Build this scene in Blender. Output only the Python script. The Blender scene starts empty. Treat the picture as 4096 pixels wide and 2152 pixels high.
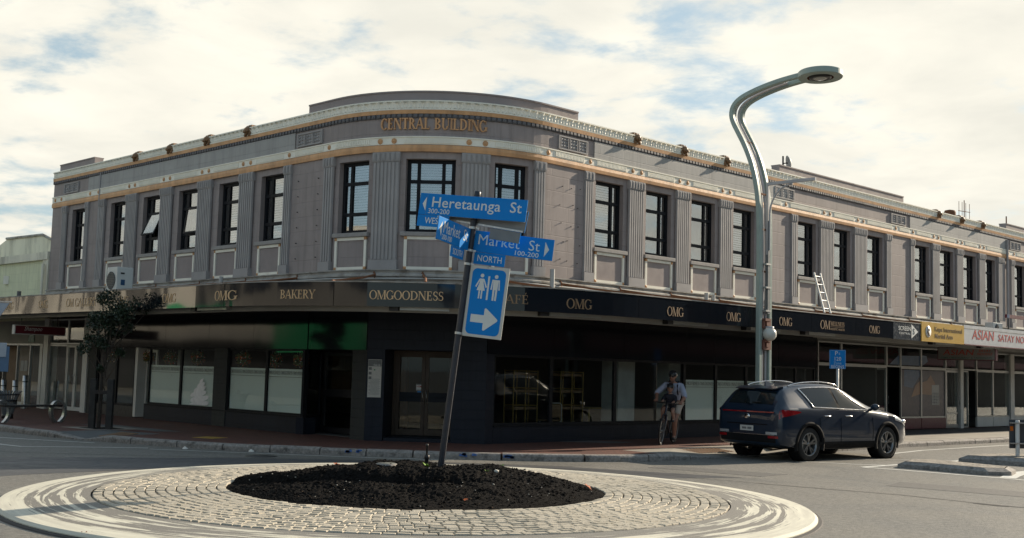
import bpy, bmesh, math, random
import numpy as np
from mathutils import Vector, Matrix, noise as mnoise
random.seed(7)
scene = bpy.context.scene
COL = scene.collection
rad = math.radians

# ---------------------------------------------------------------- camera
cam_data = bpy.data.cameras.new("camera")
cam_data.sensor_width = 36.0
cam_data.lens = 4650.0 / 4096.0 * 36.0
cam_data.clip_end = 2000
cam = bpy.data.objects.new("camera", cam_data)
COL.objects.link(cam)
_U = Vector((0.0275, -1.0, 408.0 / 4650.0)).normalized()          # world up seen from the camera (x right, y down, z ahead)
_Y = (Vector((0, 0, 1)) - _U * _U.z).normalized()
_X = (Vector((1, 0, 0)) - _U * _U.x - _Y * Vector((1, 0, 0)).dot(_Y)).normalized()
_R = Matrix((_X, _Y, _U))
cam.matrix_world = Matrix.Translation((0, 0, 1.7)) @ Matrix((
    (_R[0][0], -_R[0][1], -_R[0][2]), (_R[1][0], -_R[1][1], -_R[1][2]), (_R[2][0], -_R[2][1], -_R[2][2]))).to_4x4()
scene.camera = cam

# ---------------------------------------------------------------- light
SUN_AZ, SUN_EL = 54.0, 23.5
world = bpy.data.worlds.new("World"); scene.world = world
world.use_nodes = True
wt = world.node_tree; wt.nodes.clear()
def wn(t, **k):
    n = wt.nodes.new(t)
    for a, b in k.items(): setattr(n, a, b)
    return n
sky = wn('ShaderNodeTexSky', sky_type='NISHITA', sun_disc=False)
sky.sun_elevation = rad(SUN_EL); sky.sun_rotation = rad(SUN_AZ)
sky.air_density = 1.0; sky.dust_density = 1.5; sky.ozone_density = 1.2
tc = wn('ShaderNodeTexCoord')
sep = wn('ShaderNodeSeparateXYZ'); wt.links.new(tc.outputs['Generated'], sep.inputs[0])
def wmath(op, a, b=None, clamp=False):
    n = wn('ShaderNodeMath', operation=op); n.use_clamp = clamp
    for i, v in enumerate((a, b)):
        if v is None: continue
        if isinstance(v, (int, float)): n.inputs[i].default_value = v
        else: wt.links.new(v, n.inputs[i])
    return n.outputs[0]
zc = wmath('ADD', wmath('MAXIMUM', sep.outputs[2], 0.0), 0.16)
comb = wn('ShaderNodeCombineXYZ')
wt.links.new(wmath('DIVIDE', sep.outputs[0], zc), comb.inputs[0])
wt.links.new(wmath('DIVIDE', sep.outputs[1], zc), comb.inputs[1])
def wnoise(scale, detail, rough, loc, dist=0.0, sx=1.0, sy=1.0, rot=0.0):
    m = wn('ShaderNodeMapping'); wt.links.new(comb.outputs[0], m.inputs[0])
    m.inputs['Location'].default_value = loc; m.inputs['Scale'].default_value = (sx, sy, 1); m.inputs['Rotation'].default_value = (0, 0, rot)
    n = wn('ShaderNodeTexNoise'); wt.links.new(m.outputs[0], n.inputs[0])
    n.inputs['Scale'].default_value = scale; n.inputs['Detail'].default_value = detail
    n.inputs['Roughness'].default_value = rough; n.inputs['Distortion'].default_value = dist
    return n.outputs[0]
SKY_BIG = dict(scale=1.1, detail=3, rough=0.5, loc=(0.35, 0.9, 0), dist=0.2, sx=1.0, sy=1.0)
SKY_SMALL = dict(scale=4.3, detail=10, rough=0.6, loc=(4.3, 1.1, 0), dist=0.15, sx=1.0, sy=1.15, rot=0.9)
big = wnoise(**SKY_BIG); small = wnoise(**SKY_SMALL)
cover = wmath('ADD', wmath('MULTIPLY', big, 0.75), wmath('MULTIPLY', small, 0.95))
def wsmooth(v, a, b, c, d):
    r = wn('ShaderNodeMapRange'); r.interpolation_type = 'SMOOTHSTEP'; wt.links.new(v, r.inputs[0])
    for i, x in enumerate((a, b, c, d)): r.inputs[i + 1].default_value = x
    return r.outputs[0]
# the cloud deck lies ahead, towards the sun; left out overhead and behind, out of view, to lower the fill
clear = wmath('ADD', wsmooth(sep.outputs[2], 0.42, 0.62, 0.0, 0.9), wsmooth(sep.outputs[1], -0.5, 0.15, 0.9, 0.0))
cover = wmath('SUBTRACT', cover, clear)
mr = wn('ShaderNodeMapRange'); mr.interpolation_type = 'SMOOTHSTEP'
wt.links.new(cover, mr.inputs[0]); mr.inputs[1].default_value = 0.61; mr.inputs[2].default_value = 0.86
tone = wn('ShaderNodeMapRange'); wt.links.new(wnoise(2.2, 6, 0.55, (9, 2, 0), 0.3), tone.inputs[0])
tone.inputs[1].default_value = 0.35; tone.inputs[2].default_value = 0.7
mixc = wn('ShaderNodeMix', data_type='RGBA')
wt.links.new(tone.outputs[0], mixc.inputs[0])
mixc.inputs[6].default_value = (6.0, 5.85, 5.2, 1)      # cloud in its own shade
mixc.inputs[7].default_value = (7.7, 7.35, 6.35, 1)     # cloud lit by the sun
hazy = wn('ShaderNodeMix', data_type='RGBA')            # thin high veil over the blue, held up out of view for a teal fill
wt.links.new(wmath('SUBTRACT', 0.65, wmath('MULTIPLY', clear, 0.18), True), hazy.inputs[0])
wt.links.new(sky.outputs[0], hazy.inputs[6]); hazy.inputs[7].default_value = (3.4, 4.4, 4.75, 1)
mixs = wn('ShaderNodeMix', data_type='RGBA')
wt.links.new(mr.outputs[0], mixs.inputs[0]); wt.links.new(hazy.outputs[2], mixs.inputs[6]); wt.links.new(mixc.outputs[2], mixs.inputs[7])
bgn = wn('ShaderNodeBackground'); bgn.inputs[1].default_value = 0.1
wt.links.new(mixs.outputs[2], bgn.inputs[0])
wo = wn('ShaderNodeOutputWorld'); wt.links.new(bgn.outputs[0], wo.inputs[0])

sun_d = bpy.data.lights.new("sun", 'SUN'); sun_d.energy = 5.0; sun_d.angle = rad(0.6); sun_d.color = (1.0, 0.86, 0.67)
sun = bpy.data.objects.new("sun", sun_d); COL.objects.link(sun)
_sd = Vector((math.sin(rad(SUN_AZ)) * math.cos(rad(SUN_EL)), math.cos(rad(SUN_AZ)) * math.cos(rad(SUN_EL)), math.sin(rad(SUN_EL))))
sun.rotation_euler = _sd.to_track_quat('Z', 'Y').to_euler()
sun.location = (30, 20, 30)
vs = scene.view_settings
vs.view_transform = 'Standard'; vs.look = 'None'; vs.gamma = 1.0; vs.exposure = 0.55; vs.use_curve_mapping = False
scene.cycles.use_denoising = True
scene.cycles.max_bounces = 6; scene.cycles.transparent_max_bounces = 12
scene.cycles.caustics_reflective = False; scene.cycles.caustics_refractive = False

# ---------------------------------------------------------------- materials
MATS = {}
def _nt(name):
    m = bpy.data.materials.new(name); m.use_nodes = True
    nt = m.node_tree; return m, nt, nt.nodes['Principled BSDF']
def _coord(nt, world=True):
    if world:
        g = nt.nodes.new('ShaderNodeNewGeometry'); return g.outputs['Position']
    t = nt.nodes.new('ShaderNodeTexCoord'); return t.outputs['Object']
def _noise(nt, co, scale, detail=4, rough=0.55, stretch=None, dist=0.0):
    if stretch:
        mp = nt.nodes.new('ShaderNodeMapping'); mp.inputs['Scale'].default_value = stretch
        nt.links.new(co, mp.inputs[0]); co = mp.outputs[0]
    n = nt.nodes.new('ShaderNodeTexNoise'); nt.links.new(co, n.inputs[0])
    n.inputs['Scale'].default_value = scale; n.inputs['Detail'].default_value = detail; n.inputs['Roughness'].default_value = rough; n.inputs['Distortion'].default_value = dist
    return n.outputs[0]
def _range(nt, v, a, b, c=0.0, d=1.0):
    r = nt.nodes.new('ShaderNodeMapRange'); nt.links.new(v, r.inputs[0])
    for i, x in enumerate((a, b, c, d)): r.inputs[i + 1].default_value = x
    return r.outputs[0]
def _mix(nt, f, a, b):
    m = nt.nodes.new('ShaderNodeMix'); m.data_type = 'RGBA'
    for i, v in ((0, f), (6, a), (7, b)):
        if isinstance(v, (tuple, list)): m.inputs[i].default_value = (*v[:3], 1)
        elif isinstance(v, (int, float)): m.inputs[i].default_value = v
        else: nt.links.new(v, m.inputs[i])
    return m.outputs[2]
def _math(nt, op, a, b=None):
    n = nt.nodes.new('ShaderNodeMath'); n.operation = op
    for i, v in enumerate((a, b)):
        if v is None: continue
        if isinstance(v, (int, float)): n.inputs[i].default_value = v
        else: nt.links.new(v, n.inputs[i])
    return n.outputs[0]
def _bump(nt, bs, h, strength, dist=0.01, normal=None):
    b = nt.nodes.new('ShaderNodeBump'); b.inputs['Strength'].default_value = strength; b.inputs['Distance'].default_value = dist
    nt.links.new(h, b.inputs['Height'])
    if normal is not None: nt.links.new(normal, b.inputs['Normal'])
    nt.links.new(b.outputs[0], bs.inputs['Normal']); return b.outputs[0]
def sc3(c, k): return tuple(min(1, x * k) for x in c)
def mat(name, col, rough=0.7, metal=0.0, var=0.15, scale=3.0, bump=0.15, bscale=40.0, bdist=0.004, spec=0.5, coat=0.0, world=True, stretch=None, dirt=None, dirt_scale=2.0, dirt_lo=0.5, dirt_hi=0.75):
    if name in MATS: return MATS[name]
    m, nt, b = _nt(name)
    co = _coord(nt, world)
    n = _noise(nt, co, scale, 6, 0.6, stretch)
    c = _mix(nt, _range(nt, n, 0.3, 0.7), sc3(col, 1 - var), sc3(col, 1 + var))
    if dirt:
        c = _mix(nt, _range(nt, _noise(nt, co, dirt_scale, 8, 0.65, stretch), dirt_lo, dirt_hi), c, dirt)
    nt.links.new(c, b.inputs['Base Color'])
    b.inputs['Roughness'].default_value = rough; b.inputs['Metallic'].default_value = metal
    b.inputs['Specular IOR Level'].default_value = spec; b.inputs['Coat Weight'].default_value = coat
    if rough > 0.1:
        nt.links.new(_range(nt, _noise(nt, co, scale * 4), 0.3, 0.7, max(0.02, rough - 0.1), min(1, rough + 0.1)), b.inputs['Roughness'])
    if bump: _bump(nt, b, _noise(nt, co, bscale, 5, 0.6), bump, bdist)
    MATS[name] = m; return m
def wall_mat(name, col, bw, bh, score=0.6, var=0.12, mortar=0.01, und=0.5, fac=None):
    """plastered block wall: scored joints from the UV map (metres along the wall, height)"""
    m, nt, b = _nt(name); co = _coord(nt)
    uv = nt.nodes.new('ShaderNodeUVMap')
    br = nt.nodes.new('ShaderNodeTexBrick'); nt.links.new(uv.outputs[0], br.inputs[0])
    br.inputs['Scale'].default_value = 1.0; br.inputs['Mortar Size'].default_value = mortar; br.inputs['Mortar Smooth'].default_value = 0.35
    br.inputs['Brick Width'].default_value = bw; br.inputs['Row Height'].default_value = bh
    br.inputs['Color1'].default_value = (1, 1, 1, 1); br.inputs['Color2'].default_value = (0.93, 0.93, 0.93, 1); br.inputs['Mortar'].default_value = (0.86, 0.86, 0.86, 1)
    c = _mix(nt, _range(nt, _noise(nt, co, 1.1, 7, 0.62), 0.3, 0.7), sc3(col, 1 - var), sc3(col, 1 + var))
    st = _noise(nt, co, 2.5, 6, 0.6, (3.0, 3.0, 0.25))
    c = _mix(nt, _range(nt, st, 0.48, 0.70, 0, 0.6), c, sc3(col, 0.68))
    c = _mix(nt, _range(nt, _noise(nt, co, .55, 8, .7, None, .6), .56, .62, 0, .28), c, sc3(col, 1.22))
    mm = nt.nodes.new('ShaderNodeMix'); mm.data_type = 'RGBA'; mm.blend_type = 'MULTIPLY'; mm.inputs[0].default_value = 0.6
    nt.links.new(c, mm.inputs[6]); nt.links.new(br.outputs['Color'], mm.inputs[7])
    nt.links.new(mm.outputs[2], b.inputs['Base Color'])
    b.inputs['Roughness'].default_value = 0.72
    h = _math(nt, 'ADD', _math(nt, 'MULTIPLY', br.outputs['Fac'], -score), _math(nt, 'ADD', _math(nt, 'MULTIPLY', _noise(nt, co, 1.6, 3, 0.5), und), _math(nt, 'MULTIPLY', _noise(nt, co, 60, 3, 0.6), 0.12)))
    _bump(nt, b, h, 0.6, 0.012)
    MATS[name] = m; return m
def glass_mat(name, tint, base, ior, rough=0.02, warp=0.0, wscale=1.0, refl=(1, 1, 1)):
    """window glass: see-through with mirror reflections that strengthen at grazing angles"""
    m, nt, b = _nt(name); nt.nodes.remove(b)
    out = nt.nodes['Material Output']
    tr = nt.nodes.new('ShaderNodeBsdfTransparent'); tr.inputs[0].default_value = (*tint, 1)
    gl = nt.nodes.new('ShaderNodeBsdfGlossy'); gl.inputs[0].default_value = (*refl, 1); gl.inputs['Roughness'].default_value = rough
    fr = nt.nodes.new('ShaderNodeLayerWeight'); fr.inputs[0].default_value = 0.5
    f = _math(nt, 'ADD', _math(nt, 'MULTIPLY', _math(nt, 'POWER', fr.outputs['Facing'], 4.0), 1.0 - base - .1), base)
    mx = nt.nodes.new('ShaderNodeMixShader'); nt.links.new(f, mx.inputs[0]); nt.links.new(tr.outputs[0], mx.inputs[1]); nt.links.new(gl.outputs[0], mx.inputs[2])
    nt.links.new(mx.outputs[0], out.inputs[0])
    if warp:
        bp = nt.nodes.new('ShaderNodeBump'); bp.inputs['Strength'].default_value = warp; bp.inputs['Distance'].default_value = 0.05
        nt.links.new(_noise(nt, _coord(nt), wscale, 2, 0.4), bp.inputs['Height'])
        nt.links.new(bp.outputs[0], gl.inputs['Normal']); nt.links.new(bp.outputs[0], fr.inputs['Normal'])
    MATS[name] = m; return m

# ---------------------------------------------------------------- mesh helpers
class MB:
    def __init__(self, M=None): self.v = []; self.f = []; self.uv = []; self.M = M; self.sm = []
    def add(self, vs, fs, uvs=None, smooth=False):
        n = len(self.v)
        for i, p in enumerate(vs):
            p = Vector(p)
            self.v.append(self.M @ p if self.M is not None else p)
            self.uv.append(uvs[i] if uvs else (p[0], p[2]))
        for f in fs: self.f.append([n + i for i in f]); self.sm.append(smooth)
        return self
    def box(self, x0, x1, y0, y1, z0, z1, M=None):
        vs = [Vector((x, y, z)) for z in (z0, z1) for y in (y0, y1) for x in (x0, x1)]
        if M is not None: vs = [M @ v for v in vs]
        return self.add(vs, [(0, 2, 3, 1), (4, 5, 7, 6), (0, 1, 5, 4), (2, 6, 7, 3), (0, 4, 6, 2), (1, 3, 7, 5)])
    def bbox(self, x0, x1, y0, y1, z0, z1, c=0.01, M=None):
        """box with chamfered edges"""
        b = bmesh.new(); bmesh.ops.create_cube(b, size=1)
        for v in b.verts: v.co = Vector(((x0 + x1) / 2 + v.co.x * (x1 - x0), (y0 + y1) / 2 + v.co.y * (y1 - y0), (z0 + z1) / 2 + v.co.z * (z1 - z0)))
        bmesh.ops.bevel(b, geom=list(b.edges), offset=c, segments=2, affect='EDGES', profile=0.6)
        return self.addbm(b, M)
    def addbm(self, b, M=None, smooth=False):
        b.verts.index_update()
        vs = [(M @ v.co if M is not None else v.co.copy()) for v in b.verts]
        self.add(vs, [[v.index for v in f.verts] for f in b.faces], None, smooth); b.free(); return self
    def prism(self, pts, z0, z1, M=None):
        n = len(pts)
        vs = [Vector((p[0], p[1], z0)) for p in pts] + [Vector((p[0], p[1], z1)) for p in pts]
        if M is not None: vs = [M @ v for v in vs]
        a = sum(pts[i][0] * pts[(i + 1) % n][1] - pts[(i + 1) % n][0] * pts[i][1] for i in range(n))
        lo, hi = list(range(n)), list(range(n, 2 * n))
        side = [(i, (i + 1) % n, n + (i + 1) % n, n + i) for i in range(n)]
        if a < 0: fs = [lo, hi[::-1]] + [s[::-1] for s in side]
        else: fs = [lo[::-1], hi] + side
        return self.add(vs, fs)
    def tube(self, path, r, n=10, cap=True, smooth=True):
        P = [Vector(p) for p in path]; rr = r if isinstance(r, (list, tuple)) else [r] * len(P)
        vs = []; up = None
        for i, p in enumerate(P):
            t = (P[min(i + 1, len(P) - 1)] - P[max(i - 1, 0)]).normalized()
            if up is None: up = Vector((0, 0, 1)) if abs(t.z) < 0.95 else Vector((0, 1, 0))
            a = t.cross(up)
            if a.length < 1e-5: a = t.cross(Vector((1, 0, 0)))
            a.normalize(); b2 = t.cross(a).normalized(); up = -b2 if False else up
            for k in range(n):
                an = 2 * math.pi * k / n; vs.append(p + (a * math.cos(an) + b2 * math.sin(an)) * rr[i])
        fs = [(i * n + k, i * n + (k + 1) % n, (i + 1) * n + (k + 1) % n, (i + 1) * n + k) for i in range(len(P) - 1) for k in range(n)]
        self.add(vs, fs, None, smooth)
        if cap:
            m = len(P) - 1
            self.add(vs[:n], [list(range(n))[::-1]]); self.add(vs[m * n:], [list(range(n))])
        return self
    def ribbon(self, path, prof, frame):
        """sweep a closed 2-D profile [(a,b)] along path; frame(i) -> (A, B) unit vectors"""
        vs = []; n = len(prof)
        for i, p in enumerate(path):
            A, B = frame(i)
            for a, b in prof: vs.append(Vector(p) + A * a + B * b)
        fs = [(i * n + k, i * n + (k + 1) % n, (i + 1) * n + (k + 1) % n, (i + 1) * n + k) for i in range(len(path) - 1) for k in range(n)]
        fs += [list(range(n))[::-1], [(len(path) - 1) * n + k for k in range(n)]]
        return self.add(vs, fs)
    def lathe(self, prof, n=24, M=None, smooth=True, arc=1.0):
        vs = [Vector((r * math.cos(2 * math.pi * arc * k / n), r * math.sin(2 * math.pi * arc * k / n), z)) for r, z in prof for k in range(n)]
        if M is not None: vs = [M @ v for v in vs]
        fs = [(i * n + k, i * n + (k + 1) % n, (i + 1) * n + (k + 1) % n, (i + 1) * n + k) for i in range(len(prof) - 1) for k in range(n)]
        return self.add(vs, fs, None, smooth)
    def ball(self, c, r, sub=2, sc=(1, 1, 1), jit=0.0):
        b = bmesh.new(); bmesh.ops.create_icosphere(b, subdivisions=sub, radius=1)
        for v in b.verts:
            k = 1 + random.uniform(-jit, jit)
            v.co = Vector(c) + Vector((v.co.x * sc[0], v.co.y * sc[1], v.co.z * sc[2])) * r * k
        return self.addbm(b, None, True)
    def build(self, name, m, parent=None, fix=False, kind=None, label=None):
        me = bpy.data.meshes.new(name)
        me.from_pydata(self.v, [], self.f)
        l = me.uv_layers.new(name="UVMap")
        for i, lp in enumerate(me.loops): l.data[i].uv = self.uv[lp.vertex_index]
        if any(self.sm): me.polygons.foreach_set('use_smooth', self.sm)
        if fix:
            b = bmesh.new(); b.from_mesh(me); bmesh.ops.recalc_face_normals(b, faces=b.faces); b.to_mesh(me); b.free()
        me.update()
        if m is not None: me.materials.append(m)
        o = bpy.data.objects.new(name, me); COL.objects.link(o)
        par(o, parent)
        if kind: o['kind'] = kind
        if label: o['label'] = label
        return o
WORLD_OF = {}
def par(o, parent):
    if parent is None: return
    o.parent = parent; o.matrix_parent_inverse = WORLD_OF.get(parent.name, Matrix()).inverted()
def thing(name, label, cat, loc=(0, 0, 0), rz=0.0, group=None):
    o = bpy.data.objects.new(name, None); COL.objects.link(o)
    o.empty_display_size = 0.2
    o.location = loc; o.rotation_euler = (0, 0, rz)
    WORLD_OF[o.name] = Matrix.Translation(loc) @ Matrix.Rotation(rz, 4, 'Z')
    o['label'] = label; o['category'] = cat
    if group: o['group'] = group
    return o
def tag(o, label, cat, group=None):
    o['label'] = label; o['category'] = cat
    if group: o['group'] = group
    return o
def copy_thing(root, kids, loc, rz=0.0, label=None):
    """a copy of a thing built at the origin, with its parts and sub-parts"""
    r = root.copy(); COL.objects.link(r); r.location = loc; r.rotation_euler = (0, 0, rz)
    if label: r['label'] = label
    def rec(src, dst):
        for ch in [o for o in kids if o.parent == src]:
            c = ch.copy(); COL.objects.link(c); c.parent = dst; rec(ch, c)
    rec(root, r); return r
def font_mesh(txt, size, bold=0.0, ext=0.004, space=1.0, align='CENTER', shear=0.0):
    cu = bpy.data.curves.new("t", 'FONT'); cu.body = txt; cu.size = size; cu.align_x = align; cu.offset = bold * .18; cu.extrude = ext
    cu.space_character = space; cu.resolution_u = 3; cu.shear = shear
    o = bpy.data.objects.new("t", cu); COL.objects.link(o)
    dg = bpy.context.evaluated_depsgraph_get(); dg.update()
    me = bpy.data.meshes.new_from_object(o.evaluated_get(dg))
    vs = [v.co.copy() for v in me.vertices]; fs = [list(p.vertices) for p in me.polygons]
    bpy.data.objects.remove(o); bpy.data.curves.remove(cu); bpy.data.meshes.remove(me)
    return vs, fs
def put_text(mb, txt, size, fmap, bold=0.0, ext=0.004, space=1.0, align='CENTER', fitw=None, shear=0.0):
    """lay text with fmap(x, y, depth) -> world point; fitw squeezes it to a width"""
    vs, fs = font_mesh(txt, size, bold, ext, space, align, shear)
    k = 1.0
    if fitw:
        w = max(v.x for v in vs) - min(v.x for v in vs); k = fitw / w
    mb.add([fmap(v.x * k, v.y, v.z) for v in vs], fs); return mb

# a slim roman capital alphabet drawn from stems, hairlines and bowls (cap height 1)
def _ring(cx, cy, rx, ry, tx, ty, a0, a1, n=18):
    out = []
    for i in range(n):
        q = []
        for a in (a0 + (a1 - a0) * i / n, a0 + (a1 - a0) * (i + 1) / n):
            ca, sa = math.cos(rad(a)), math.sin(rad(a))
            q.append(((cx + rx * ca, cy + ry * sa), (cx + (rx - tx) * ca, cy + (ry - ty) * sa)))
        out.append([q[0][0], q[1][0], q[1][1], q[0][1]])
    return out
def _bar(x0, y0, x1, y1): return [[(x0, y0), (x1, y0), (x1, y1), (x0, y1)]]
def _dg(x0, x1, w, y0=0.0, y1=1.0): return [[(x0, y0), (x0 + w, y0), (x1 + w, y1), (x1, y1)]]
def roman(ch, T=0.13, t=0.05, sf=0.09):
    def stem(x, w=T, y0=0.0, y1=1.0, lo=True, hi=True):
        r = _bar(x, y0, x + w, y1)
        if lo: r += _bar(x - sf, y0, x + w + sf, y0 + t)
        if hi: r += _bar(x - sf, y1 - t, x + w + sf, y1)
        return r
    if ch == 'O': return 0.98, _ring(.49, .5, .47, .52, T, t, 0, 360, 30)
    if ch == 'C': return 0.86, _ring(.47, .5, .45, .52, T, t, 48, 318, 24) + _bar(.76, .66, .80, .98)
    if ch == 'G': return 0.94, _ring(.47, .5, .45, .52, T, t, 48, 322, 24) + _bar(.78, .66, .82, .98) + stem(.72, T, .06, .42, False, True)
    if ch == 'D': return 0.94, stem(.12) + _ring(.32, .5, .58, .5, T, t, -90, 90, 18) + _bar(.12, 0, .34, t) + _bar(.12, 1 - t, .34, 1)
    if ch == 'B': return 0.8, stem(.12) + _ring(.32, .745, .37, .255, T, t, -90, 90, 12) + _ring(.32, .26, .42, .26, T, t, -90, 90, 12) + _bar(.12, 0, .34, t) + _bar(.12, 1 - t, .34, 1) + _bar(.2, .48, .34, .48 + t)
    if ch == 'R': return 0.86, stem(.12) + _ring(.32, .74, .38, .26, T, t, -90, 90, 12) + _bar(.12, 1 - t, .34, 1) + _bar(.2, .48, .38, .48 + t) + _dg(.68, .34, T, 0, .5) + _bar(.62, 0, .88, t)
    if ch == 'P': return 0.76, stem(.12) + _ring(.32, .73, .38, .27, T, t, -90, 90, 12) + _bar(.12, 1 - t, .34, 1) + _bar(.2, .46, .36, .46 + t)
    if ch in 'EÉF':
        r = stem(.12) + _bar(.12, 1 - t, .62, 1) + _bar(.2, .49, .54, .49 + t) + _bar(.58, .76, .62, 1) + _bar(.5, .4, .54, .62)
        if ch != 'F': r += _bar(.12, 0, .66, t) + _bar(.62, 0, .66, .26)
        if ch == 'É': r += [[(.32, 1.07), (.4, 1.07), (.52, 1.27), (.42, 1.27)]]
        return (.7 if ch == 'F' else .76), r
    if ch == 'L': return 0.76, stem(.12) + _bar(.12, 0, .68, t) + _bar(.64, 0, .68, .28)
    if ch == 'T': return 0.8, stem(.335, T, 0, 1, True, False) + _bar(.04, 1 - t, .76, 1) + _bar(.04, .74, .08, 1) + _bar(.72, .74, .76, 1)
    if ch == 'I': return 0.36, stem(.115)
    if ch == 'N': return 1.0, stem(.12, t) + stem(.80, t, 0, 1, False, True) + _dg(.78, .1, T * 1.15)
    if ch == 'M': return 1.12, stem(.1, t) + stem(.88, T) + _dg(.5, .1, T) + _dg(.5, .88, t)
    if ch == 'W': return 1.2, _dg(.3, .04, T) + _dg(.3, .58, t) + _dg(.78, .52, T) + _dg(.8, 1.08, t) + _bar(-.04, 1 - t, .28, 1) + _bar(.98, 1 - t, 1.22, 1)
    if ch == 'A': return 0.94, _dg(.06, .44, t) + _dg(.74, .40, T) + _bar(.2, .32, .74, .32 + t) + _bar(-.03, 0, .22, t) + _bar(.66, 0, .98, t)
    if ch == 'Y': return 0.9, stem(.39, T, 0, .46, True, False) + _dg(.38, .06, T, .42, 1) + _dg(.48, .80, t, .42, 1) + _bar(-.02, 1 - t, .28, 1) + _bar(.68, 1 - t, .95, 1)
    if ch == 'K': return 0.92, stem(.12) + _dg(.26, .72, t, .4, 1) + _dg(.70, .34, T, 0, .56) + _bar(.6, 1 - t, .88, 1) + _bar(.62, 0, .94, t)
    if ch == 'U': return 0.96, stem(.12, T, .3, 1, False, True) + stem(.78, t, .3, 1, False, True) + _ring(.475, .32, .355, .34, T, t, 180, 360, 14)
    if ch == 'S': return 0.66, _ring(.33, .745, .27, .265, T * .8, t, 40, 250, 12) + _ring(.33, .262, .28, .27, T * .8, t, -140, 70, 12) + _bar(.52, .72, .56, .96) + _bar(.06, .04, .10, .3) + [[(.2, .5), (.36, .44), (.5, .5), (.34, .6)]]
    return 0.4, []
def roman_text(mb, txt, h, fmap, width=None, T=0.13, t=0.05, sf=0.09, depth=0.012, gap=0.0):
    x = 0.0; polys = []
    for ch in txt:
        if ch == ' ': x += 0.45; continue
        w, ps = roman(ch, T, t, sf)
        polys += [[(px + x, py) for px, py in p] for p in ps]; x += w + gap
    k = (width / x) if width else h
    lift = 0
    for p in polys:
        lift = (lift + 1) % 7; d = depth + lift * 0.0004
        q = [((px - x / 2) * k, py * h) for px, py in p]
        a = sum(q[i][0] * q[(i + 1) % 4][1] - q[(i + 1) % 4][0] * q[i][1] for i in range(4))
        if a < 0: q = q[::-1]
        mb.add([fmap(px, py, d) for px, py in q] + [fmap(px, py, 0.0) for px, py in q],
               [(0, 1, 2, 3)] + [(4 + i, 4 + (i + 1) % 4, (i + 1) % 4, i) for i in range(4)])
    return mb
# ---------------------------------------------------------------- palette
M_mauve = wall_mat('mauve render', (0.305, 0.258, 0.245), 1.15, 0.345, score=0.8)
M_plain = mat('plain mauve render', (0.285, 0.24, 0.23), 0.75, var=0.1, scale=1.5, bump=0.25, bscale=25, stretch=(1, 1, 0.6))
M_grey = mat('grey pilaster paint', (0.335, 0.315, 0.308), 0.7, var=0.1, scale=2, bump=0.12, dirt=(0.26, 0.245, 0.235), dirt_scale=1.5, dirt_lo=0.55, dirt_hi=0.85)
M_frieze = wall_mat('cool grey frieze', (0.36, 0.35, 0.335), 0.9, 0.24, score=0.6, var=0.08)
M_white = mat('cream trim paint', (0.84, 0.80, 0.69), 0.6, var=0.07, scale=2.5, bump=0.15, dirt=(0.66, 0.60, 0.50), dirt_scale=3, dirt_lo=0.58, dirt_hi=0.85)
M_gold = mat('tan gilt paint', (0.60, 0.325, 0.15), 0.55, var=0.18, scale=4, bump=0.1, dirt=(0.36, 0.19, 0.09), dirt_scale=3, stretch=(1, 1, 0.3))
M_lion = mat('bronze lion paint', (0.22, 0.12, 0.055), 0.5, var=0.3, scale=12, bump=0.3)
M_dent = mat('dark dentil paint', (0.115, 0.11, 0.115), 0.7, var=0.1)
M_frame = mat('black window frame', (0.009, 0.010, 0.013), 0.6, spec=.2, var=0.2, bump=0.05)
M_sill = mat('grey sill', (0.30, 0.28, 0.265), 0.75, var=0.15, scale=6, bump=0.4, bscale=50)
M_ledge = mat('weathered ledge', (0.36, 0.34, 0.31), 0.8, var=0.25, scale=3, bump=0.3, dirt=(0.13, 0.10, 0.075), dirt_scale=2.2, dirt_lo=0.5, dirt_hi=0.7)
M_blind = mat('white blind', (0.74, 0.75, 0.73), 0.5, var=0.04, bump=0)
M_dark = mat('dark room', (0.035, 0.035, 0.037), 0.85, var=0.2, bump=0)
M_room = mat('shop room', (0.065, 0.066, 0.066), 0.85, var=0.25, scale=0.6, bump=0)
M_glass = glass_mat('upper glass', (0.75, 0.80, 0.82), 0.22, 1.45, warp=0.03, wscale=1.3)
M_shopglass = glass_mat('shop glass', (0.93, 0.97, 0.96), 0.02, 1.42, warp=0.02, wscale=0.8)
M_roof = mat('roof felt', (0.12, 0.12, 0.12), 0.9)
M_soffit = mat('soffit lining', (0.28, 0.275, 0.26), 0.8, var=0.15, scale=1.2)
M_tile = wall_mat('dark blue tile', (0.013, 0.017, 0.027), 0.42, 0.21, score=0.5, var=0.2, mortar=0.006, und=0.1)
M_tile.node_tree.nodes['Principled BSDF'].inputs['Roughness'].default_value = 0.5; M_tile.node_tree.nodes['Principled BSDF'].inputs['Specular IOR Level'].default_value = .2
M_blockdark = wall_mat('painted dark block', (0.022, 0.026, 0.026), 0.4, 0.2, score=0.9, var=0.2, mortar=0.012, und=0.1)
M_rust = mat('rusty steel', (0.19, 0.075, 0.03), 0.85, var=0.4, scale=20, bump=0.5)
M_pipe = mat('grey conduit', (0.42, 0.41, 0.39), 0.6, var=0.1)
M_gilt = mat('gilt lettering', (0.66, 0.44, 0.24), 0.45, var=0.1, bump=0)
M_alu = mat('aluminium frame', (0.36, 0.37, 0.36), 0.38, metal=0.6, var=0.08, bump=0.03)
M_whitepaint = mat('white joinery', (0.62, 0.62, 0.58), 0.55, var=0.06)
M_steel = mat('brushed steel', (0.42, 0.43, 0.43), 0.32, metal=0.9, var=0.1, scale=10, bump=0.05)
M_black = mat('black paint', (0.012, 0.012, 0.014), 0.45, var=0.2, bump=0.05)
M_bronze = mat('bronze door frame', (0.045, 0.028, 0.018), 0.45, metal=0.3, var=0.15)
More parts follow.
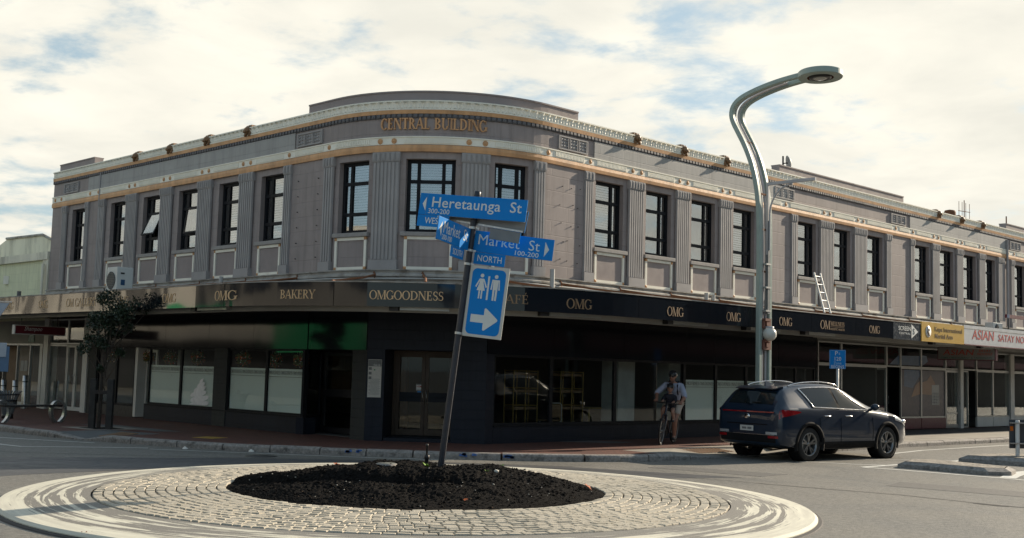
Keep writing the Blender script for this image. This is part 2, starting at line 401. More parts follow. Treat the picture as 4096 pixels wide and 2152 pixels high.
def gloss_mat(name, col, warp, wscale, rough=0.06, spec=0.6):
    m, nt, b = _nt(name); co = _coord(nt)
    b.inputs['Base Color'].default_value = (*col, 1); b.inputs['Roughness'].default_value = rough; b.inputs['Specular IOR Level'].default_value = spec
    b.inputs['Coat Weight'].default_value = 0.3; b.inputs['Coat Roughness'].default_value = 0.03
    h = _noise(nt, co, wscale, 1, 0.35, (1, 1, 0.45), 0.5)
    bn = _bump(nt, b, h, warp, 0.1); nt.links.new(bn, b.inputs['Coat Normal'])
    MATS[name] = m; return m
M_fascia = gloss_mat('black gloss fascia', (0.010, 0.013, 0.018), 0.14, 0.9, 0.07, 0.45)
M_fascia.node_tree.nodes['Principled BSDF'].inputs['Coat Weight'].default_value = 0.0
M_fascia_mirror = gloss_mat('mirror gloss fascia', (0.010, 0.011, 0.014), 0.30, 0.55, 0.06, 1.0)
_b = M_fascia_mirror.node_tree.nodes['Principled BSDF']; _b.inputs['IOR'].default_value = 1.9; _b.inputs['Coat Weight'].default_value = 0.4
M_panelgloss = gloss_mat('black gloss panel', (0.013, 0.016, 0.021), 0.10, 0.7, 0.08, 0.3)
M_panelgloss.node_tree.nodes['Principled BSDF'].inputs['Coat Weight'].default_value = 0.0

# ---------------------------------------------------------------- the ground plan of the corner building
dR = Vector((0.7144, 0.6997, 0)); nR = Vector((0.6997, -0.7144, 0))
dL = Vector((-0.7080, 0.7062, 0)); nL = Vector((-0.7062, -0.7080, 0))
CN = Vector((-1.723, 23.982, 0)); RC = 3.5
_half = nL.angle(nR) / 2
CTR = CN - (nL + nR).normalized() * (RC / math.cos(_half))
TL = RC * math.tan(_half)
thR = math.atan2(nR.x, -nR.y); thL = math.atan2(nL.x, -nL.y)
UR, UL = RC * thR, RC * thL
def uR(s): return UR + s - TL
def uL(s): return UL - (s - TL)
def uA(deg): return RC * rad(deg)
def P(u, off=0.0, z=0.0):
    """point at path length u (0 = middle of the rounded corner), off metres out from the wall"""
    if u > UR: p = CTR + nR * (RC + off) + dR * (u - UR)
    elif u < UL: p = CTR + nL * (RC + off) + dL * (UL - u)
    else:
        t = u / RC; p = CTR + Vector((math.sin(t), -math.cos(t), 0)) * (RC + off)
    return Vector((p.x, p.y, z))
def usteps(u0, u1, step=0.22):
    us = [u0]
    for b in (UL, UR):
        if u0 < b < u1: us.append(b)
    us.append(u1); us = sorted(us); out = []
    for a, b in zip(us, us[1:]):
        curved = UL - 1e-6 <= a and b <= UR + 1e-6
        n = max(1, math.ceil((b - a) / step)) if curved else 1
        out += [a + (b - a) * i / n for i in range(n)]
    return out + [u1]
def sweep(mb, u0, u1, prof, caps=True, step=0.22):
    """sweep a closed (off, z) profile, given anticlockwise seen from its left end, along the wall"""
    us = usteps(u0, u1, step); n = len(prof); vs = []; uv = []
    for u in us:
        for o, z in prof: vs.append(P(u, o, z)); uv.append((u, z))
    fs = [(i * n + k, (i + 1) * n + k, (i + 1) * n + (k + 1) % n, i * n + (k + 1) % n) for i in range(len(us) - 1) for k in range(n)]
    a = sum(prof[i][0] * prof[(i + 1) % n][1] - prof[(i + 1) % n][0] * prof[i][1] for i in range(n))
    if caps: fs += [list(range(n)), [(len(us) - 1) * n + k for k in range(n)][::-1]]
    if a < 0: fs = [tuple(reversed(f)) for f in fs]
    mb.add(vs, fs, uv); return mb
def slab(mb, u0, u1, o0, o1, z0, z1, step=0.22): return sweep(mb, u0, u1, [(o0, z0), (o1, z0), (o1, z1), (o0, z1)], True, step)

U0, U1 = uL(18.42), uR(44.0)
bld = thing('corner_building', 'two storey grey art deco building with a rounded corner, gold bands and lion head roofline', 'building', tuple(CTR))
Z_SILL, Z_HEAD, Z_CAP = 4.70, 6.33, 6.48
gapsR = [(5.03, 6.36), (6.94, 8.27), (8.83, 10.18), (10.73, 12.05), (14.0, 15.3), (16.05, 17.32), (18.08, 19.37), (21.3, 22.63), (23.15, 24.5), (25.0, 26.33), (26.85, 28.0), (29.46, 30.8), (31.35, 32.7), (33.25, 34.6)]
pilsR = [(4.73, 5.03), (6.36, 6.94), (8.27, 8.83), (10.18, 10.73), (12.05, 12.35), (13.71, 14.0), (15.3, 16.05), (17.32, 18.08), (19.37, 19.7), (21.02, 21.3), (22.63, 23.15), (24.5, 25.0), (26.33, 26.85), (28.0, 28.5), (29.16, 29.46), (30.8, 31.35), (32.7, 33.25)]
gapsL = [(5.38, 6.74), (7.37, 8.71), (9.39, 10.77), (11.40, 12.76), (13.41, 14.74), (16.02, 17.32)]
pilsL = [(5.08, 5.38), (6.74, 7.37), (8.71, 9.39), (10.77, 11.40), (12.76, 13.41), (14.74, 15.11), (15.79, 16.02), (17.32, 17.62)]
gaps = [(uR(a), uR(b)) for a, b in gapsR] + [(uL(b), uL(a)) for a, b in gapsL] + [(uA(-44.0), uA(-24.4)), (uA(-14.0), uA(8.75)), (uA(18.8), uA(37.9))]
pils = [(uR(a), uR(b)) for a, b in pilsR] + [(uL(b), uL(a)) for a, b in pilsL] + [(-3.06, uA(-44.0)), (uA(-24.4), uA(-14.0)), (uA(8.75), uA(18.8)), (uA(37.9), uA(43.1))]
gaps.sort(); pils.sort()
BAY = -0.03
def opening(a, b):
    wide = b - a; ow = wide - 0.30 if wide < 1.36 else wide - 0.26
    if a < UL - 1: return b - .05 - (wide - .34), b - .05
    return (a + b) / 2 - ow / 2, (a + b) / 2 + ow / 2
# wall: piers between the bays, bays set back, the frieze above
w = MB(); edge = U0
for a, b in gaps + [(U1, U1)]:
    if a - edge > 0.01: slab(w, edge, a, 0.0, -0.42, 3.30, Z_CAP)
    if b > a:
        wide = b - a; ow = wide - 0.30 if wide < 1.36 else wide - 0.26
        oa, ob = opening(a, b)
        slab(w, a, b, BAY, -0.42, 3.30, 4.60)
        slab(w, a, b, BAY, -0.42, Z_HEAD, Z_CAP)
        slab(w, a, oa, BAY, -0.42, 4.60, Z_HEAD); slab(w, ob, b, BAY, -0.42, 4.60, Z_HEAD)
    edge = b
slab(w, U0, U1, -0.005, -0.40, Z_CAP, 7.60)
w.build('wall', M_mauve, bld)
# rear and end walls, floors and roof
def plan(inset, back):
    pts = [P(u, -inset, 0) for u in usteps(U0, U1)]
    pts += [P(U1, -back, 0), CTR - (nL + nR) * (back - RC), P(U0, -back, 0)]
    return [(p.x, p.y) for p in pts]
MB().prism(plan(0.2, 13.0), 7.30, 7.42).build('roof', M_roof, bld)
MB().prism(plan(0.43, 12.9), 3.42, 3.62).build('upper_floor', M_dark, bld)
bw = MB()
for a, b in ((P(U1, 0), P(U1, -13)), (P(U1, -13), CTR - (nL + nR) * (13 - RC)), (CTR - (nL + nR) * (13 - RC), P(U0, -13)), (P(U0, -13), P(U0, -0.45))):
    d = (b - a).normalized(); n = Vector((-d.y, d.x, 0)) * 0.1
    bw.prism([(p.x, p.y) for p in (a + n, b + n, b - n, a - n)], 0.0, 7.29)
bw.build('rear_wall', M_plain, bld)
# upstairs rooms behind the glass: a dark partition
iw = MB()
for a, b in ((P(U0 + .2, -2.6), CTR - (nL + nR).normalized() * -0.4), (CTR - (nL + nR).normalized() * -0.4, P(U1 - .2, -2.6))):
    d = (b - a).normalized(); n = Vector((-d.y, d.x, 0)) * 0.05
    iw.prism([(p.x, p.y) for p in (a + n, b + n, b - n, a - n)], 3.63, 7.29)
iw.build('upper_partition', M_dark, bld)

# horizontal mouldings
def course(name, m, prof, u0=U0, u1=U1, parent=None): return sweep(MB(), u0, u1, prof).build(name, m, parent or bld)
course('lower_gilt_band', M_gold, [(-.1, 6.485), (.035, 6.485), (.045, 6.56), (.035, 6.635), (-.1, 6.635)])
course('upper_gilt_band', M_gold, [(-.1, 7.335), (.035, 7.335), (.045, 7.42), (-.1, 7.42)])
course('white_band', M_white, [(-.1, 6.645), (.03, 6.645), (.03, 6.80), (.05, 6.80), (.05, 6.825), (-.1, 6.825)])
for a, b in ((U0 + 2.5, uL(5.0)), (uR(5.05), uR(13.6)), (uR(21.0), uR(28.9))):
    sweep(MB(), a, b, [(-.1, 6.83), (.025, 6.83), (.025, 7.235), (-.1, 7.235)]).build('frieze', M_frieze, bld)
dn = MB()
u = U0 + 0.05
while u < U1:
    hw = 0.042
    sweep(dn, u - hw, u + hw, [(0.0, 7.245), (.03, 7.245), (.042, 7.27), (.036, 7.33), (0.0, 7.33)], step=1); u += 0.125
sweep(dn, U0, U1, [(-.05, 7.24), (.01, 7.24), (.015, 7.333), (-.05, 7.333)])
o = dn.build('dentil_course', M_dent, bld); o['kind'] = 'stuff'
cn = MB()
sweep(cn, U0, U1, [(-.3, 7.422), (.045, 7.422), (.05, 7.45), (.03, 7.47), (.025, 7.60), (.06, 7.605), (.06, 7.635), (-.3, 7.635)])
u = U0 + 0.1; k = 0
while u < U1 - .1:                                   # acanthus leaves standing in the cove
    wd = 0.075 if k % 2 else 0.05; top = 7.60 if k % 2 else 7.57
    vs = []
    for j, (zz, ww, oo) in enumerate(((7.46, wd * .6, .035), (7.51, wd, .032), (7.56, wd * .9, .042), (top, wd * .45, .07))):
        vs += [P(u - ww, oo, zz), P(u, oo + .022, zz + .004), P(u + ww, oo, zz)]
    cn.add(vs, [(3 * j + i, 3 * j + i + 1, 3 * j + i + 4, 3 * j + i + 3) for j in range(3) for i in range(2)])
    u += 0.098; k += 1
cn.build('acanthus_cornice', M_white, bld)
for a, b in ((U0 + 0.3, uL(15.7)), (uL(4.55), uR(4.5)), (uR(13.15), uR(20.65)), (uR(28.9), uR(36.5))):
    sweep(MB(), a, b, [(-.30, 7.637), (-.03, 7.637), (-.03, 7.83), (-.01, 7.832), (-.01, 7.865), (-.32, 7.865), (-.32, 7.832), (-.30, 7.83)]).build('parapet', M_plain, bld)
course('ledge', M_ledge, [(-.1, 3.70), (.10, 3.70), (.10, 3.74), (.05, 3.78), (.05, 3.83), (.09, 3.83), (.09, 3.855), (-.1, 3.855)])
course('lower_wall_strip', M_ledge, [(-.1, 3.22), (.03, 3.22), (.03, 3.698), (-.1, 3.698)])
# downpipe joint and the end joints
for s in (28.75,):
    MB().tube([P(uR(s), .06, 3.9), P(uR(s), .06, 7.2)], .05, 8).build('downpipe', M_grey, bld)
MB().tube([P(uL(15.12), .03, 3.9), P(uL(15.12), .03, 7.3)], .03, 8).build('downpipe', M_grey, bld)

# pilasters
def pilaster(a, b, plain=False):
    m = MB(); wd = b - a
    sweep(m, a, b, [(-.1, 4.06), (.03, 4.06), (.03, 6.27), (-.1, 6.27)], step=.1)
    n = max(2, round(wd / 0.085)); st = wd / n
    for i in range(n):                                # raised fillets between the flutes
        c = a + st * (i + .5)
        sweep(m, c - st * .3, c + st * .3, [(.02, 4.08), (.048, 4.08), (.048, 6.25), (.02, 6.25)], step=1)
    p = m.build('pilaster', M_grey, bld)
    c = MB(); slab(c, a - .015, b + .015, -.05, .05, 6.262, 6.478, .1)
    n = max(2, round(wd / 0.1)); st = (wd + .06) / n
    for i in range(n):
        q = a - .03 + st * (i + .5)
        sweep(c, q - st * .36, q + st * .36, [(.04, 6.285), (.065, 6.285), (.065, 6.465), (.04, 6.465)], step=1)
        sweep(c, q - st * .17, q + st * .17, [(.06, 6.31), (.075, 6.31), (.075, 6.44), (.06, 6.44)], step=1)
    c.build('capital', M_grey, p)
    s = MB(); slab(s, a - .02, b + .02, -.05, .085, 3.857, 4.065, .1); s.build('plinth', M_grey, p)
for a, b in pils: pilaster(a, b)

# windows, sills and panels
def flatmap(a, b, off):
    """a flat frame between two wall points: (x along, y out, z up)"""
    pa, pb = P(a, off), P(b, off); d = (pb - pa); L = d.length; d.normalize(); n = Vector((d.y, -d.x, 0))
    return Matrix(((d.x, n.x, 0, pa.x), (d.y, n.y, 0, pa.y), (0, 0, 1, 0), (0, 0, 0, 1))), L
BLINDS = {}
def window(a, b, blind, wide=False, opened=None):
    M, L = flatmap(a, b, -0.19)
    z0, z1 = Z_SILL, Z_HEAD; H_ = z1 - z0; f = .075
    xs = [0, .2, .8, L] if wide else [0, .27 * L, L]
    if wide: xs = [0, L * .24, L * .76, L]
    elif not blind or True: xs = [0, L * .30, L]
    if (a + b) / 2 > UR: xs = [0, L * .70, L]
    zs = [z0, z0 + H_ * .27, z0 + H_ * .70, z1]
    m = MB(M)
    m.box(0, L, -.03, .04, z0, z0 + f); m.box(0, L, -.03, .04, z1 - f, z1)
    m.box(0, f, -.03, .04, z0 + f, z1 - f); m.box(L - f, L, -.03, .04, z0 + f, z1 - f)
    for z in zs[1:-1]: m.box(f, L - f, -.028, .038, z - f * .5, z + f * .5)
    for x in xs[1:-1]:
        for j in range(3): m.box(x - f * .5, x + f * .5, -.026, .036, zs[j] + (f if j == 0 else f * .5), zs[j + 1] - (f if j == 2 else f * .5))
    fr = m.build('window', M_frame, bld)
    if opened:                                        # a casement pushed open at the bottom
        x0, x1 = xs[1], xs[2]; zz0, zz1 = zs[1], zs[2]; R = M @ Matrix.Translation((0, .05, zz1)) @ Matrix.Rotation(rad(opened), 4, 'X')
        s = MB(R); h = zz1 - zz0; t = .045
        s.box(x0, x1, 0, .03, -t, 0); s.box(x0, x1, 0, .03, -h, -h + t); s.box(x0, x0 + t, 0, .03, -h + t, -t); s.box(x1 - t, x1, 0, .03, -h + t, -t)
        s.build('casement', M_frame, fr)
        MB(R).box(x0 + t, x1 - t, .010, .016, -h + t, -t).build('pane', M_glass, fr)
        g = MB(M); g.box(f, L - f, 0, .004, z0 + f, zs[1] - .02); g.box(f, L - f, 0, .004, zs[2] + .02, z1 - f); g.box(f, x0, 0, .004, zs[1], zs[2]); g.build('pane', M_glass, fr)
    else:
        MB(M).box(f * .5, L - f * .5, 0, .004, z0 + f * .5, z1 - f * .5).build('pane', M_glass, fr)
    if blind:
        s = MB(M); z = z1 - .06; lo = z1 - (z1 - z0) * blind; ang = rad(62)
        while z > lo + .02:
            dy, dz = .028 * math.cos(ang), .028 * math.sin(ang)
            s.add([(.03, -.12 - dy, z + dz), (L - .03, -.12 - dy, z + dz), (L - .03, -.12 + dy, z - dz), (.03, -.12 + dy, z - dz)], [(0, 1, 2, 3)]); z -= .062
        s.build('blind', M_blind, fr)
    sl = MB(M); sl.bbox(-.10, L + .10, -.02, .25, 4.60, 4.695, .012); sl.build('window_sill', M_sill, bld)
def panel(a, b):
    M, L = flatmap(a, b, BAY)
    p = MB(M).box(.0, L, .0, .012, 3.87, 4.58).build('window_panel', M_plain, bld)
    t = .066; m = MB(M)
    m.box(t, L - t, .0, .045, 3.86, 3.86 + t); m.box(t, L - t, .0, .045, 4.595 - t, 4.595); m.box(0, t, .0, .045, 3.86 + t, 4.595 - t); m.box(L - t, L, .0, .045, 3.86 + t, 4.595 - t)
    m.build('panel_trim', M_white, p)
    for x in (0, L - t):
        for z in (3.86, 4.595 - t):
            c = MB(M); c.box(x, x + t, 0, .05, z, z + t)
            c.add([(x, .05, z), (x + t, .05, z), (x + t, .05, z + t), (x, .05, z + t), (x + t / 2, .07, z + t / 2)], [(0, 4, 1), (1, 4, 2), (2, 4, 3), (3, 4, 0)])
            c.build('corner_block', M_gold, p)
blind_of = {}
for i, (a, b) in enumerate(gaps):
    mid = (a + b) / 2; wide = b - a; ow = wide - 0.30 if wide < 1.36 else wide - 0.26
    oa, ob = opening(a, b)
    if UL < mid < UR: bl = 1.0
    elif mid < UL: bl = {0: 1.0, 1: .28, 2: .42, 3: .0, 4: 1.0, 5: 1.0}[i]
    else: bl = {9: 1.0, 10: 0, 11: 0, 12: 1.0, 13: .18, 14: .14, 15: 0, 16: .2, 17: .14, 18: .12, 19: .12}.get(i, .1)
    window(oa, ob, bl, wide=(abs(mid) < 2.0), opened=24 if i == 2 else (7 if i == 3 else None))
    panel(oa - .03 if wide < 1.36 else oa + .02, ob + .03 if wide < 1.36 else ob - .02)

# rosettes and fluted tablets on the white band
ros = []
for a, b in ((6.36, 6.94), (8.27, 8.83), (10.18, 10.73), (15.3, 16.05), (17.32, 18.08), (22.63, 23.15), (24.5, 25.0), (26.33, 26.85), (30.8, 31.35)):
    ros += [uR((a + b) / 2 - .17), uR((a + b) / 2 + .17)]
for a, b in ((6.74, 7.37), (8.71, 9.39), (10.77, 11.40), (12.76, 13.41)):
    ros += [uL((a + b) / 2 - .17), uL((a + b) / 2 + .17)]
ros += [uL(3.6), uL(5.2), uL(15.2), uL(15.75), uL(17.75), uL(18.2), uR(3.45), uR(4.9), uR(13.4), uR(12.3), uR(20.0), uR(21.2), uR(28.9), uR(29.45), uA(-21.9), uA(-16.4), uA(11.0), uA(17.0)]
for u in ros:
    big_ = UL < u < UR; r = .062 if big_ else .055
    n = (P(u, 1) - P(u, 0)).normalized(); q = n.to_track_quat('Z', 'Y').to_matrix().to_4x4(); c = P(u, .03, 6.722)
    MB(Matrix.Translation(c) @ q).lathe([(r, 0), (r, .012), (r * .8, .022), (r * .62, .014), (r * .45, .026), (.001, .032)], 16).build('rosette', M_gold, bld)
cuts = sorted(ros); tb = []
for a, b in zip(cuts, cuts[1:]):
    if b - a > .8: tb.append((a + .24, b - .24))
for a, b in tb:
    m = MB(); st = .05; u = a
    slab(m, a, b, .02, .036, 6.665, 6.785)
    while u < b - .02:
        slab(m, u, u + .028, .035, .046, 6.672, 6.778, 1); u += st
    m.build('fluted_tablet', M_white, bld)
# moulded plaques in the frieze
def plaque(u, wd=1.0):
    a, b = u - wd / 2, u + wd / 2
    p = MB(); slab(p, a, b, -.01, .012, 6.90, 7.16); 
    for x0, x1, y0, y1 in ((a - .03, b + .03, 7.16, 7.19), (a - .03, b + .03, 6.87, 6.90), (a - .03, a, 6.90, 7.16), (b, b + .03, 6.90, 7.16)): slab(p, x0, x1, -.01, .04, y0, y1)
    p = p.build('plaque', M_grey, bld)
    r = MB(); random.seed(int(abs(u) * 10))
    for k in range(3):
        c = a + wd * (k + .5) / 3
        for i in range(3):
            for j in range(3):
                uu = c + (i - 1) * .085; zz = 7.03 + (j - 1) * .075
                r.ball(P(uu, .008, zz), .034, 1, (1, 1, 1), .25)
        for sx in (-.13, .13): slab(r, c + sx - .01, c + sx + .01, .01, .04, 6.91, 7.15, 1)
    r.build('plaque_relief', M_grey, p)
for u in (uL(17.1), uL(4.4), uR(4.3), uR(13.35), uR(20.2), uR(29.6)): plaque(u, .95)
# lion heads on the cornice
def lion(u):
    n = (P(u, 1) - P(u, 0)).normalized(); t = Vector((-n.y, n.x, 0)); c = P(u, -.05, 7.54)
    M = Matrix(((t.x, n.x, 0, c.x), (t.y, n.y, 0, c.y), (0, 0, 1, c.z), (0, 0, 0, 1))) @ Matrix.Scale(.84, 4)
    m = MB(M); random.seed(3)
    m.ball((0, .04, .02), .17, 3, (.92, .75, 1.08), .05)              # mane
    m.ball((0, .14, .02), .115, 2, (.9, 1.0, 1.05))
    m.ball((0, .24, -.035), .062, 2, (1.0, 1.0, .8)); m.ball((0, .255, -.005), .028, 1)   # muzzle, nose
    m.ball((0, .20, -.10), .055, 2, (.9, .9, .6))                     # jaw
    for s in (-1, 1):
        m.ball((s * .05, .215, .05), .025, 1); m.ball((s * .11, .08, .15), .04, 1); m.ball((s * .075, .2, -.01), .04, 1)
        for k in range(5): m.ball((s * (.10 + .02 * (k % 2)), .07 + .02 * k, .10 - .055 * k), .045, 1, (1, 1, 1.2), .1)
    m.box(-.09, .09, -.12, .06, .14, .20)
    m.build('lion_head', M_lion, bld)
for s in (6.7, 8.65, 10.6, 12.55): lion(uL(s + .35))
for s in (6.59, 8.52, 10.42, 23.05, 24.85, 26.6): lion(uR(s))
# name over the corner
tx = MB(); roman_text(tx, 'CENTRAL BUILDING', .255, lambda x, y, d: P(uA(-2.3) + x, d, 6.985 + y), width=RC * rad(39.5), T=.21, t=.085, sf=.07, depth=.035)
tx.build('name_lettering', M_gold, bld)
# small fixings left in the blank wall
fx = MB(); random.seed(11)
for s in (3.95, 4.25, 4.6):
    for k in range(5):
        q = uR(s + random.uniform(-.1, .1)); zq = 4.3 + k * .42 + random.uniform(-.05, .05)
        fx.tube([P(q, 0, zq), P(q, .03, zq)], .010, 5)
for s in (4.0, 4.8):
    for k in range(6): fx.tube([P(uL(s), 0, 4.2 + k * .37), P(uL(s), .03, 4.2 + k * .37)], .012, 5)
fx.build('wall_fixings', M_black, bld).__setitem__('kind', 'stuff')
# ---------------------------------------------------------------- canopy and its signs
CO = 2.7
def fascia(name, m, u0, u1, z0=2.89, z1=3.36, co=CO): return sweep(MB(), u0, u1, [(co - .05, z0), (co, z0), (co, z1), (co - .05, z1)], step=.2).build(name, m, bld)
def rom(parent, txt, u, width, z, h, co=CO, m=None, **k):
    a = u
    t = MB(); roman_text(t, txt, h, lambda x, y, d: P(a + x * (RC / (RC + co) if UL < a < UR else 1), co + d, z + y), width=width, depth=.006, **k)
    return t.build('lettering', m or M_gilt, parent)
M_giltdim = mat('weathered gilt lettering', (0.24, 0.15, 0.08), 0.5, var=0.25, scale=8, bump=0)
joints = [(uL(24), uL(21)), (uL(21), uL(18.5)), (uL(18.5), uL(16.0)), (uL(16.0), uL(13.5)), (uL(13.5), uL(11.29)), (uL(11.29), uL(9.09)), (uL(9.09), uL(6.79)), (uL(6.79), uL(4.58)), (uL(4.58), uL(2.35 + 1.1)), (uL(3.45), uA(-17)), (uA(-17), uA(12)), (uA(12), uR(3.55)), (uR(3.55), uR(6.05)), (uR(6.05), uR(8.3)), (uR(8.3), uR(10.4)), (uR(10.4), uR(12.6)), (uR(12.6), uR(14.66))]
fp = []
for a, b in joints:
    left = (a + b) / 2 < uL(4.6)
    fp.append(fascia('fascia_panel', M_fascia_mirror if left else M_fascia, a + .004, b - .004))
T1 = dict(T=.15, t=.06, sf=.09)
def omg(parent, u, w, m=M_gilt): rom(parent, 'OMG', u, w, 3.02, .19, m=m, **T1)
rom(fp[8], 'OMG', uL(3.48), .62, 3.02, .2, **T1)
rom(fp[7], 'OMG', uL(5.73), .60, 3.02, .2, **T1)
rom(fp[6], 'OMG', uL(7.93), .56, 3.02, .2, **T1)
rom(fp[5], 'OM GALLERY', uL(10.15), 1.70, 3.02, .21, **T1)
rom(fp[4], 'OMG', uL(12.38), .58, 3.02, .2, **T1)
rom(fp[3], 'OMG', uL(14.62), .58, 3.02, .2, **T1)
rom(fp[9], 'BAKERY', uA(-24.7), .84, 3.03, .175, **T1)
rom(fp[10], 'OMGOODNESS', uA(-3.3), 1.475, 3.03, .175, **T1)
rom(fp[11], 'CAFÉ', uA(16.2), .68, 3.03, .175, m=M_giltdim, **T1)
rom(fp[12], 'OMG', uR(2.57) + .0, .62, 2.99, .20, m=M_giltdim, **T1)
rom(fp[12], 'OMG', uR(4.80), .58, 2.99, .20, m=M_giltdim, **T1)
rom(fp[13], 'OMG', uR(7.0), .58, 2.99, .20, m=M_giltdim, **T1)
rom(fp[14], 'OMG', uR(9.2), .58, 2.99, .20, m=M_giltdim, **T1)
rom(fp[15], 'OM', uR(11.05), .48, 2.99, .22, m=M_giltdim, **T1)
rom(fp[15], 'WELLNESS', uR(11.66), .70, 3.09, .11, m=M_giltdim, **T1)
rom(fp[16], 'OMG', uR(13.6), .58, 2.99, .20, m=M_giltdim, **T1)
def sans(parent, m, txt, u, z, size, co=CO, bold=0.0, fitw=None, shear=0.0, space=1.0):
    t = MB(); put_text(t, txt, size, lambda x, y, d: P(u + x, co + .004 + d, z + y), bold, .003, space, 'CENTER', fitw, shear)
    return t.build('lettering', m, parent)
sans(fp[15], M_giltdim, 'HOLISTIC HEALTH', uR(11.66), 2.98, .075, fitw=.70)
slab(MB(), uR(11.31), uR(12.01), CO, CO + .005, 3.06, 3.066).build('lettering', M_giltdim, fp[15])
M_scr = mat('slate sign face', (0.035, 0.045, 0.06), 0.25, var=0.2, bump=0)
M_kupa = mat('yellow sign face', (0.55, 0.33, 0.045), 0.4, var=0.06, bump=0)
M_asian = mat('white sign face', (0.56, 0.57, 0.58), 0.4, var=0.05, bump=0)
M_signwhite = mat('white sign ink', (0.72, 0.72, 0.70), 0.5, bump=0, var=0.03)
M_signbrown = mat('brown sign ink', (0.13, 0.075, 0.03), 0.5, bump=0, var=0.1)
M_signred = mat('red sign ink', (0.50, 0.055, 0.04), 0.5, bump=0, var=0.1)
M_maroon = mat('maroon paint', (0.11, 0.018, 0.03), 0.45, var=0.15)
sc_ = fascia('shop_sign', M_scr, uR(14.67), uR(16.30), 2.88, 3.38)
sans(sc_, M_signwhite, 'SCREEN', uR(15.32), 3.14, .17, bold=.004, fitw=.72)
sans(sc_, M_signwhite, 'CENTRAL', uR(15.32), 3.03, .085, fitw=.66, space=1.2)
t = MB(); a = uR(15.72)
t.add([P(a, CO + .006, 2.93), P(a + .40, CO + .006, 3.13), P(a, CO + .006, 3.34)], [(0, 1, 2)]); t.build('arrow_logo', M_signwhite, sc_)
t = MB(); put_text(t, 'S', .24, lambda x, y, d: P(a + .13 + x, CO + .009 + d, 3.05 + y), .006, .002); t.build('arrow_logo', M_scr, sc_)
ku = fascia('shop_sign', M_kupa, uR(16.31), uR(19.08), 2.88, 3.45, CO + .02)
sans(ku, M_signbrown, 'Kupa International', uR(18.03), 3.20, .19, CO + .02, fitw=1.8)
sans(ku, M_signbrown, 'Martial Arts', uR(17.72), 3.00, .19, CO + .02, bold=.006, fitw=1.16)
c = P(uR(16.72), CO + .022, 3.17); qm = Matrix.Translation(c) @ nR.to_track_quat('Z', 'Y').to_matrix().to_4x4()
MB(qm).lathe([(.001, .006), (.17, .006), (.17, 0)], 24).build('round_logo', M_signwhite, ku)
t = MB(qm)
for x0, y0, x1, y1, r in ((-.02, -.12, -.05, .10, .012), (.0, -.02, .07, -.12, .012), (-.05, .04, .09, .08, .011), (-.05, .02, -.10, -.06, .011), (.02, .10, .06, .02, .012)):
    t.tube([(x0, y0, .008), (x1, y1, .008)], r, 5)
t.ball((-.04, .125, .008), .024, 1); t.build('round_logo', M_signbrown, ku)
asn = fascia('shop_sign', M_asian, uR(19.09), uR(26.5), 2.90, 3.48, CO + .01)
sweep(MB(), uR(19.09), uR(26.5), [(CO - .05, 2.87), (CO + .03, 2.87), (CO + .03, 2.898), (CO - .05, 2.898)]).build('sign_edge', M_maroon, asn)
sans(asn, M_signred, 'ASIAN', uR(20.45), 3.07, .42, CO + .01, bold=.006, fitw=1.6, shear=.12)
sans(asn, M_signred, 'SATAY NOODLE HOUSE', uR(23.85), 3.07, .32, CO + .01, bold=.003, fitw=4.6, shear=.1)
fascia('shop_sign', M_kupa, uR(26.52), uR(30), 2.88, 3.45)
fascia('fascia_panel', M_fascia, uR(30.05), uR(40), 2.88, 3.4)
# canopy deck and soffit
sweep(MB(), uL(24), uR(40), [(-.02, 3.02), (CO - .06, 2.93), (CO - .06, 3.30), (-.02, 3.36)]).build('canopy_deck', M_soffit, bld)
sweep(MB(), uL(24), uR(40), [(CO - .42, 2.80), (CO - .30, 2.80), (CO - .30, 2.93), (CO - .42, 2.93)]).build('soffit_beam', M_soffit, bld)
sweep(MB(), uL(24), uR(40), [(CO - .07, 3.365), (CO + .015, 3.365), (CO + .015, 3.385), (CO - .07, 3.385)]).build('canopy_flashing', M_ledge, bld)
for u, ln in ((uL(8.4), 1.3), (uL(4.2), 1.2), (uA(0), 1.0), (uR(2.6), 1.3), (uR(5.6), 1.3), (uR(8.6), 1.3), (uR(11.2), 1.3), (uR(18.2), 1.3), (uR(21.5), 1.3)):
    k = RC / (RC + CO) if UL < u < UR else 1
    m = slab(MB(), u - ln / 2 * k, u + ln / 2 * k, CO - .29, CO - .17, 2.835, 2.925); m.build('soffit_lamp', M_alu, bld)
    slab(MB(), u - (ln / 2 + .22) * k, u - (ln / 2 + .03) * k, CO - .29, CO - .14, 2.82, 2.93).build('lamp_ballast', M_black, bld)
# rusty stay rods and conduits on the canopy
for u in [uL(s) for s in (4.6, 6.8, 9.0, 11.3)] + [uA(-22), uA(-4), uA(20)] + [uR(s) for s in (3.9, 6.0, 8.0, 10.1, 12.3, 14.9, 17.7, 20.8, 23.9)]:
    r = MB(); r.tube([P(u, .02, 3.74), P(u + .15, .9, 3.60), P(u + .25, CO - .1, 3.39)], .026, 6)
    r.tube([P(u - .04, .04, 3.72), P(u + .0, .08, 3.80), P(u + .05, .10, 3.72), P(u + .02, .09, 3.66)], .016, 6)
    r.build('stay_rod', M_rust, bld)
cd = MB(); cd.tube([P(u, .085, 3.66 + .012 * math.sin(u * 1.3)) for u in usteps(uL(14), uR(30), .3)], .022, 6)
pts = []
u = uR(3)
while u < uR(28):
    pts.append(P(u, .6 + .5 * math.sin(u * .9), 3.40 + .05 * abs(math.sin(u * .7)))); u += .5
cd.tube(pts, .022, 6)
pts = [P(uL(15) + i * .6, .5 + .3 * math.sin(i), 3.41 + .03 * math.sin(i * 1.7)) for i in range(14)]
cd.tube(pts, .018, 6); cd.build('conduit', M_pipe, bld)
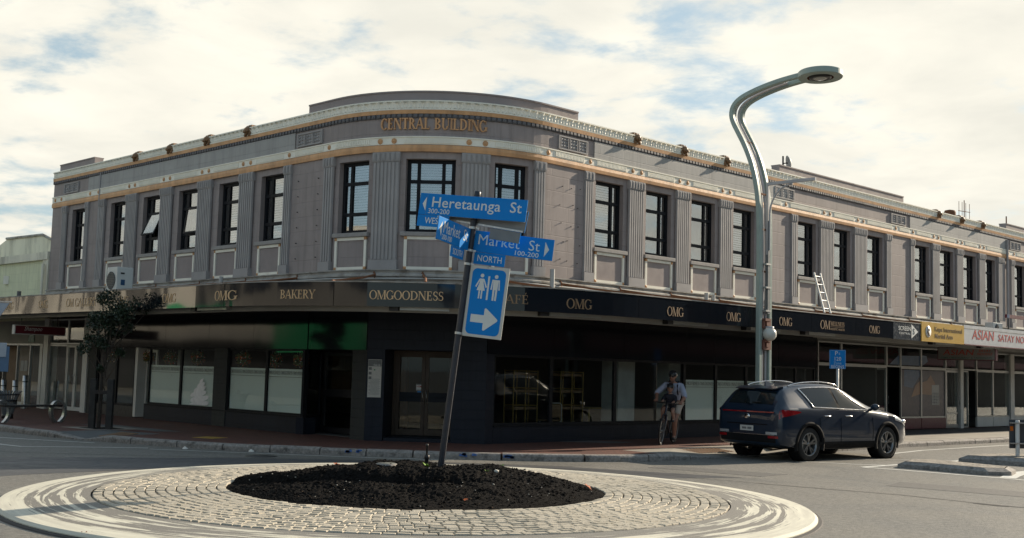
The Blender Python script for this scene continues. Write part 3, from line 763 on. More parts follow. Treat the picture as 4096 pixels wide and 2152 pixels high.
for u, z0 in ((uL(6.9) - .75, 3.45), (uR(8.95) + .35, 3.45), (uR(3.45), 3.6), (uR(9.6), 3.42)):
    MB().tube([P(u, .25, z0), P(u, .25, z0 + .42)], .055, 10).build('vent_cap', M_pipe, bld)

# ---------------------------------------------------------------- shop fronts
def PL(s, off=0.0, z=0.0): p = CN + dL * s + nL * off; return Vector((p.x, p.y, z))
def PR(s, off=0.0, z=0.0): p = CN + dR * s + nR * off; return Vector((p.x, p.y, z))
class Front:
    """a straight run of shop front: x runs left to right as seen from the street, y points out of the wall"""
    def __init__(s, a, b):
        s.a = Vector((a[0], a[1], 0)); d = Vector((b[0], b[1], 0)) - s.a; s.L = d.length; d.normalize(); n = Vector((d.y, -d.x, 0))
        s.M = Matrix(((d.x, n.x, 0, a[0]), (d.y, n.y, 0, a[1]), (0, 0, 1, 0), (0, 0, 0, 1)))
    def blk(s, name, m, x0, x1, y0, y1, z0, z1, parent=None):
        b = MB(); b.box(x0, x1, y0, y1, z0, z1); uv = [(v.x + v.y, v.z) for v in b.v]; b.v = [s.M @ v for v in b.v]; b.uv = uv
        return b.build(name, m, parent or bld)
    def win(s, x0, x1, z0, z1, m=None, f=.045, y=-.06, glass=None, name='shop_window'):
        b = MB(s.M); b.box(x0, x1, y - .03, y + .03, z0, z0 + f); b.box(x0, x1, y - .03, y + .03, z1 - f, z1); b.box(x0, x0 + f, y - .03, y + .03, z0 + f, z1 - f); b.box(x1 - f, x1, y - .03, y + .03, z0 + f, z1 - f)
        fr = b.build(name, m or M_frame, bld)
        MB(s.M).box(x0 + f * .5, x1 - f * .5, y - .004, y + .004, z0 + f * .5, z1 - f * .5).build('pane', glass or M_shopglass, fr); return fr
    def door(s, x0, x1, z0, z1, m, y=-.06, rail=None, stile=.08, panel=None, handle_left=False):
        b = MB(s.M); b.box(x0, x0 + stile, y - .025, y + .025, z0, z1); b.box(x1 - stile, x1, y - .025, y + .025, z0, z1)
        b.box(x0 + stile, x1 - stile, y - .025, y + .025, z0, z0 + stile * 1.6); b.box(x0 + stile, x1 - stile, y - .025, y + .025, z1 - stile, z1)
        d = b.build('door', m, bld)
        if rail:
            MB(s.M).box(x0 + stile, x1 - stile, y - .022, y + .022, rail[0], rail[1]).build('mid_rail', panel or m, d)
        MB(s.M).box(x0 + stile * .5, x1 - stile * .5, y - .004, y + .004, z0 + stile, z1 - stile * .5).build('pane', M_shopglass, d)
        hx = x0 + stile * .5 if handle_left else x1 - stile * .5
        MB(s.M).tube([(hx, y + .03, .95), (hx, y + .07, .97), (hx, y + .07, 1.2), (hx, y + .03, 1.22)], .012, 6).build('door_handle', M_steel, d)
        return d
M_film = mat('frosted film', (0.80, 0.83, 0.79), 0.35, var=0.03, scale=0.6, bump=0)
M_filmink = mat('grey film lettering', (0.12, 0.125, 0.12), 0.5, bump=0, var=0.05)
M_swirl = mat('pale swirl print', (0.92, 0.92, 0.92), 0.4, bump=0, var=0.1, scale=9)
def film(fr_, parent, x0, x1, z0, z1, y=-.075):
    MB(fr_.M).box(x0 + .03, x1 - .03, y - .003, y, z0 + .03, z1).build('frosted_film', M_film, parent)
    n = max(1, int((x1 - x0) / .54)); w_ = (x1 - x0) / n; t = MB()
    roman_text(t, ' '.join(['OMGOODNESS'] * n), .085, lambda x, yy, d: fr_.M @ Vector(((x0 + x1) / 2 + x, -.052 + d * .1, z1 - .135 + yy)), width=(x1 - x0) - .14, T=.14, t=.06, sf=.05)
    t.build('film_lettering', M_filmink, parent)
    MB(fr_.M).box(x0 + .04, x1 - .04, -.054, -.052, z1 - .19, z1 - .182).build('film_line', M_filmink, parent)
FL = Front(PL(18.45), PL(1.95)); X = lambda s: 18.45 - s
FLx = lambda s0, s1: (X(s0), X(s1))
# left street: bakery half
FL.blk('stall_riser', M_tile, X(11.75), X(4.22), -.35, .0, .10, .50)
FL.blk('window_ledge', M_frame, X(11.70), X(4.20), -.1, .03, .502, .53)
for k, (s0, s1) in enumerate(((11.63, 9.91), (9.91, 8.2), (7.56, 5.86), (5.86, 4.22))):
    wdw = FL.win(X(s0) + (.002 if k % 2 else 0), X(s1), .532, 2.07)
    film(FL, wdw, X(s0), X(s1), .55, 1.60)
    if k == 1:
        sw = MB(FL.M); cx = X(s0) + .95
        for j, (dx, z, w_, h) in enumerate(((0, .66, .62, .17), (.03, .80, .56, .17), (-.03, .93, .48, .16), (.03, 1.05, .36, .15), (.08, 1.16, .24, .13), (.10, 1.26, .12, .12))):
            n = 18; a0 = .12
            vs = [(cx + dx + w_ * .82 * (abs(math.cos(2 * math.pi * i / n)) ** .6) * (1 if math.cos(2 * math.pi * i / n) > 0 else -1), -.0505 + .0006 * j, z - .04 + h * .42 * math.sin(2 * math.pi * i / n) + a0 * math.cos(2 * math.pi * i / n) * .5) for i in range(n)]
            vs = [v for v in vs]
            sw.add([(min(max(v[0], X(s0) + .06), X(s1) - .06), v[1], max(.60, v[2])) for v in vs], [list(range(n))])
        sw.build('swirl_print', M_swirl, wdw)
FL.blk('pier', M_blockdark, X(8.19), X(7.57), -.35, .01, .10, 2.07)
FL.blk('pier', M_blockdark, X(2.45), X(1.95), -.5, .0, .10, 2.07)
for s0, s1 in ((12.6, 10.72), (10.72, 8.48), (8.48, 6.41), (6.41, 4.15), (4.11, 1.95)):
    FL.blk('header_panel', M_panelgloss, X(s0) + .004, X(s1) - .004, -.12, .02, 2.072, 2.93)
FL.blk('head_wall', M_black, X(12.6), X(1.97), -.30, -.125, 2.08, 3.42)
# white side door and plant window
FL.blk('door_jamb', M_whitepaint, X(12.42), X(12.28), -.5, -.02, .14, 2.07)
FL.door(X(12.27), X(11.66), .15, 2.02, M_whitepaint, y=-.30)
FL.blk('pier', M_blockdark, X(15.28), X(14.75), -.3, .0, .10, 2.07)
FL.blk('stall_riser', M_black, X(14.74), X(12.43), -.3, -.02, .10, .42)
FL.win(X(14.72), X(13.55), .42, 2.07); FL.win(X(13.55) + .002, X(12.45), .42, 2.07)
FL.blk('header_panel', M_panelgloss, X(15.3), X(12.61), -.12, .02, 2.072, 2.93)
# neighbouring shop inside the same building: white posts and double doors
FL.blk('shop_post', M_whitepaint, X(15.62), X(15.31), -.3, .03, .10, 2.95)
FL.blk('shop_post', M_whitepaint, X(18.42), X(18.10), -.3, .03, .10, 2.95)
FL.win(X(18.09), X(16.82), .16, 2.13, M_alu); FL.door(X(16.81), X(16.24), .14, 2.12, M_whitepaint, stile=.07); FL.door(X(16.23), X(15.64), .14, 2.12, M_whitepaint, stile=.07, handle_left=True)
FL.win(X(18.09), X(16.82), 2.14, 2.93, M_alu); FL.win(X(16.81), X(15.64), 2.14, 2.93, M_alu)
# recessed entry on the left of the corner
A_, B_, C_ = PL(4.2, 0), PL(4.56, -.76), PL(3.2, -.76)
FS = Front(A_, B_); FS.blk('stall_riser', M_tile, 0, FS.L, -.2, 0, .10, .50); FS.win(0, FS.L, .51, 2.07)
FD = Front(B_, C_); FD.door(.05, FD.L - .05, .15, 2.02, M_black, y=0, rail=(.98, 1.16)); FD.blk('entry_wall', M_black, -.1, FD.L + .3, -.12, -.04, 2.03, 3.0)
FP = Front(C_, PL(2.46, -.3)); FP.blk('entry_wall', M_blockdark, 0, FP.L, -.2, 0, .10, 3.0)
# chamfered corner with the brown double doors
K0, K1 = PL(1.95), PR(1.72)
FC = Front(K0, K1); L_ = FC.L
FC.blk('pier', M_tile, 0, .40, -1.2, .0, .10, 2.09); FC.blk('pier', M_tile, L_ - .74, L_, -1.2, .0, .10, 2.09)
FC.blk('head_wall', M_tile, 0.004, L_ - .004, -.25, .004, 2.09, 3.42); FC.blk('entry_ceiling', M_black, .4, L_ - .74, -1.2, -.26, 2.10, 2.2)
FC.blk('door_step', M_tile, .42, L_ - .75, -1.2, -.02, .10, .19)
d0, d1 = .41, L_ - .75; mid = (d0 + d1) / 2
FC.blk('door_frame', M_bronze, d0, d0 + .07, -1.22, -1.10, .19, 2.09); FC.blk('door_frame', M_bronze, d1 - .07, d1, -1.22, -1.10, .19, 2.09); FC.blk('door_frame', M_bronze, d0 + .07, d1 - .07, -1.22, -1.10, 2.03, 2.09)
FC.door(d0 + .07, mid - .004, .20, 2.03, M_bronze, y=-1.15, rail=(.95, 1.16), panel=M_tile); FC.door(mid + .004, d1 - .07, .20, 2.03, M_bronze, y=-1.15, rail=(.95, 1.16), panel=M_tile, handle_left=True)
M_paper = mat('printed paper', (0.50, 0.49, 0.45), 0.6, var=0.1, scale=30, bump=0)
M_ink = mat('grey print', (0.14, 0.15, 0.15), 0.6, bump=0, var=0.3, scale=40)
pst = FC.blk('poster', M_paper, .04, .335, 0, .008, 1.05, 1.87)
pm_ = MB(FC.M); pm_.box(.045, .33, .008, .010, 1.72, 1.86)
for k in range(3): pm_.box(.055, .12, .008, .010, 1.64 - k * .1, 1.70 - k * .1)
for k in range(14): pm_.box(.06 + .02 * (k % 3), .31 - .02 * (k % 2), .008, .010, 1.44 - k * .025, 1.447 - k * .025)
pm_.build('poster_print', M_ink, pst)
MB(FC.M).box(.17, .20, .0101, .012, 1.63, 1.66).build('poster_print', mat('green print', (.03, .2, .08), .5, bump=0), pst)
tt = MB(); put_text(tt, 'Open day', .05, lambda x, y, d: FC.M @ Vector((.235 + x, .011 + d, 1.735 + y)), 0, .001, fitw=.15); tt.build('poster_print', M_signwhite, pst)
stk = FC.blk('door_sticker', M_signwhite, mid - .20, mid - .075, -1.145, -1.14, 1.20, 1.35)
tt = MB(); put_text(tt, 'HSM', .055, lambda x, y, d: FC.M @ Vector((mid - .137 + x, -1.139 + d, 1.275 + y)), .002, .001, fitw=.10); tt.build('sticker_print', M_signred, stk)
tt = MB(FC.M); tt.box(mid - .195, mid - .08, -1.1399, -1.138, 1.33, 1.348); tt.box(mid - .195, mid - .08, -1.1399, -1.138, 1.205, 1.22); tt.build('sticker_print', M_ink, stk)
FC.blk('door_sticker', mat('blue sticker', (.02, .2, .5), .5, bump=0), mid - .17, mid - .075, -1.145, -1.14, 1.16, 1.195)
# right street: cafe windows
FR = Front(PR(1.72), PR(44)); Y = lambda s: s - 1.72
FR.blk('pier', M_tile, 0.003, Y(1.96), -.4, .0, .10, 2.05)
FR.blk('stall_riser', M_tile, Y(1.97), Y(15.15), -.3, .0, .10, .48)
FR.blk('window_ledge', M_frame, Y(1.97), Y(15.15), -.1, .025, .482, .51)
cuts_ = [1.97, 3.8, 6.04, 8.79, 10.17, 11.58, 13.05, 14.1, 15.15]
for k, (s0, s1) in enumerate(zip(cuts_, cuts_[1:])):
    wdw = FR.win(Y(s0) + .001, Y(s1) - .001, .512, 2.05, f=.05)
    if s0 > 8.5 and s0 < 13: film(FR, wdw, Y(s0), Y(s1), .53, 1.60)
for s0, s1 in ((1.73, 3.82), (3.82, 6.3), (6.3, 8.8), (8.8, 11.0), (11.0, 13.1), (13.1, 15.17)):
    FR.blk('header_panel', M_panelgloss, Y(s0) + .004, Y(s1) - .004, -.12, .015, 2.052, 2.93)
FR.blk('head_wall', M_black, Y(1.75), Y(15.17), -.3, -.125, 2.06, 3.42)
# right street: framed glass shops
FR.blk('head_wall', M_soffit, Y(15.18), Y(44), -.3, -.1, 2.86, 3.42)
posts = [15.25, 16.67, 19.5]
def glazed(s0, s1, stall=None, tr=2.17, low=.16):
    if stall: FR.blk('stall_riser', stall, Y(s0) + .02, Y(s1) - .02, -.1, -.03, .15, .5); low = .505
    FR.win(Y(s0) + .002, Y(s1) - .002, low, tr, M_alu); FR.win(Y(s0) + .002, Y(s1) - .002, tr + .002, 2.86, M_alu)
glazed(15.3, 16.67); glazed(16.67, 19.5, low=.3)
FR.blk('stall_riser', M_alu, Y(16.67), Y(19.5), -.12, -.02, .12, .3)
FR.door(Y(19.52), Y(20.43), .14, 2.15, M_alu, y=-.5); FR.win(Y(19.52), Y(20.43), 2.17, 2.86, M_alu)
FR.blk('door_panel', M_maroon, Y(19.62), Y(20.35), -.53, -.47, .75, .9)
glazed(20.45, 21.9, M_maroon); glazed(21.9, 23.72, M_maroon)
FR.door(Y(23.74), Y(24.74), .14, 2.15, M_alu, rail=(.62, .68)); FR.win(Y(23.74), Y(24.74), 2.17, 2.86, M_alu)
FR.blk('shop_post', M_whitepaint, Y(24.76), Y(25.0), -.2, .02, .12, 2.86)
FR.win(Y(25.02), Y(25.5), .14, 2.15, M_alu); FR.win(Y(25.02), Y(26.2), 2.17, 2.86, M_alu)
FR.blk('entry_wall', M_black, Y(25.5), Y(26.2), -1.4, -1.3, .12, 2.15)
glazed(26.2, 27.6, M_whitepaint); glazed(27.6, 29.05, M_whitepaint)
FR.blk('shop_post', M_whitepaint, Y(29.06), Y(29.4), -.2, .02, .12, 2.86)
s = 29.42
while s < 43: glazed(s, s + 1.5, M_whitepaint); s += 1.5
# posters and stickers in the right-hand windows
pr = FR.blk('window_poster', M_paper, Y(22.68), Y(23.22), -.05, -.045, .95, 1.62)
q = MB(FR.M)
for i in range(4):
    for j in range(4): q.lathe([(.001, .001), (.045, .001)], 10, Matrix.Translation((Y(22.77) + i * .12, -.044, 1.02 + j * .1)) @ Matrix.Rotation(rad(90), 4, 'X'))
q.build('poster_print', M_ink, pr)
M_mblue = mat('blue window print', (0.015, 0.07, 0.16), 0.4, bump=0); M_morange = mat('tan window print', (0.20, 0.10, 0.05), 0.4, bump=0); M_mnavy = mat('navy window print', (0.012, 0.012, 0.035), 0.4, bump=0)
def wprint(m, pts, d):
    b = MB(FR.M); n = len(pts); b.add([(Y(x), -.05 + d, z) for x, z in pts], [list(range(n))]); b.build('window_print', m, bld)
wprint(M_mnavy, [(20.52, .56), (21.83, .56), (21.83, 2.1), (20.52, 2.1)], 0.0); wprint(M_mnavy, [(21.97, .56), (23.65, .56), (23.65, 2.1), (21.97, 2.1)], 0.0)
wprint(M_mblue, [(19.7, 2.25), (20.3, 2.55), (21.85, 2.58), (21.85, 2.25)], .002); wprint(M_mblue, [(20.7, 1.55), (21.3, 1.5), (21.8, 1.9), (21.8, 2.1), (20.7, 2.1)], .003)
wprint(M_mblue, [(21.97, 2.25), (22.4, 2.4), (22.3, 2.6), (21.97, 2.6)], .002)
wprint(M_morange, [(21.2, 1.2), (21.83, 1.3), (21.83, 1.75), (21.5, 1.6)], .004); wprint(M_morange, [(21.97, 1.3), (23.2, 1.25), (22.9, 1.7), (22.6, 1.95), (22.3, 1.75), (21.97, 1.7)], .004)
# rooms behind the shop fronts
ip = [(p.x, p.y) for p in (PL(18.4, -.35), PL(2.0, -.35), PR(1.8, -.35), PR(43.9, -.35), PR(43.9, -6), CTR - (nL + nR) * 3.2, PL(18.4, -6))]
MB().prism(ip, .02, .13).build('shop_floor', M_room, bld)
rw = MB()
for a, b in ((PR(43.9, -6), CTR - (nL + nR) * 3.0), (CTR - (nL + nR) * 3.0, PL(18.4, -6))):
    d = (b - a).normalized(); n = Vector((-d.y, d.x, 0)) * .05
    rw.prism([(p.x, p.y) for p in (a + n, b + n, b - n, a - n)], .13, 3.42)
for p, d in ((PL(15.4), nL), (PL(12.4), nL), (PR(15.2), nR), (PR(19.5), nR), (PR(25), nR)):
    t = Vector((-d.y, d.x, 0)) * .05; a = p - d * .4; b = p - d * 5.9
    rw.prism([(q.x, q.y) for q in (a + t, b + t, b - t, a - t)], .13, 3.42)
rw.build('shop_partition', M_room, bld)
FR.blk('column', mat('pale column', (0.42, 0.42, 0.41), .7), Y(7.0), Y(7.65), -1.3, -.75, .13, 3.42)
FR.blk('column', MATS['pale column'], Y(9.25), Y(9.75), -1.3, -.9, .13, 3.42)
FL.blk('column', MATS['pale column'], X(11.3), X(10.9), -1.1, -.7, .13, 3.42)
FL.blk('counter', M_bronze, X(7.5), X(4.6), -2.4, -1.9, .13, 1.1)
FL.blk('timber_wall', mat('timber wall', (0.10, 0.055, 0.03), .7, stretch=(6, 6, .3), var=.3), X(7.4), X(4.3), -3.2, -3.1, .13, 3.42)
# ---------------------------------------------------------------- ground
def asphalt():
    m, nt, b = _nt('asphalt'); co = _coord(nt)
    sp = _noise(nt, co, 95, 3, 0.7); big_ = _noise(nt, co, 0.35, 6, 0.6, None, 0.8); mid_ = _noise(nt, co, 2.2, 6, 0.6, None, 0.5)
    c = _mix(nt, _range(nt, sp, 0.32, 0.68), (0.072, 0.067, 0.060), (0.24, 0.222, 0.19))
    c = _mix(nt, _range(nt, big_, 0.45, 0.62, 0, 0.55), c, (0.10, 0.099, 0.095))
    c = _mix(nt, _range(nt, mid_, 0.58, 0.75, 0, 0.35), c, (0.24, 0.225, 0.195))
    c = _mix(nt, _range(nt, _noise(nt, co, 26, 4, .75), .42, .60, .0, .7), c, (0.075, 0.072, 0.066))
    vm = nt.nodes.new('ShaderNodeVectorMath'); vm.operation = 'DISTANCE'; nt.links.new(co, vm.inputs[0]); vm.inputs[1].default_value = (-1.15, 15.35, 0)
    trk = nt.nodes.new('ShaderNodeTexNoise'); trk.noise_dimensions = '1D'; nt.links.new(_math(nt, 'ADD', vm.outputs['Value'], _math(nt, 'MULTIPLY', mid_, .25)), trk.inputs['W']); trk.inputs['Scale'].default_value = 1.1; trk.inputs['Detail'].default_value = 5
    c = _mix(nt, _math(nt, 'MULTIPLY', _range(nt, trk.outputs[0], .5, .68, 0, .55), _range(nt, big_, .35, .6, .3, 1.0)), c, (0.07, 0.068, 0.064))
    ox = _noise(nt, co, .9, 4, .6, None, 1.2); c = _mix(nt, _range(nt, ox, .64, .72, 0, .45), c, (0.045, 0.044, 0.043))
    c = _mix(nt, _range(nt, _noise(nt, co, 11, 9, .82), .40, .62, .0, .6), c, (0.30, 0.285, 0.25))
    # lighter chips of stone showing through
    v = nt.nodes.new('ShaderNodeTexVoronoi'); v.inputs['Scale'].default_value = 34; nt.links.new(co, v.inputs['Vector'])
    c = _mix(nt, _range(nt, v.outputs['Distance'], 0.08, 0.16, 0.75, 0.0), c, (0.42, 0.40, 0.36))
    nt.links.new(c, b.inputs['Base Color'])
    nt.links.new(_range(nt, big_, 0.4, 0.65, 0.72, 0.52), b.inputs['Roughness'])
    h = _math(nt, 'ADD', sp, _math(nt, 'MULTIPLY', v.outputs['Distance'], 0.6)); _bump(nt, b, h, 0.5, 0.012)
    return m
M_asph = asphalt()
def paver_mat():
    m, nt, b = _nt('red paver'); co = _coord(nt)
    mp = nt.nodes.new('ShaderNodeMapping'); mp.inputs['Rotation'].default_value = (0, 0, rad(45)); nt.links.new(co, mp.inputs[0])
    br = nt.nodes.new('ShaderNodeTexBrick'); nt.links.new(mp.outputs[0], br.inputs[0])
    br.inputs['Scale'].default_value = 1; br.inputs['Brick Width'].default_value = .21; br.inputs['Row Height'].default_value = .105; br.inputs['Mortar Size'].default_value = .006
    br.inputs['Color1'].default_value = (0.155, 0.058, 0.040, 1); br.inputs['Color2'].default_value = (0.105, 0.042, 0.032, 1); br.inputs['Mortar'].default_value = (0.045, 0.035, 0.03, 1)
    c = _mix(nt, _range(nt, _noise(nt, co, 1.0, 6, .6), .45, .75, 0, .5), br.outputs[0], (0.075, 0.045, 0.038))
    nt.links.new(c, b.inputs['Base Color']); b.inputs['Roughness'].default_value = .7
    _bump(nt, b, _math(nt, 'MULTIPLY', br.outputs['Fac'], -1), .4, .006); return m
M_paver = paver_mat()
M_conc = mat('footpath concrete', (0.30, 0.275, 0.235), 0.8, var=0.15, scale=1.2, bump=0.3, bscale=80, dirt=(0.17, 0.155, 0.135), dirt_scale=1.1, dirt_lo=.5, dirt_hi=.75)
M_conc_d = mat('dark concrete', (0.12, 0.125, 0.125), 0.8, var=0.2, scale=1.5, bump=0.3, bscale=80)
M_kerb = mat('kerb stone', (0.27, 0.25, 0.23), 0.85, var=0.35, scale=18, bump=0.7, bscale=70, bdist=.01, dirt=(0.07, 0.065, 0.06), dirt_scale=6, dirt_lo=.52, dirt_hi=.7)
M_line = mat('road paint', (0.66, 0.65, 0.60), 0.6, var=0.08, scale=6, bump=0.2, bscale=90, dirt=(0.25, 0.24, 0.22), dirt_scale=9, dirt_lo=.56, dirt_hi=.75)
M_tar = mat('tar joint', (0.012, 0.012, 0.012), 0.7, var=.3)
M_tact = mat('tan tactile paving', (0.30, 0.19, 0.12), 0.7, var=.15)
g = MB(); g.add([(-700, -700, 0), (700, -700, 0), (700, 900, 0), (-700, 900, 0)], [(0, 1, 2, 3)]); g.build('road', M_asph, None, kind='structure')

KERB = [(-11.68, 27.0), (-10.8, 26.18), (-9.97, 25.45), (-9.0, 24.78), (-8.35, 24.4), (-7.7, 24.0), (-6.6, 23.45), (-5.58, 23.04), (-4.6, 22.78), (-3.6, 22.6), (-2.7, 22.48), (-1.8, 22.42), (-1.0, 22.36), (-.1, 22.36), (.7, 22.42), (1.5, 22.58), (2.2, 22.82), (2.8, 23.12), (3.31, 23.5), (4.6, 24.75), (5.9, 26.05), (7.2, 27.35), (8.9, 29.05), (10.54, 30.7), (14.68, 34.6)]
KERB = [(KERB[0][0] + dL.x * k, KERB[0][1] + dL.y * k) for k in (60, 20, 8, 3)] + KERB + [(KERB[-1][0] + dR.x * k, KERB[-1][1] + dR.y * k) for k in (4, 12, 30, 80)]
KN = [(0, 0)] * len(KERB)
def _kn(i):
    a = Vector(KERB[max(i - 1, 0)]); b = Vector(KERB[min(i + 1, len(KERB) - 1)]); d = (b - a).normalized(); return Vector((-d.y, d.x))
def koff(i, o): n = _kn(i); return (KERB[i][0] + n.x * o, KERB[i][1] + n.y * o)
iA, iB, iC, iD = 6, 8, 22, 25          # the two dropped crossings
def kz(i): return .012 if iA < i < iB or iC < i < iD else .13
# footpath sheet with notches for the two ramps
fpth = [koff(i, .17) for i in range(0, iA + 1)] + [koff(iA, 1.5), koff(iB, 1.5)] + [koff(i, .17) for i in range(iB, iC + 1)] + [koff(iC, 1.35), koff(iD, 1.35)] + [koff(i, .17) for i in range(iD, len(KERB))]
fpth += [(90, 170), (-90, 170)]
MB().prism(fpth, -.02, .118).build('footpath', M_paver, None, kind='structure', fix=True)
for ia, ib, dep in ((iA, iB, 1.5), (iC, iD, 1.35)):
    r = MB(); k = list(range(ia, ib + 1))
    lo = [(*koff(i, .17), .012 if ia < i < ib else .118) for i in k]
    a, b = Vector(koff(ia, dep)), Vector(koff(ib, dep)); hi = [(*(a + (b - a) * j / (len(k) - 1)), .120) for j in range(len(k))]
    r.add(lo + hi, [(j, j + 1, len(k) + j + 1, len(k) + j) for j in range(len(k) - 1)])
    r.build('kerb_ramp', M_conc_d if ia == iA else M_conc, None, kind='structure')
def sheet(name, m, pts, z, kind='structure'):
    return MB().prism(pts, z - .03, z).build(name, m, None, kind=kind)
PLo = lambda s, o: tuple(PL(s, o)[:2]); PRo = lambda s, o: tuple(PR(s, o)[:2])
sheet('footpath_concrete', M_conc, [PRo(7.5, 3.45), PRo(13.0, 3.55), PRo(44, 3.6), PRo(44, 2.0), PRo(12, 1.9), PRo(8.5, 2.2)], .122)
sheet('footpath_shade_strip', mat('shade toned path', (.05, .05, .052), .8, var=.2, scale=20, bump=.4), [PRo(13.5, 1.99), PRo(44, 1.99), PRo(44, .05), PRo(13.5, .05)], .1225)  # canopy shade along the shop fronts put into this strip's dark tone
sheet('footpath_patch', M_conc_d, [(.93, 26.85), (2.5, 26.9), (2.95, 27.45), (1.5, 27.6)], .1215)
sheet('footpath_patch', M_conc_d, [PLo(9.3, 2.9), PLo(6.2, 2.6), PLo(6.0, 2.1), PLo(9.0, 2.2)], .1215)
# tactile paving on the ramps
def tactile(i, j, o0, o1, t0, t1):
    a0, b0, a1, b1 = (Vector(koff(*q)) for q in ((i, o0), (j, o0), (i, o1), (j, o1)))
    zz = lambda o: .016 + (o - .17) / 1.2 * .1
    pt = lambda s, t: (*((a0 + (b0 - a0) * s) * (1 - t) + (a1 + (b1 - a1) * s) * t), zz(o0 + (o1 - o0) * t))
    m = MB(); m.add([pt(t0, 0), pt(t1, 0), pt(t1, 1), pt(t0, 1)], [(0, 1, 2, 3)])
    n = 22
    for k in range(n):
        s = t0 + (t1 - t0) * (k + .3) / n; s2 = t0 + (t1 - t0) * (k + .7) / n
        q = [Vector(pt(s, .05)), Vector(pt(s2, .05)), Vector(pt(s2, .95)), Vector(pt(s, .95))]; up = Vector((0, 0, .012))
        m.add(q + [v + up for v in q], [(4, 5, 6, 7), (0, 1, 5, 4), (1, 2, 6, 5), (2, 3, 7, 6), (3, 0, 4, 7)])
    m.build('tactile_paving', M_tact, None, kind='structure')
tactile(iC, iD, .55, 1.15, .05, .55); tactile(iA, iB, .5, 1.3, .2, .75)
# kerb stones, each with rounded shoulders and a joint
kb = MB(); acc = 0.0; random.seed(5)
prof = [(0.0, -.05), (0.0, .085), (.018, .115), (.05, .13), (.17, .132), (.17, -.05)]
dense = []
for i in range(len(KERB) - 1):
    L_ = (Vector(KERB[i + 1]) - Vector(KERB[i])).length; n = max(1, int(L_ / .45)) if L_ < 12 else int(L_ / 1.0)
    for k in range(n): dense.append((i + k / n))
dense.append(len(KERB) - 1)
def kpt(t):
    i = min(int(t), len(KERB) - 2); f = t - i
    a, b = Vector(KERB[i]), Vector(KERB[i + 1]); n = (_kn(i) * (1 - f) + _kn(i + 1) * f).normalized()
    za, zb = kz(i), kz(i + 1); return a + (b - a) * f, n, za + (zb - za) * f
for j in range(0, len(dense) - 1, 2):
    t0, t1 = dense[j], dense[min(j + 2, len(dense) - 1)]; tm = dense[min(j + 1, len(dense) - 1)]
    g_ = .012; jx = random.uniform(-.006, .006); jz = random.uniform(-.005, .005); vs = []
    ts = [t0 + (t1 - t0) * g_, (t0 + tm) / 2, tm, (tm + t1) / 2, t1 - (t1 - t0) * g_]
    for t in ts:
        p, n, z = kpt(t)
        for o, h in prof: q = p + n * (o + jx); vs.append((q.x, q.y, (h / .13 * (z + jz) if h > 0 else h)))
    m = len(prof)
    fs = [(a * m + k, (a + 1) * m + k, (a + 1) * m + k + 1, a * m + k + 1) for a in range(len(ts) - 1) for k in range(m - 1)]
    kb.add(vs, [f[::-1] for f in fs] + [list(range(m)), [(len(ts) - 1) * m + k for k in range(m)][::-1]])
kb.build('kerb', M_kerb, None, kind='structure', fix=True)
bl = MB(); M_bluep = mat('blue spray paint', (0.05, 0.13, 0.36), .7, var=.4, scale=25)
for x, y in ((-2.95, 22.505), (-.75, 22.35), (.1, 22.36)):
    for k in range(5):
        cx = x + random.uniform(-.14, .14); z = random.uniform(.05, .1); w_ = random.uniform(.02, .07)
        bl.add([(cx - w_, y - .012, z - .02), (cx + w_, y - .012, z - .025), (cx + w_ * .8, y - .012, z + .02), (cx - w_ * .7, y - .012, z + .025)], [(0, 1, 2, 3)])
bl.build('kerb_paint_mark', M_bluep, None, kind='structure')

# road markings
M_seal_patch = mat('patched seal', (0.11, 0.105, 0.097), .75, var=.35, scale=14, bump=.5, bscale=60)
def stripe(pts, w, z=.004, m=None, name='road_line'):
    b = MB(); vs = []
    for i, p in enumerate(pts):
        a = Vector(pts[max(i - 1, 0)]); c = Vector(pts[min(i + 1, len(pts) - 1)]); d = (c - a).normalized(); n = Vector((-d.y, d.x)) * w / 2; p = Vector(p)
        vs += [(*(p - n), z), (*(p + n), z)]
    b.add(vs, [(2 * i, 2 * i + 2, 2 * i + 3, 2 * i + 1) for i in range(len(pts) - 1)]); return b.build(name, m or M_line, None, kind='structure')
stripe([(-17.5, 30.2), (-9.91, 22.96), (-9.31, 22.5), (-7.96, 22.86), (-7.03, 23.0)], .09)
stripe([(-13, 27.2), (-10.75, 24.87), (-9.86, 24.5), (-8.43, 24.0)], .08)
stripe([(-6.91, 22.74), (-5.0, 22.45), (-2.51, 22.1), (-1.0, 22.05)], .07, .0045)
stripe([(8.2, 26.6), (9.0, 27.59), (10.39, 29.36), (11.19, 30.15), (14.08, 33.01), (30, 48.6)], .11)
stripe([(6.06, 24.27), (7.07, 23.85), (7.78, 23.84)], .09, .0043)
stripe([(7.01, 23.15), (8.15, 24.2), (10.38, 26.16), (22, 37.6)], .14)
stripe([(7.01, 23.12), (7.45, 22.8), (9.05, 21.35), (9.26, 21.1), (13, 17.5)], .13, .0044)
stripe([(9.14, 21.43), (9.5, 22.05), (10.1, 22.94), (13.5, 26.2)], .28, .0048)
stripe([(7.47, 25.4), (9.73, 25.79), (10.4, 26.2)], .06, .0042)
sheet('footpath_mark', mat('yellow path paint', (.42, .27, .05), .7, var=.2), [(-6.65, 24.75), (-6.15, 24.55), (-5.95, 25.0), (-6.45, 25.2)], .1222)
MB(Matrix.Translation((-4.55, 21.75, 0))).lathe([(.30, .002), (.30, .006), (.001, .007)], 28).build('manhole_cover', mat('iron cover', (.05, .048, .045), .5, var=.3, scale=30, bump=.6), None, kind='structure')
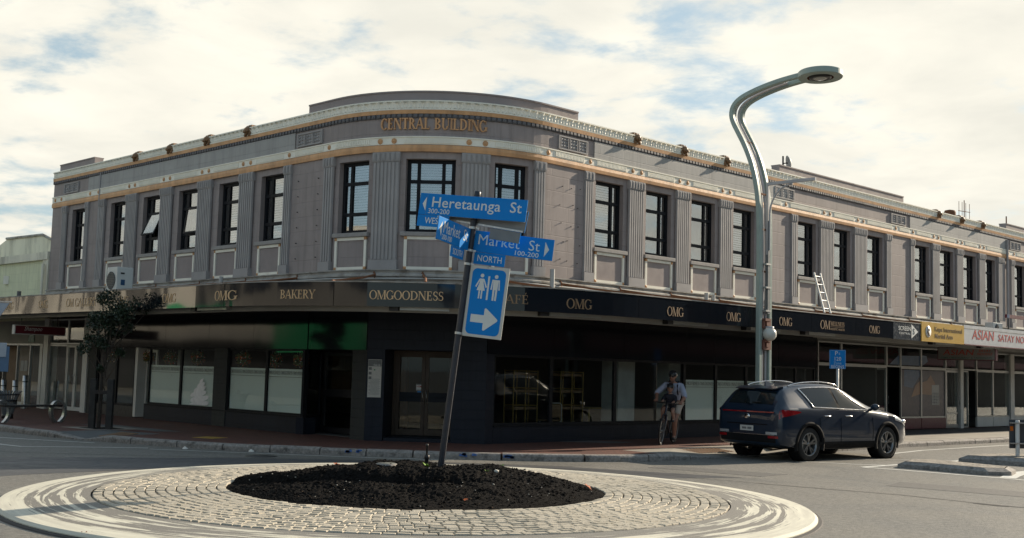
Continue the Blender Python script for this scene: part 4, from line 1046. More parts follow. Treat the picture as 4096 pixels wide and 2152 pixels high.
MB().prism([(2.6, 21.6), (4.4, 20.3), (5.0, 20.9), (3.1, 22.1)], -.02, .0034).build('road_patch', M_seal_patch, None, kind='structure')
MB().prism([(6.2, 19.2), (8.3, 17.6), (8.9, 18.3), (6.7, 20.0)], -.02, .0034).build('road_patch', M_seal_patch, None, kind='structure')
for x, y, lab in ((-6.3, 22.98, 'crumpled white paper scrap in the gutter below the bakery'), (-4.95, 22.74, 'small white paper scrap standing in the gutter, nearer the corner')):
    b = MB(Matrix.Translation((x, y, .0)))
    b.add([(-.05, 0, .004), (.04, -.03, .004), (.06, .03, .012), (-.01, .02, .06), (-.06, .04, .02)], [(0, 1, 3), (1, 2, 3), (2, 4, 3), (0, 3, 4)]); tag(b.build('paper_scrap', M_line), lab, 'litter', 'paper scraps in the gutter')
random.seed(2)
ck = [(.31, 20.92), (1.43, 20.7), (2.48, 20.19), (4.51, 18.66), (5.93, 17.73), (6.83, 16.73), (7.4, 16.2), (9, 14.6)]
ckd = []
for a, b in zip(ck, ck[1:]):
    for k in range(14): ckd.append((a[0] + (b[0] - a[0]) * k / 14 + random.uniform(-.012, .012), a[1] + (b[1] - a[1]) * k / 14 + random.uniform(-.012, .012)))
for a, b, w_ in ((0, 40, .022), (39, 70, .035), (69, 98, .05)): stripe(ckd[a:b + 1], w_, .0042, M_tar, 'road_crack')
stripe([(6.7, 16.82), (6.8, 16.68), (6.95, 16.55), (7.05, 16.5)], .13, .005, M_tar, 'road_crack')
stripe([(-12, 22.2), (-8.7, 21.1), (-5.2, 21.2), (-2, 21.6), (1.2, 21.3)], .03, .0042, M_tar, 'road_crack')
# a smoother, darker strip of new seal round the far side of the island
M_seal = mat('smooth dark seal', (0.075, 0.075, 0.077), 0.55, var=.3, scale=.8, bump=.35, bscale=120, stretch=(.4, 1, 1))
MB().prism([(-13, 19.6), (-8.6, 20.0), (-5.2, 21.1), (-2, 21.5), (1.2, 21.2), (4, 20.0), (2.0, 19.2), (-1, 20.5), (-4.5, 19.6), (-7, 17.2), (-8.2, 15.2), (-13, 15.5)], -.02, .003).build('road_seal', M_seal, None, kind='structure')

# ---------------------------------------------------------------- roundabout
RX, RY = -1.15, 15.35
R_OUT, R_COB, R_SOIL = 5.05, 4.0, 2.43
def apron_mat():
    m, nt, b = _nt('painted apron'); uv = nt.nodes.new('ShaderNodeUVMap'); co = _coord(nt)
    def st(sx, sy, scale, det=6, rough=.6, dist=.3): return _noise(nt, uv.outputs[0], scale, det, rough, (sx, sy, 1), dist)
    edge_ = nt.nodes.new('ShaderNodeSeparateXYZ'); nt.links.new(uv.outputs[0], edge_.inputs[0])
    wear = _math(nt, 'ADD', st(.5, 9.0, 1.3), _math(nt, 'MULTIPLY', st(.9, 30, 1.6), .38))
    # the outer lip keeps its paint
    keep = _math(nt, 'ADD', _range(nt, edge_.outputs[1], .66, .88, 0.0, .24), _range(nt, edge_.outputs[1], .0, .22, -.12, 0.0))
    f = _range(nt, _math(nt, 'ADD', wear, keep), .70, .73)
    sp = _noise(nt, co, 90, 3, .7)
    conc = _mix(nt, _range(nt, sp, .3, .7), (0.12, 0.112, 0.10), (0.30, 0.28, 0.245))
    paint = _mix(nt, _range(nt, st(.4, 4, 3), .35, .7), (0.70, 0.67, 0.55), (0.52, 0.49, 0.41))
    c = _mix(nt, f, conc, paint)
    nt.links.new(c, b.inputs['Base Color']); b.inputs['Roughness'].default_value = .75
    _bump(nt, b, _math(nt, 'ADD', _math(nt, 'MULTIPLY', f, .5), sp), .35, .006); return m
ap = MB(); n = 160
prof = [(R_OUT, -.03, 1.0), (R_OUT, .03, .98), (R_OUT - .035, .058, .94), (R_OUT - .2, .066, .8), (R_OUT - .6, .085, .4), (R_COB + .015, .102, 0.0)]
vs = []; uv = []
for k in range(n + 1):
    a = 2 * math.pi * k / n
    for r, z, v in prof: vs.append((RX + r * math.cos(a), RY + r * math.sin(a), z)); uv.append((a * 4.5, v))
m = len(prof)
ap.add(vs, [(k * m + j, (k + 1) * m + j, (k + 1) * m + j + 1, k * m + j + 1) for k in range(n) for j in range(m - 1)], uv)
ap.build('roundabout_apron', apron_mat(), None, kind='structure')
M_lip = mat('dark lip edge', (0.03, 0.028, 0.028), .8, var=.3, scale=20, bump=.5)
MB(Matrix.Translation((RX, RY, 0))).lathe([(R_OUT + .06, .001), (R_OUT + .045, .012), (R_OUT + .002, .02), (R_OUT + .002, -.01)], 160, smooth=False).build('roundabout_joint', M_lip, None, kind='structure')
M_mortar = mat('dark mortar', (0.055, 0.048, 0.038), .9, var=.3, scale=12, bump=.5, dirt=(.07, .085, .03), dirt_scale=2.5, dirt_lo=.62, dirt_hi=.8)
def cobz(r): return .108 + (R_COB - r) / (R_COB - R_SOIL) * .05
MB(Matrix.Translation((RX, RY, 0))).lathe([(R_COB + .05, cobz(R_COB) - .05), (R_COB, cobz(R_COB) - .022), (R_SOIL - .1, cobz(R_SOIL) - .02)], 128).build('cobble_bed', M_mortar, None, kind='structure')
def granite():
    m, nt, b = _nt('granite sett'); co = _coord(nt)
    v = nt.nodes.new('ShaderNodeTexVoronoi'); v.inputs['Scale'].default_value = 7.0; nt.links.new(co, v.inputs['Vector'])
    c = _mix(nt, _range(nt, _noise(nt, co, 130, 3, .7), .3, .7), (0.30, 0.27, 0.22), (0.62, 0.56, 0.45))
    c = _mix(nt, _range(nt, _noise(nt, co, 5, 4, .6), .4, .7, 0, .4), c, (0.42, 0.37, 0.285))
    c = _mix(nt, _range(nt, _noise(nt, co, .8, 5, .6), .55, .75, 0, .5), c, (0.22, 0.20, 0.165))
    nt.links.new(c, b.inputs['Base Color']); b.inputs['Roughness'].default_value = .8
    _bump(nt, b, _noise(nt, co, 55, 5, .7), .7, .012); return m
M_gran = granite()
cb = MB(); random.seed(9); nr = 13; dr = (R_COB - R_SOIL) / nr
for j in range(nr):
    r0 = R_SOIL + dr * j + .006; r1 = r0 + dr - .014; rm = (r0 + r1) / 2
    a = random.random()
    end = a + 2 * math.pi
    while a < end - .02:
        ln = random.uniform(.105, .165) / rm
        if end - a - ln < .05 / rm: ln = end - a
        a0, a1 = a + .005 / rm, a + ln - .005 / rm; a += ln
        z = cobz(rm) + random.uniform(-.004, .004); tz = random.uniform(-.007, .007); tx_ = random.uniform(-.005, .005); be = .013
        q0 = [(r0, a0), (r1, a0), (r1, a1), (r0, a1)]
        jr = [(random.uniform(-.006, .006), random.uniform(-.004, .004) / rm) for _ in range(4)]
        q0 = [(r + x, t + y) for (r, t), (x, y) in zip(q0, jr)]
        cr, ct = rm, (a0 + a1) / 2
        q1 = [(r + (cr - r) * .11, t + (ct - t) * .11) for r, t in q0]
        P3 = lambda r, t, h: (RX + r * math.cos(t), RY + r * math.sin(t), h)
        lowv = [P3(r, t, z - .05) for r, t in q0]; midv = [P3(r, t, z - .008) for r, t in q0]
        hi = [P3(r, t, z + .002 + (tz if k in (1, 2) else -tz) * .5 + (tx_ if k > 1 else -tx_) * .5) for k, (r, t) in enumerate(q1)]
        c_ = P3(cr, ct, z + .003)
        vs = lowv + midv + hi + [c_]
        fs = []
        for k in range(4):
            k2 = (k + 1) % 4; fs += [(k, k2, 4 + k2, 4 + k), (4 + k, 4 + k2, 8 + k2, 8 + k), (8 + k, 8 + k2, 12)]
        cb.add(vs, fs)
cb.build('cobblestones', M_gran, None, kind='structure')
# soil bed: a low uneven mound with a scuffed trench along its near side
def soil_h(x, y):
    dx, dy = x - RX, y - RY; r = math.hypot(dx, dy); t = min(1, r / R_SOIL)
    h = .26 * (1 - t ** 2.2)
    h += .05 * math.exp(-((dx + .45) ** 2 + (dy - 1.0) ** 2) / .25) + .05 * math.exp(-((dx - 1.0) ** 2 + (dy - .7) ** 2) / .5) - .05 * math.exp(-((dx - .3) ** 2 + (dy - .4) ** 2) / .3)
    # trench: an arc on the near left
    ya = -1.05 + .16 * (dx + .3) ** 2 - .25 * dx * .3
    if dx < 1.1: h -= .14 * math.exp(-((dy - ya) / .16) ** 2) * min(1, (1.1 - dx) / .7)
    ya2 = ya + .42
    if dx < .8: h += .05 * math.exp(-((dy - ya2) / .2) ** 2)
    e = max(0, 1 - t ** 6)
    h += e * (.05 * (mnoise.fractal((x * 2.2, y * 2.2, 3), 1, 2, 4)) + .022 * mnoise.fractal((x * 24, y * 24, 1), .8, 2, 3))
    return cobz(R_SOIL) - .012 + max(-.004, h)
so = MB(); N = 200; idx = {}
vs = []
for i in range(N + 1):
    for j in range(N + 1):
        a, b = 2 * i / N - 1, 2 * j / N - 1
        # square to disc
        x = a * math.sqrt(1 - b * b / 2); y = b * math.sqrt(1 - a * a / 2)
        x = RX + x * R_SOIL * 1.0; y = RY + y * R_SOIL * 1.0
        jx, jy = random.uniform(-.006, .006), random.uniform(-.006, .006)
        vs.append((x + jx, y + jy, soil_h(x, y) + random.uniform(-.006, .006)))
so.add(vs, [(i * (N + 1) + j, (i + 1) * (N + 1) + j, (i + 1) * (N + 1) + j + 1, i * (N + 1) + j + 1) for i in range(N) for j in range(N)])
M_soil = mat('black soil', (0.0085, 0.0075, 0.007), 1.0, var=.5, scale=30, bump=.9, bscale=60, bdist=.02, dirt=(.025, .021, .018), dirt_scale=25, dirt_lo=.6, dirt_hi=.72, spec=.08)
so.build('soil', M_soil, None, kind='structure')
random.seed(21)
def scatter(name, m, count, rmin, rmax, s0, s1, flat=.6):
    b = MB()
    for _ in range(count):
        r, t = R_SOIL * .97 * math.sqrt(random.random()), random.uniform(0, 2 * math.pi); x, y = RX + r * math.cos(t), RY + r * math.sin(t)
        s = random.uniform(s0, s1); b.ball((x, y, soil_h(x, y) + s * .3), s, 1, (random.uniform(.7, 1.3), random.uniform(.7, 1.3), flat), .3)
    o = b.build(name, m, None, kind='stuff'); o['label'] = 'loose bits scattered over the black soil of the roundabout'; return o
scatter('soil_clods', M_soil, 1500, 0, 1, .007, .02)
scatter('bark_chips', mat('bark chip', (.10, .06, .035), .9, var=.5, scale=20), 150, 0, 1, .006, .014, .4)
scatter('pale_grit', mat('pale grit', (.45, .42, .37), .8, var=.2), 110, 0, 1, .005, .011, .7)
M_leaf_o = mat('orange leaf', (.42, .09, .015), .6, var=.4, scale=30); M_weed = mat('weed leaf', (.16, .30, .02), .6, var=.3, scale=30)
def fallen_leaf(x, y, s, z, label, m=None):
    b = MB(Matrix.Translation((x, y, z)) @ Matrix.Rotation(random.uniform(0, 6), 4, 'Z') @ Matrix.Rotation(rad(random.uniform(15, 40)), 4, 'X'))
    pts = [(0, -s), (s * .4, -s * .5), (s, -.3 * s), (s * .55, .1 * s), (s * .7, s * .6), (s * .2, s * .45), (0, s), (-s * .25, s * .45), (-s * .8, s * .5), (-s * .5, .05 * s), (-s, -.3 * s), (-s * .4, -s * .5)]
    b.add([(px, py, .25 * abs(px)) for px, py in pts] + [(0, 0, 0)], [(k, (k + 1) % 12, 12) for k in range(12)])
    tag(b.build('fallen_leaf', m or M_leaf_o), label, 'leaf', 'fallen leaves')
fallen_leaf(1.05, 15.2, .075, soil_h(1.05, 15.2) + .03, 'orange fallen leaf at the right tip of the soil bed')
fallen_leaf(-2.42, 16.7, .06, soil_h(-2.42, 16.7) + .03, 'orange fallen leaf on the left crest of the soil mound')
fallen_leaf(-.45, 13.35, .035, soil_h(-.45, 13.35) + .02, 'small red fallen leaf near the front edge of the soil')
fallen_leaf(-4.0, 11.3, .07, .035, 'orange fallen leaf on the road against the near left lip of the roundabout')
def weed(x, y, s, label):
    b = MB(); z = soil_h(x, y)
    for k in range(7):
        a = k * .9; l = s * random.uniform(.6, 1.1); d = Vector((math.cos(a), math.sin(a), .8)) * l; sd = Vector((-math.sin(a), math.cos(a), 0)) * l * .3; p = Vector((x, y, z))
        b.add([p, p + d * .5 + sd, p + d, p + d * .5 - sd], [(0, 1, 2, 3)])
    tag(b.build('weed', M_weed), label, 'weed', 'weeds in the soil bed')
weed(-1.0, 14.9, .07, 'bright green weed seedling in the middle of the soil mound, in front of the signpost'); weed(-.08, 16.6, .06, 'pale green weed seedling on the far crest of the soil'); weed(-.25, 15.2, .05, 'small green weed beside the pale stone on the soil')
st = MB(); st.ball((-.13, 15.2, soil_h(-.13, 15.2) + .02), .03, 2, (1.1, .9, .8), .15); tag(st.build('pale_stone', mat('pale stone', (.5, .48, .43), .8)), 'single pale stone lying on the right half of the black soil', 'stone')
z_ = soil_h(-1.62, 15.85)
lid = thing('valve_cover', 'round pale valve cover lying flush in the soil left of the signpost', 'valve cover', (-1.62, 15.85, z_))
MB(Matrix.Translation((-1.62, 15.85, z_ + .01))).lathe([(.13, -.03), (.13, .018), (.12, .024), (.001, .026)], 24).build('lid', mat('valve lid', (.13, .135, .12), .7, var=.2, scale=20, bump=.4), lid)
MB(Matrix.Translation((-1.62, 15.85, z_ + .01))).lathe([(.145, -.03), (.145, .015), (.13, .02)], 24).build('rim', M_kerb, lid)
z_ = soil_h(-1.08, 16.0)
sp_ = thing('sprinkler_riser', 'thin black sprinkler riser standing in the soil beside the foot of the signpost', 'sprinkler', (-1.09, 16.0, z_))
MB(Matrix.Translation((-1.09, 16.0, z_))).lathe([(.027, -.05), (.027, .10), (.036, .11), (.036, .155), (.028, .16)], 14).build('body', M_black, sp_)
MB(Matrix.Translation((-1.09, 16.0, z_))).lathe([(.014, .15), (.014, .27), (.019, .275), (.019, .30), (.012, .31), (.001, .312)], 12).build('nozzle', M_black, sp_)
# traffic islands on the right
def island(name, pts, h, label, m_top, sl=.14):
    t = thing(name, label, 'traffic island', (sum(p[0] for p in pts) / len(pts), sum(p[1] for p in pts) / len(pts), 0))
    c = Vector((sum(p[0] for p in pts) / len(pts), sum(p[1] for p in pts) / len(pts))); n = len(pts)
    ins = []
    for p in pts: d = (c - Vector(p)); ins.append(Vector(p) + d.normalized() * sl)
    b = MB(); b.add([(*p, 0) for p in pts] + [(p[0] * .96 + q.x * .04, p[1] * .96 + q.y * .04, h * .55) for p, q in zip(pts, ins)] + [(*q, h) for q in ins],
        [(i, (i + 1) % n, n + (i + 1) % n, n + i) for i in range(n)] + [(n + i, n + (i + 1) % n, 2 * n + (i + 1) % n, 2 * n + i) for i in range(n)]); b.build('kerb_edge', M_kerb, t, fix=True)
    ins2 = [q + (c - q).normalized() * .02 for q in ins]
    b = MB(); vs = [(*q, h + .003) for q in ins2] + [(c.x, c.y, h + .012)]; b.add(vs, [(i, (i + 1) % n, n) for i in range(n)]); b.build('top', m_top, t, fix=True); return t
M_itop = mat('stone set island top', (0.30, 0.265, 0.22), .85, var=.5, scale=9, bump=1.0, bscale=14, bdist=.03, dirt=(.09, .08, .07), dirt_scale=8, dirt_lo=.5, dirt_hi=.62)
island('traffic_island', [(7.75, 23.3), (8.1, 23.0), (9.0, 21.95), (9.45, 21.98), (9.78, 22.55), (9.55, 23.05), (8.72, 24.25), (8.2, 24.1)], .13, 'low cobbled traffic island inside the white painted wedge, pale worn ramp at its right end', M_itop)
island('traffic_island', [(9.75, 25.35), (10.6, 24.85), (13.2, 22.6), (15.0, 24.6), (12.5, 26.9), (10.6, 26.3)], .16, 'dark kerbed traffic island at the right edge carrying the marker board post', M_itop, .2)
# ---------------------------------------------------------------- leaning signpost on the roundabout
M_post = mat('dark navy post', (0.016, 0.019, 0.030), 0.4, var=.3, scale=8, bump=.1)
M_signblue = mat('blue sign face', (0.002, 0.205, 0.60), 0.5, spec=.2, var=.05, scale=2, bump=0.02, dirt=(.006, .14, .46), dirt_scale=2.2, dirt_lo=.6, dirt_hi=.8)
M_ink = mat('white sign lettering', (0.66, 0.68, 0.66), 0.45, var=.05, bump=0)
M_signback = mat('grey sign back', (0.20, 0.21, 0.215), 0.5, metal=.4, var=.12, scale=5, bump=.05)
M_galv = mat('galvanised strap', (0.50, 0.50, 0.49), 0.4, metal=.7, var=.2, scale=20, bump=.2)
B0 = Vector((-.916, 16.05, .20)); TILT = Vector((.390, 0, 3.8)).normalized()
E1 = Vector((TILT.z, 0, -TILT.x)); E2 = Vector((0, 1, 0))
spost = thing('street_signpost', 'leaning dark post in the roundabout soil carrying blue street name signs and toilets sign', 'signpost', tuple(B0))
def polep(z): return B0 + TILT * ((z - B0.z) / TILT.z)
qp = TILT.to_track_quat('Z', 'Y').to_matrix().to_4x4(); LP = (4.14 - B0.z) / TILT.z
flut = MB(Matrix.Translation(B0) @ qp); n = 48; vs = []
for z in (-.2, LP):
    for k in range(n): r = .0445 - (.0035 if k % 4 in (1, 2) else 0); a = 2 * math.pi * k / n; vs.append((r * math.cos(a), r * math.sin(a), z))
flut.add(vs, [(k, (k + 1) % n, n + (k + 1) % n, n + k) for k in range(n)], None, True); flut.build('pole', M_post, spost)
MB(Matrix.Translation(B0) @ qp).lathe([(.049, LP - .02), (.049, LP + .03), (.04, LP + .04), (.001, LP + .045)], 20).build('pole_cap', M_post, spost)
def sframe(phi, c):
    h = E1 * math.cos(rad(phi)) + E2 * math.sin(rad(phi)); n = h.cross(TILT)
    return Matrix(((h.x, n.x, TILT.x, c[0]), (h.y, n.y, TILT.y, c[1]), (h.z, n.z, TILT.z, c[2]), (0, 0, 0, 1)))   # x along, y towards the viewer, z up
def plate(M, x0, x1, z0, z1, name, face=M_signblue, back=M_signback, th=.012, rail=True, parent=None):
    b = MB(M).bbox(x0, x1, 0.0, th, z0, z1, .003).build(name, face, parent or spost)
    MB(M).box(x0 + .004, x1 - .004, -.004, -.0005, z0 + .004, z1 - .004).build('sign_back', back, b)
    if rail:
        for z in (z0 + .012, z1 - .012): MB(M).box(x0 + .02, x1 - .02, -.022, -.0045, z - .012, z + .012).build('rail', M_galv, b)
    return b
def stext(M, parent, txt, x, z, size, y=.0125, bold=.006, fitw=None, align='CENTER', space=1.0):
    t = MB(); put_text(t, txt, size, lambda a, b, d: M @ Vector((x + a, y + .001 + d, z + b)), bold, .001, space, align, fitw); return t.build('lettering', M_ink, parent)
def stri(M, parent, pts, y=.0135):
    b = MB(M); b.add([(x, y, z) for x, z in pts], [list(range(len(pts)))]); return b.build('arrow', M_ink, parent)
# far-side Heretaunga sign seen from behind
Mb = sframe(-22, (-.52, 16.09, 3.865)) @ Matrix.Rotation(rad(4.5), 4, 'Y')
Mb2 = Mb @ Matrix.Rotation(math.pi, 4, 'Z')
pb = plate(Mb2, -.77, .77, -.15, .15, 'street_name_sign')
tb_ = plate(Mb2, -.72, -.26, -.31, -.152, 'direction_tab', rail=False)
# near-side Heretaunga sign
Mh = sframe(-22, (-.572, 15.955, 3.941))
ph = plate(Mh, -.815, .815, -.152, .152, 'street_name_sign')
stext(Mh, ph, 'Heretaunga  St', .055, -.035, .205, bold=.008, fitw=1.36, space=1.04)
stext(Mh, ph, '300-200', -.50, -.128, .098, bold=.002, fitw=.33)
stri(Mh, ph, [(-.765, .0), (-.71, -.10), (-.71, .10)])
MB(Mh).box(-.70, -.698, .0122, .0128, -.15, .15).build('seam', M_signback, ph)
tw = plate(Mh, -.815, -.325, -.318, -.155, 'direction_tab', rail=False); stext(Mh, tw, 'WEST', -.56, -.275, .125, bold=.003, fitw=.27)
# Market St pointing right
Mm = sframe(-3, (.012, 16.09, 3.438))
pm = plate(Mm, -.56, .56, -.148, .148, 'street_name_sign')
stext(Mm, pm, 'Market  St', -.07, -.04, .205, bold=0, fitw=.86, space=1.03)
stext(Mm, pm, '100-200', .19, -.128, .092, bold=.002, fitw=.33)
stri(Mm, pm, [(.50, 0), (.437, -.105), (.437, .105)])
tn = plate(Mm, -.525, -.09, -.318, -.151, 'direction_tab', rail=False); stext(Mm, tn, 'NORTH', -.305, -.275, .125, bold=.003, fitw=.34)
# Market St pointing left, turned almost edge-on
Ms = sframe(70, (-.80, 15.50, 3.515))
ps_ = plate(Ms, -.55, .55, -.152, .152, 'street_name_sign')
stext(Ms, ps_, 'Market  St', .05, -.04, .225, bold=0, fitw=.84, space=1.03)
stext(Ms, ps_, '200-100', -.22, -.128, .098, bold=.002, fitw=.33)
stri(Ms, ps_, [(-.50, 0), (-.42, -.10), (-.42, .10)])
ts_ = plate(Ms, -.02, .42, -.305, -.156, 'direction_tab', rail=False); stext(Ms, ts_, 'SOUTH', .20, -.27, .12, bold=.003, fitw=.33)
# toilets sign
M_cream = mat('aged white sign face', (0.56, 0.55, 0.51), .5, var=.07, scale=5, bump=0, dirt=(.2, .19, .16), dirt_scale=12, dirt_lo=.66, dirt_hi=.8)
Mt = sframe(-18, (-.345, 15.965, 2.632)); W_, H2 = .575, .985
pt_ = plate(Mt, -W_ / 2, W_ / 2, -H2 / 2, H2 / 2, 'toilets_sign', M_cream)
def rrect(x0, x1, z0, z1, r, n=6):
    out = []
    for cx, cz, a0 in ((x1 - r, z1 - r, 0), (x0 + r, z1 - r, 90), (x0 + r, z0 + r, 180), (x1 - r, z0 + r, 270)):
        out += [(cx + r * math.cos(rad(a0 + 90 * k / n)), cz + r * math.sin(rad(a0 + 90 * k / n))) for k in range(n + 1)]
    return out
def flat(M, pts, y, m, name, parent):
    b = MB(M); n = len(pts); b.add([(x, y, z) for x, z in pts] + [(x, y - .0015, z) for x, z in pts], [list(range(n))[::-1]] + [(i, (i + 1) % n, n + (i + 1) % n, n + i) for i in range(n)]); return b.build(name, m, parent)
flat(Mt, rrect(-.245, .245, -.455, .455, .07), .0145, M_signblue, 'blue_panel', pt_)
def TP(u, v): return ((u - .5) * W_, (.5 - v) * H2)
pic = MB(Mt)
def poly(*uv):
    p = [TP(*q) for q in uv]; pic.add([(x, .0165, z) for x, z in p], [list(range(len(p)))])
def disc(u, v, r):
    x, z = TP(u, v); pic.add([(x + r * math.cos(k * .393), .0165, z + r * math.sin(k * .393)) for k in range(16)], [list(range(16))])
disc(.335, .135, .027); disc(.695, .135, .027)
poly((.275, .185), (.395, .185), (.455, .30), (.215, .30)) if False else None
poly((.28, .178), (.39, .178), (.385, .235), (.44, .345), (.23, .345), (.285, .235))            # dress
poly((.275, .18), (.29, .205), (.215, .305), (.185, .29)); poly((.395, .18), (.38, .205), (.455, .305), (.485, .29))  # arms
poly((.285, .345), (.322, .345), (.322, .46), (.285, .46)); poly((.348, .345), (.385, .345), (.385, .46), (.348, .46))
poly((.60, .178), (.79, .178), (.765, .195), (.755, .32), (.635, .32), (.625, .195))            # man
poly((.60, .178), (.622, .19), (.612, .32), (.575, .32)); poly((.79, .178), (.768, .19), (.778, .32), (.815, .32))
poly((.635, .32), (.685, .32), (.685, .47), (.64, .47)); poly((.705, .32), (.755, .32), (.75, .47), (.705, .47))
poly((.49, .135), (.535, .135), (.535, .47), (.49, .47))
poly((.17, .685), (.50, .685), (.50, .60), (.52, .585), (.55, .59), (.845, .725), (.855, .74), (.845, .755), (.55, .895), (.52, .90), (.50, .885), (.50, .795), (.17, .795))
pic.build('pictograms', M_ink, pt_)
for z in (3.665, 3.35, 3.16, 2.20):
    c = polep(z); m = MB(Matrix.Translation(c) @ qp); m.lathe([(.048, -.016), (.053, -.016), (.053, .016), (.048, .016)], 20, smooth=False); m.box(-.02, .02, -.085, -.046, -.012, .012); m.box(.04, .10, -.03, -.02, -.014, .014); m.build('clamp', M_galv, spost)

# ---------------------------------------------------------------- curved street lamp
LX = Vector((5.96, 27.36, .118))
lamp = thing('street_lamp', 'tall pale green street lamp with a backward curving twin bar post and flat ring head', 'street lamp', tuple(LX))
M_lamp = mat('pale green lamp paint', (0.30, 0.365, 0.325), .45, var=.07, scale=4, bump=.06, dirt=(.13, .07, .045), dirt_scale=9, dirt_lo=.70, dirt_hi=.78)
M_lamptube = mat('grey lamp tube', (0.44, 0.42, 0.42), .5, var=.08)
crv = [(0, .1), (0, 2), (0, 4), (0, 5.2), (-.03, 5.8), (-.10, 6.3), (-.235, 6.8), (-.43, 7.25), (-.64, 7.62), (-.77, 7.85), (-.825, 8.03), (-.80, 8.20), (-.70, 8.33), (-.53, 8.43), (-.25, 8.52), (.10, 8.60), (.50, 8.665), (.88, 8.70), (1.05, 8.71)]
def smooth2(pts, it=2):
    for _ in range(it):
        q = [pts[0]]
        for a, b in zip(pts, pts[1:]): q += [tuple(.75 * x + .25 * y for x, y in zip(a, b)), tuple(.25 * x + .75 * y for x, y in zip(a, b))]
        pts = q + [pts[-1]]
    return pts
cs = smooth2(crv, 2)
def lp(lat, d, z): p = LX + dR * lat + nR * d; return Vector((p.x, p.y, z))
def lframe(pts):
    def f(i):
        a, b = pts[max(0, i - 1)], pts[min(len(pts) - 1, i + 1)]; t = Vector((b[0] - a[0], b[1] - a[1])).normalized(); B = nR * (-t.y) + Vector((0, 0, t.x)); return dR, -B if False else B
    return f
for s in (-1, 1):
    pts = cs
    path = [lp(s * (.205 + .0 * d), d, z) for d, z in pts]
    prf = [(-.06, -.04), (-.042, -.058), (.042, -.058), (.06, -.04), (.06, .04), (.042, .058), (-.042, .058), (-.06, .04)]
    MB().ribbon(path, prf, lframe(pts)).build('post_bar', M_lamp, lamp, fix=True)
    tp = [q for q in pts if q[0] < .55]
    MB().tube([lp(s * .07, d, z) for d, z in tp], .03, 10).build('inner_tube', M_lamptube, lamp)
for z, d in ((6.05, -.05), (7.35, -.48), (5.2, 0), (4.2, 0)):
    b = MB(); q = lp(0, d, z); b.box(-.17, .17, -.022, .022, -.02, .02, Matrix(((dR.x, nR.x, 0, q.x), (dR.y, nR.y, 0, q.y), (0, 0, 1, q.z), (0, 0, 0, 1)))); b.build('spacer', M_rust, lamp)
hc = lp(0, 1.47, 8.70); Mh_ = Matrix.Translation(hc) @ Matrix.Rotation(rad(-2), 4, 'X')
MB(Mh_).lathe([(.30, -.07), (.49, -.075), (.505, -.06), (.505, .055), (.49, .07), (.001, .085)], 48, smooth=False).build('lamp_head', M_lamp, lamp)
M_ring = mat('rusty ring', (0.15, .055, .03), .7, var=.3, scale=10)
MB(Mh_).lathe([(.30, -.069), (.30, -.02), (.001, -.02)], 40).build('head_recess', M_ring, lamp)
MB(Mh_).lathe([(.25, -.021), (.25, -.085), (.20, -.10), (.16, -.098), (.16, -.03)], 36).build('lens_ring', M_black, lamp)
MB(Mh_).lathe([(.16, -.09), (.10, -.115), (.001, -.125)], 24).build('lens', mat('lamp lens', (.45, .45, .42), .2, bump=0), lamp)
# side arm
am = MB(); a0 = lp(.0, .09, 6.28); a1 = lp(.0, 1.36, 6.33)
Mz = Matrix(((dR.x, nR.x, 0, LX.x), (dR.y, nR.y, 0, LX.y), (0, 0, 1, 0), (0, 0, 0, 1)))
am.box(-.03, .03, .06, 1.36, 6.25, 6.32, Mz); am.box(-.03, .03, .06, .11, 4.6, 6.249, Mz)
arc_ = [lp(0, .14 + .62 * (1 - math.cos(rad(a))), 5.55 + .68 * math.sin(rad(a))) for a in range(0, 91, 9)]
am.tube([lp(0, .14, 4.7)] + arc_, .022, 8); am.build('banner_arm', M_lamptube, lamp)
M_terra = mat('terracotta bracket', (0.16, .055, .035), .65, var=.2, scale=8)
for z0, z1 in ((2.36, 2.60), (2.86, 3.09)):
    b = MB()
    for q in ((-.16, .16, .02, .10, z0, z0 + .06), (-.12, .12, .02, .13, z1 - .06, z1), (-.16, -.08, .02, .10, z0 + .06, z1 - .06), (.08, .16, .02, .10, z0 + .06, z1 - .06), (-.05, .05, .05, .12, z0 + .06, z1 - .06)): b.box(*q, Mz)
    b.build('globe_bracket', M_terra, lamp)
MB().ball(lp(0, .16, 2.725), .165, 3, (1, 1, 1)).build('globe', mat('opal globe', (.62, .60, .54), .3, var=.04, bump=0), lamp)
MB(Matrix.Translation(lp(0, .16, 2.86))).lathe([(.10, 0), (.10, .04), (.06, .05)], 20).build('globe_collar', M_lamptube, lamp)
bx = MB(); bx.box(-.02, .06, .05, .12, 3.2, 5.4, Mz); bx.build('conduit', M_signback, lamp)
for z in (3.25, 3.8, 4.35): MB().box(-.10, .10, .04, .13, z, z + .04, Mz).build('strap', M_galv, lamp)
MB().box(-.28, .28, -.10, .10, .0, .10, Matrix(((dR.x, nR.x, 0, LX.x), (dR.y, nR.y, 0, LX.y), (0, 0, 1, LX.z), (0, 0, 0, 1)))).build('base_plate', M_lamp, lamp)

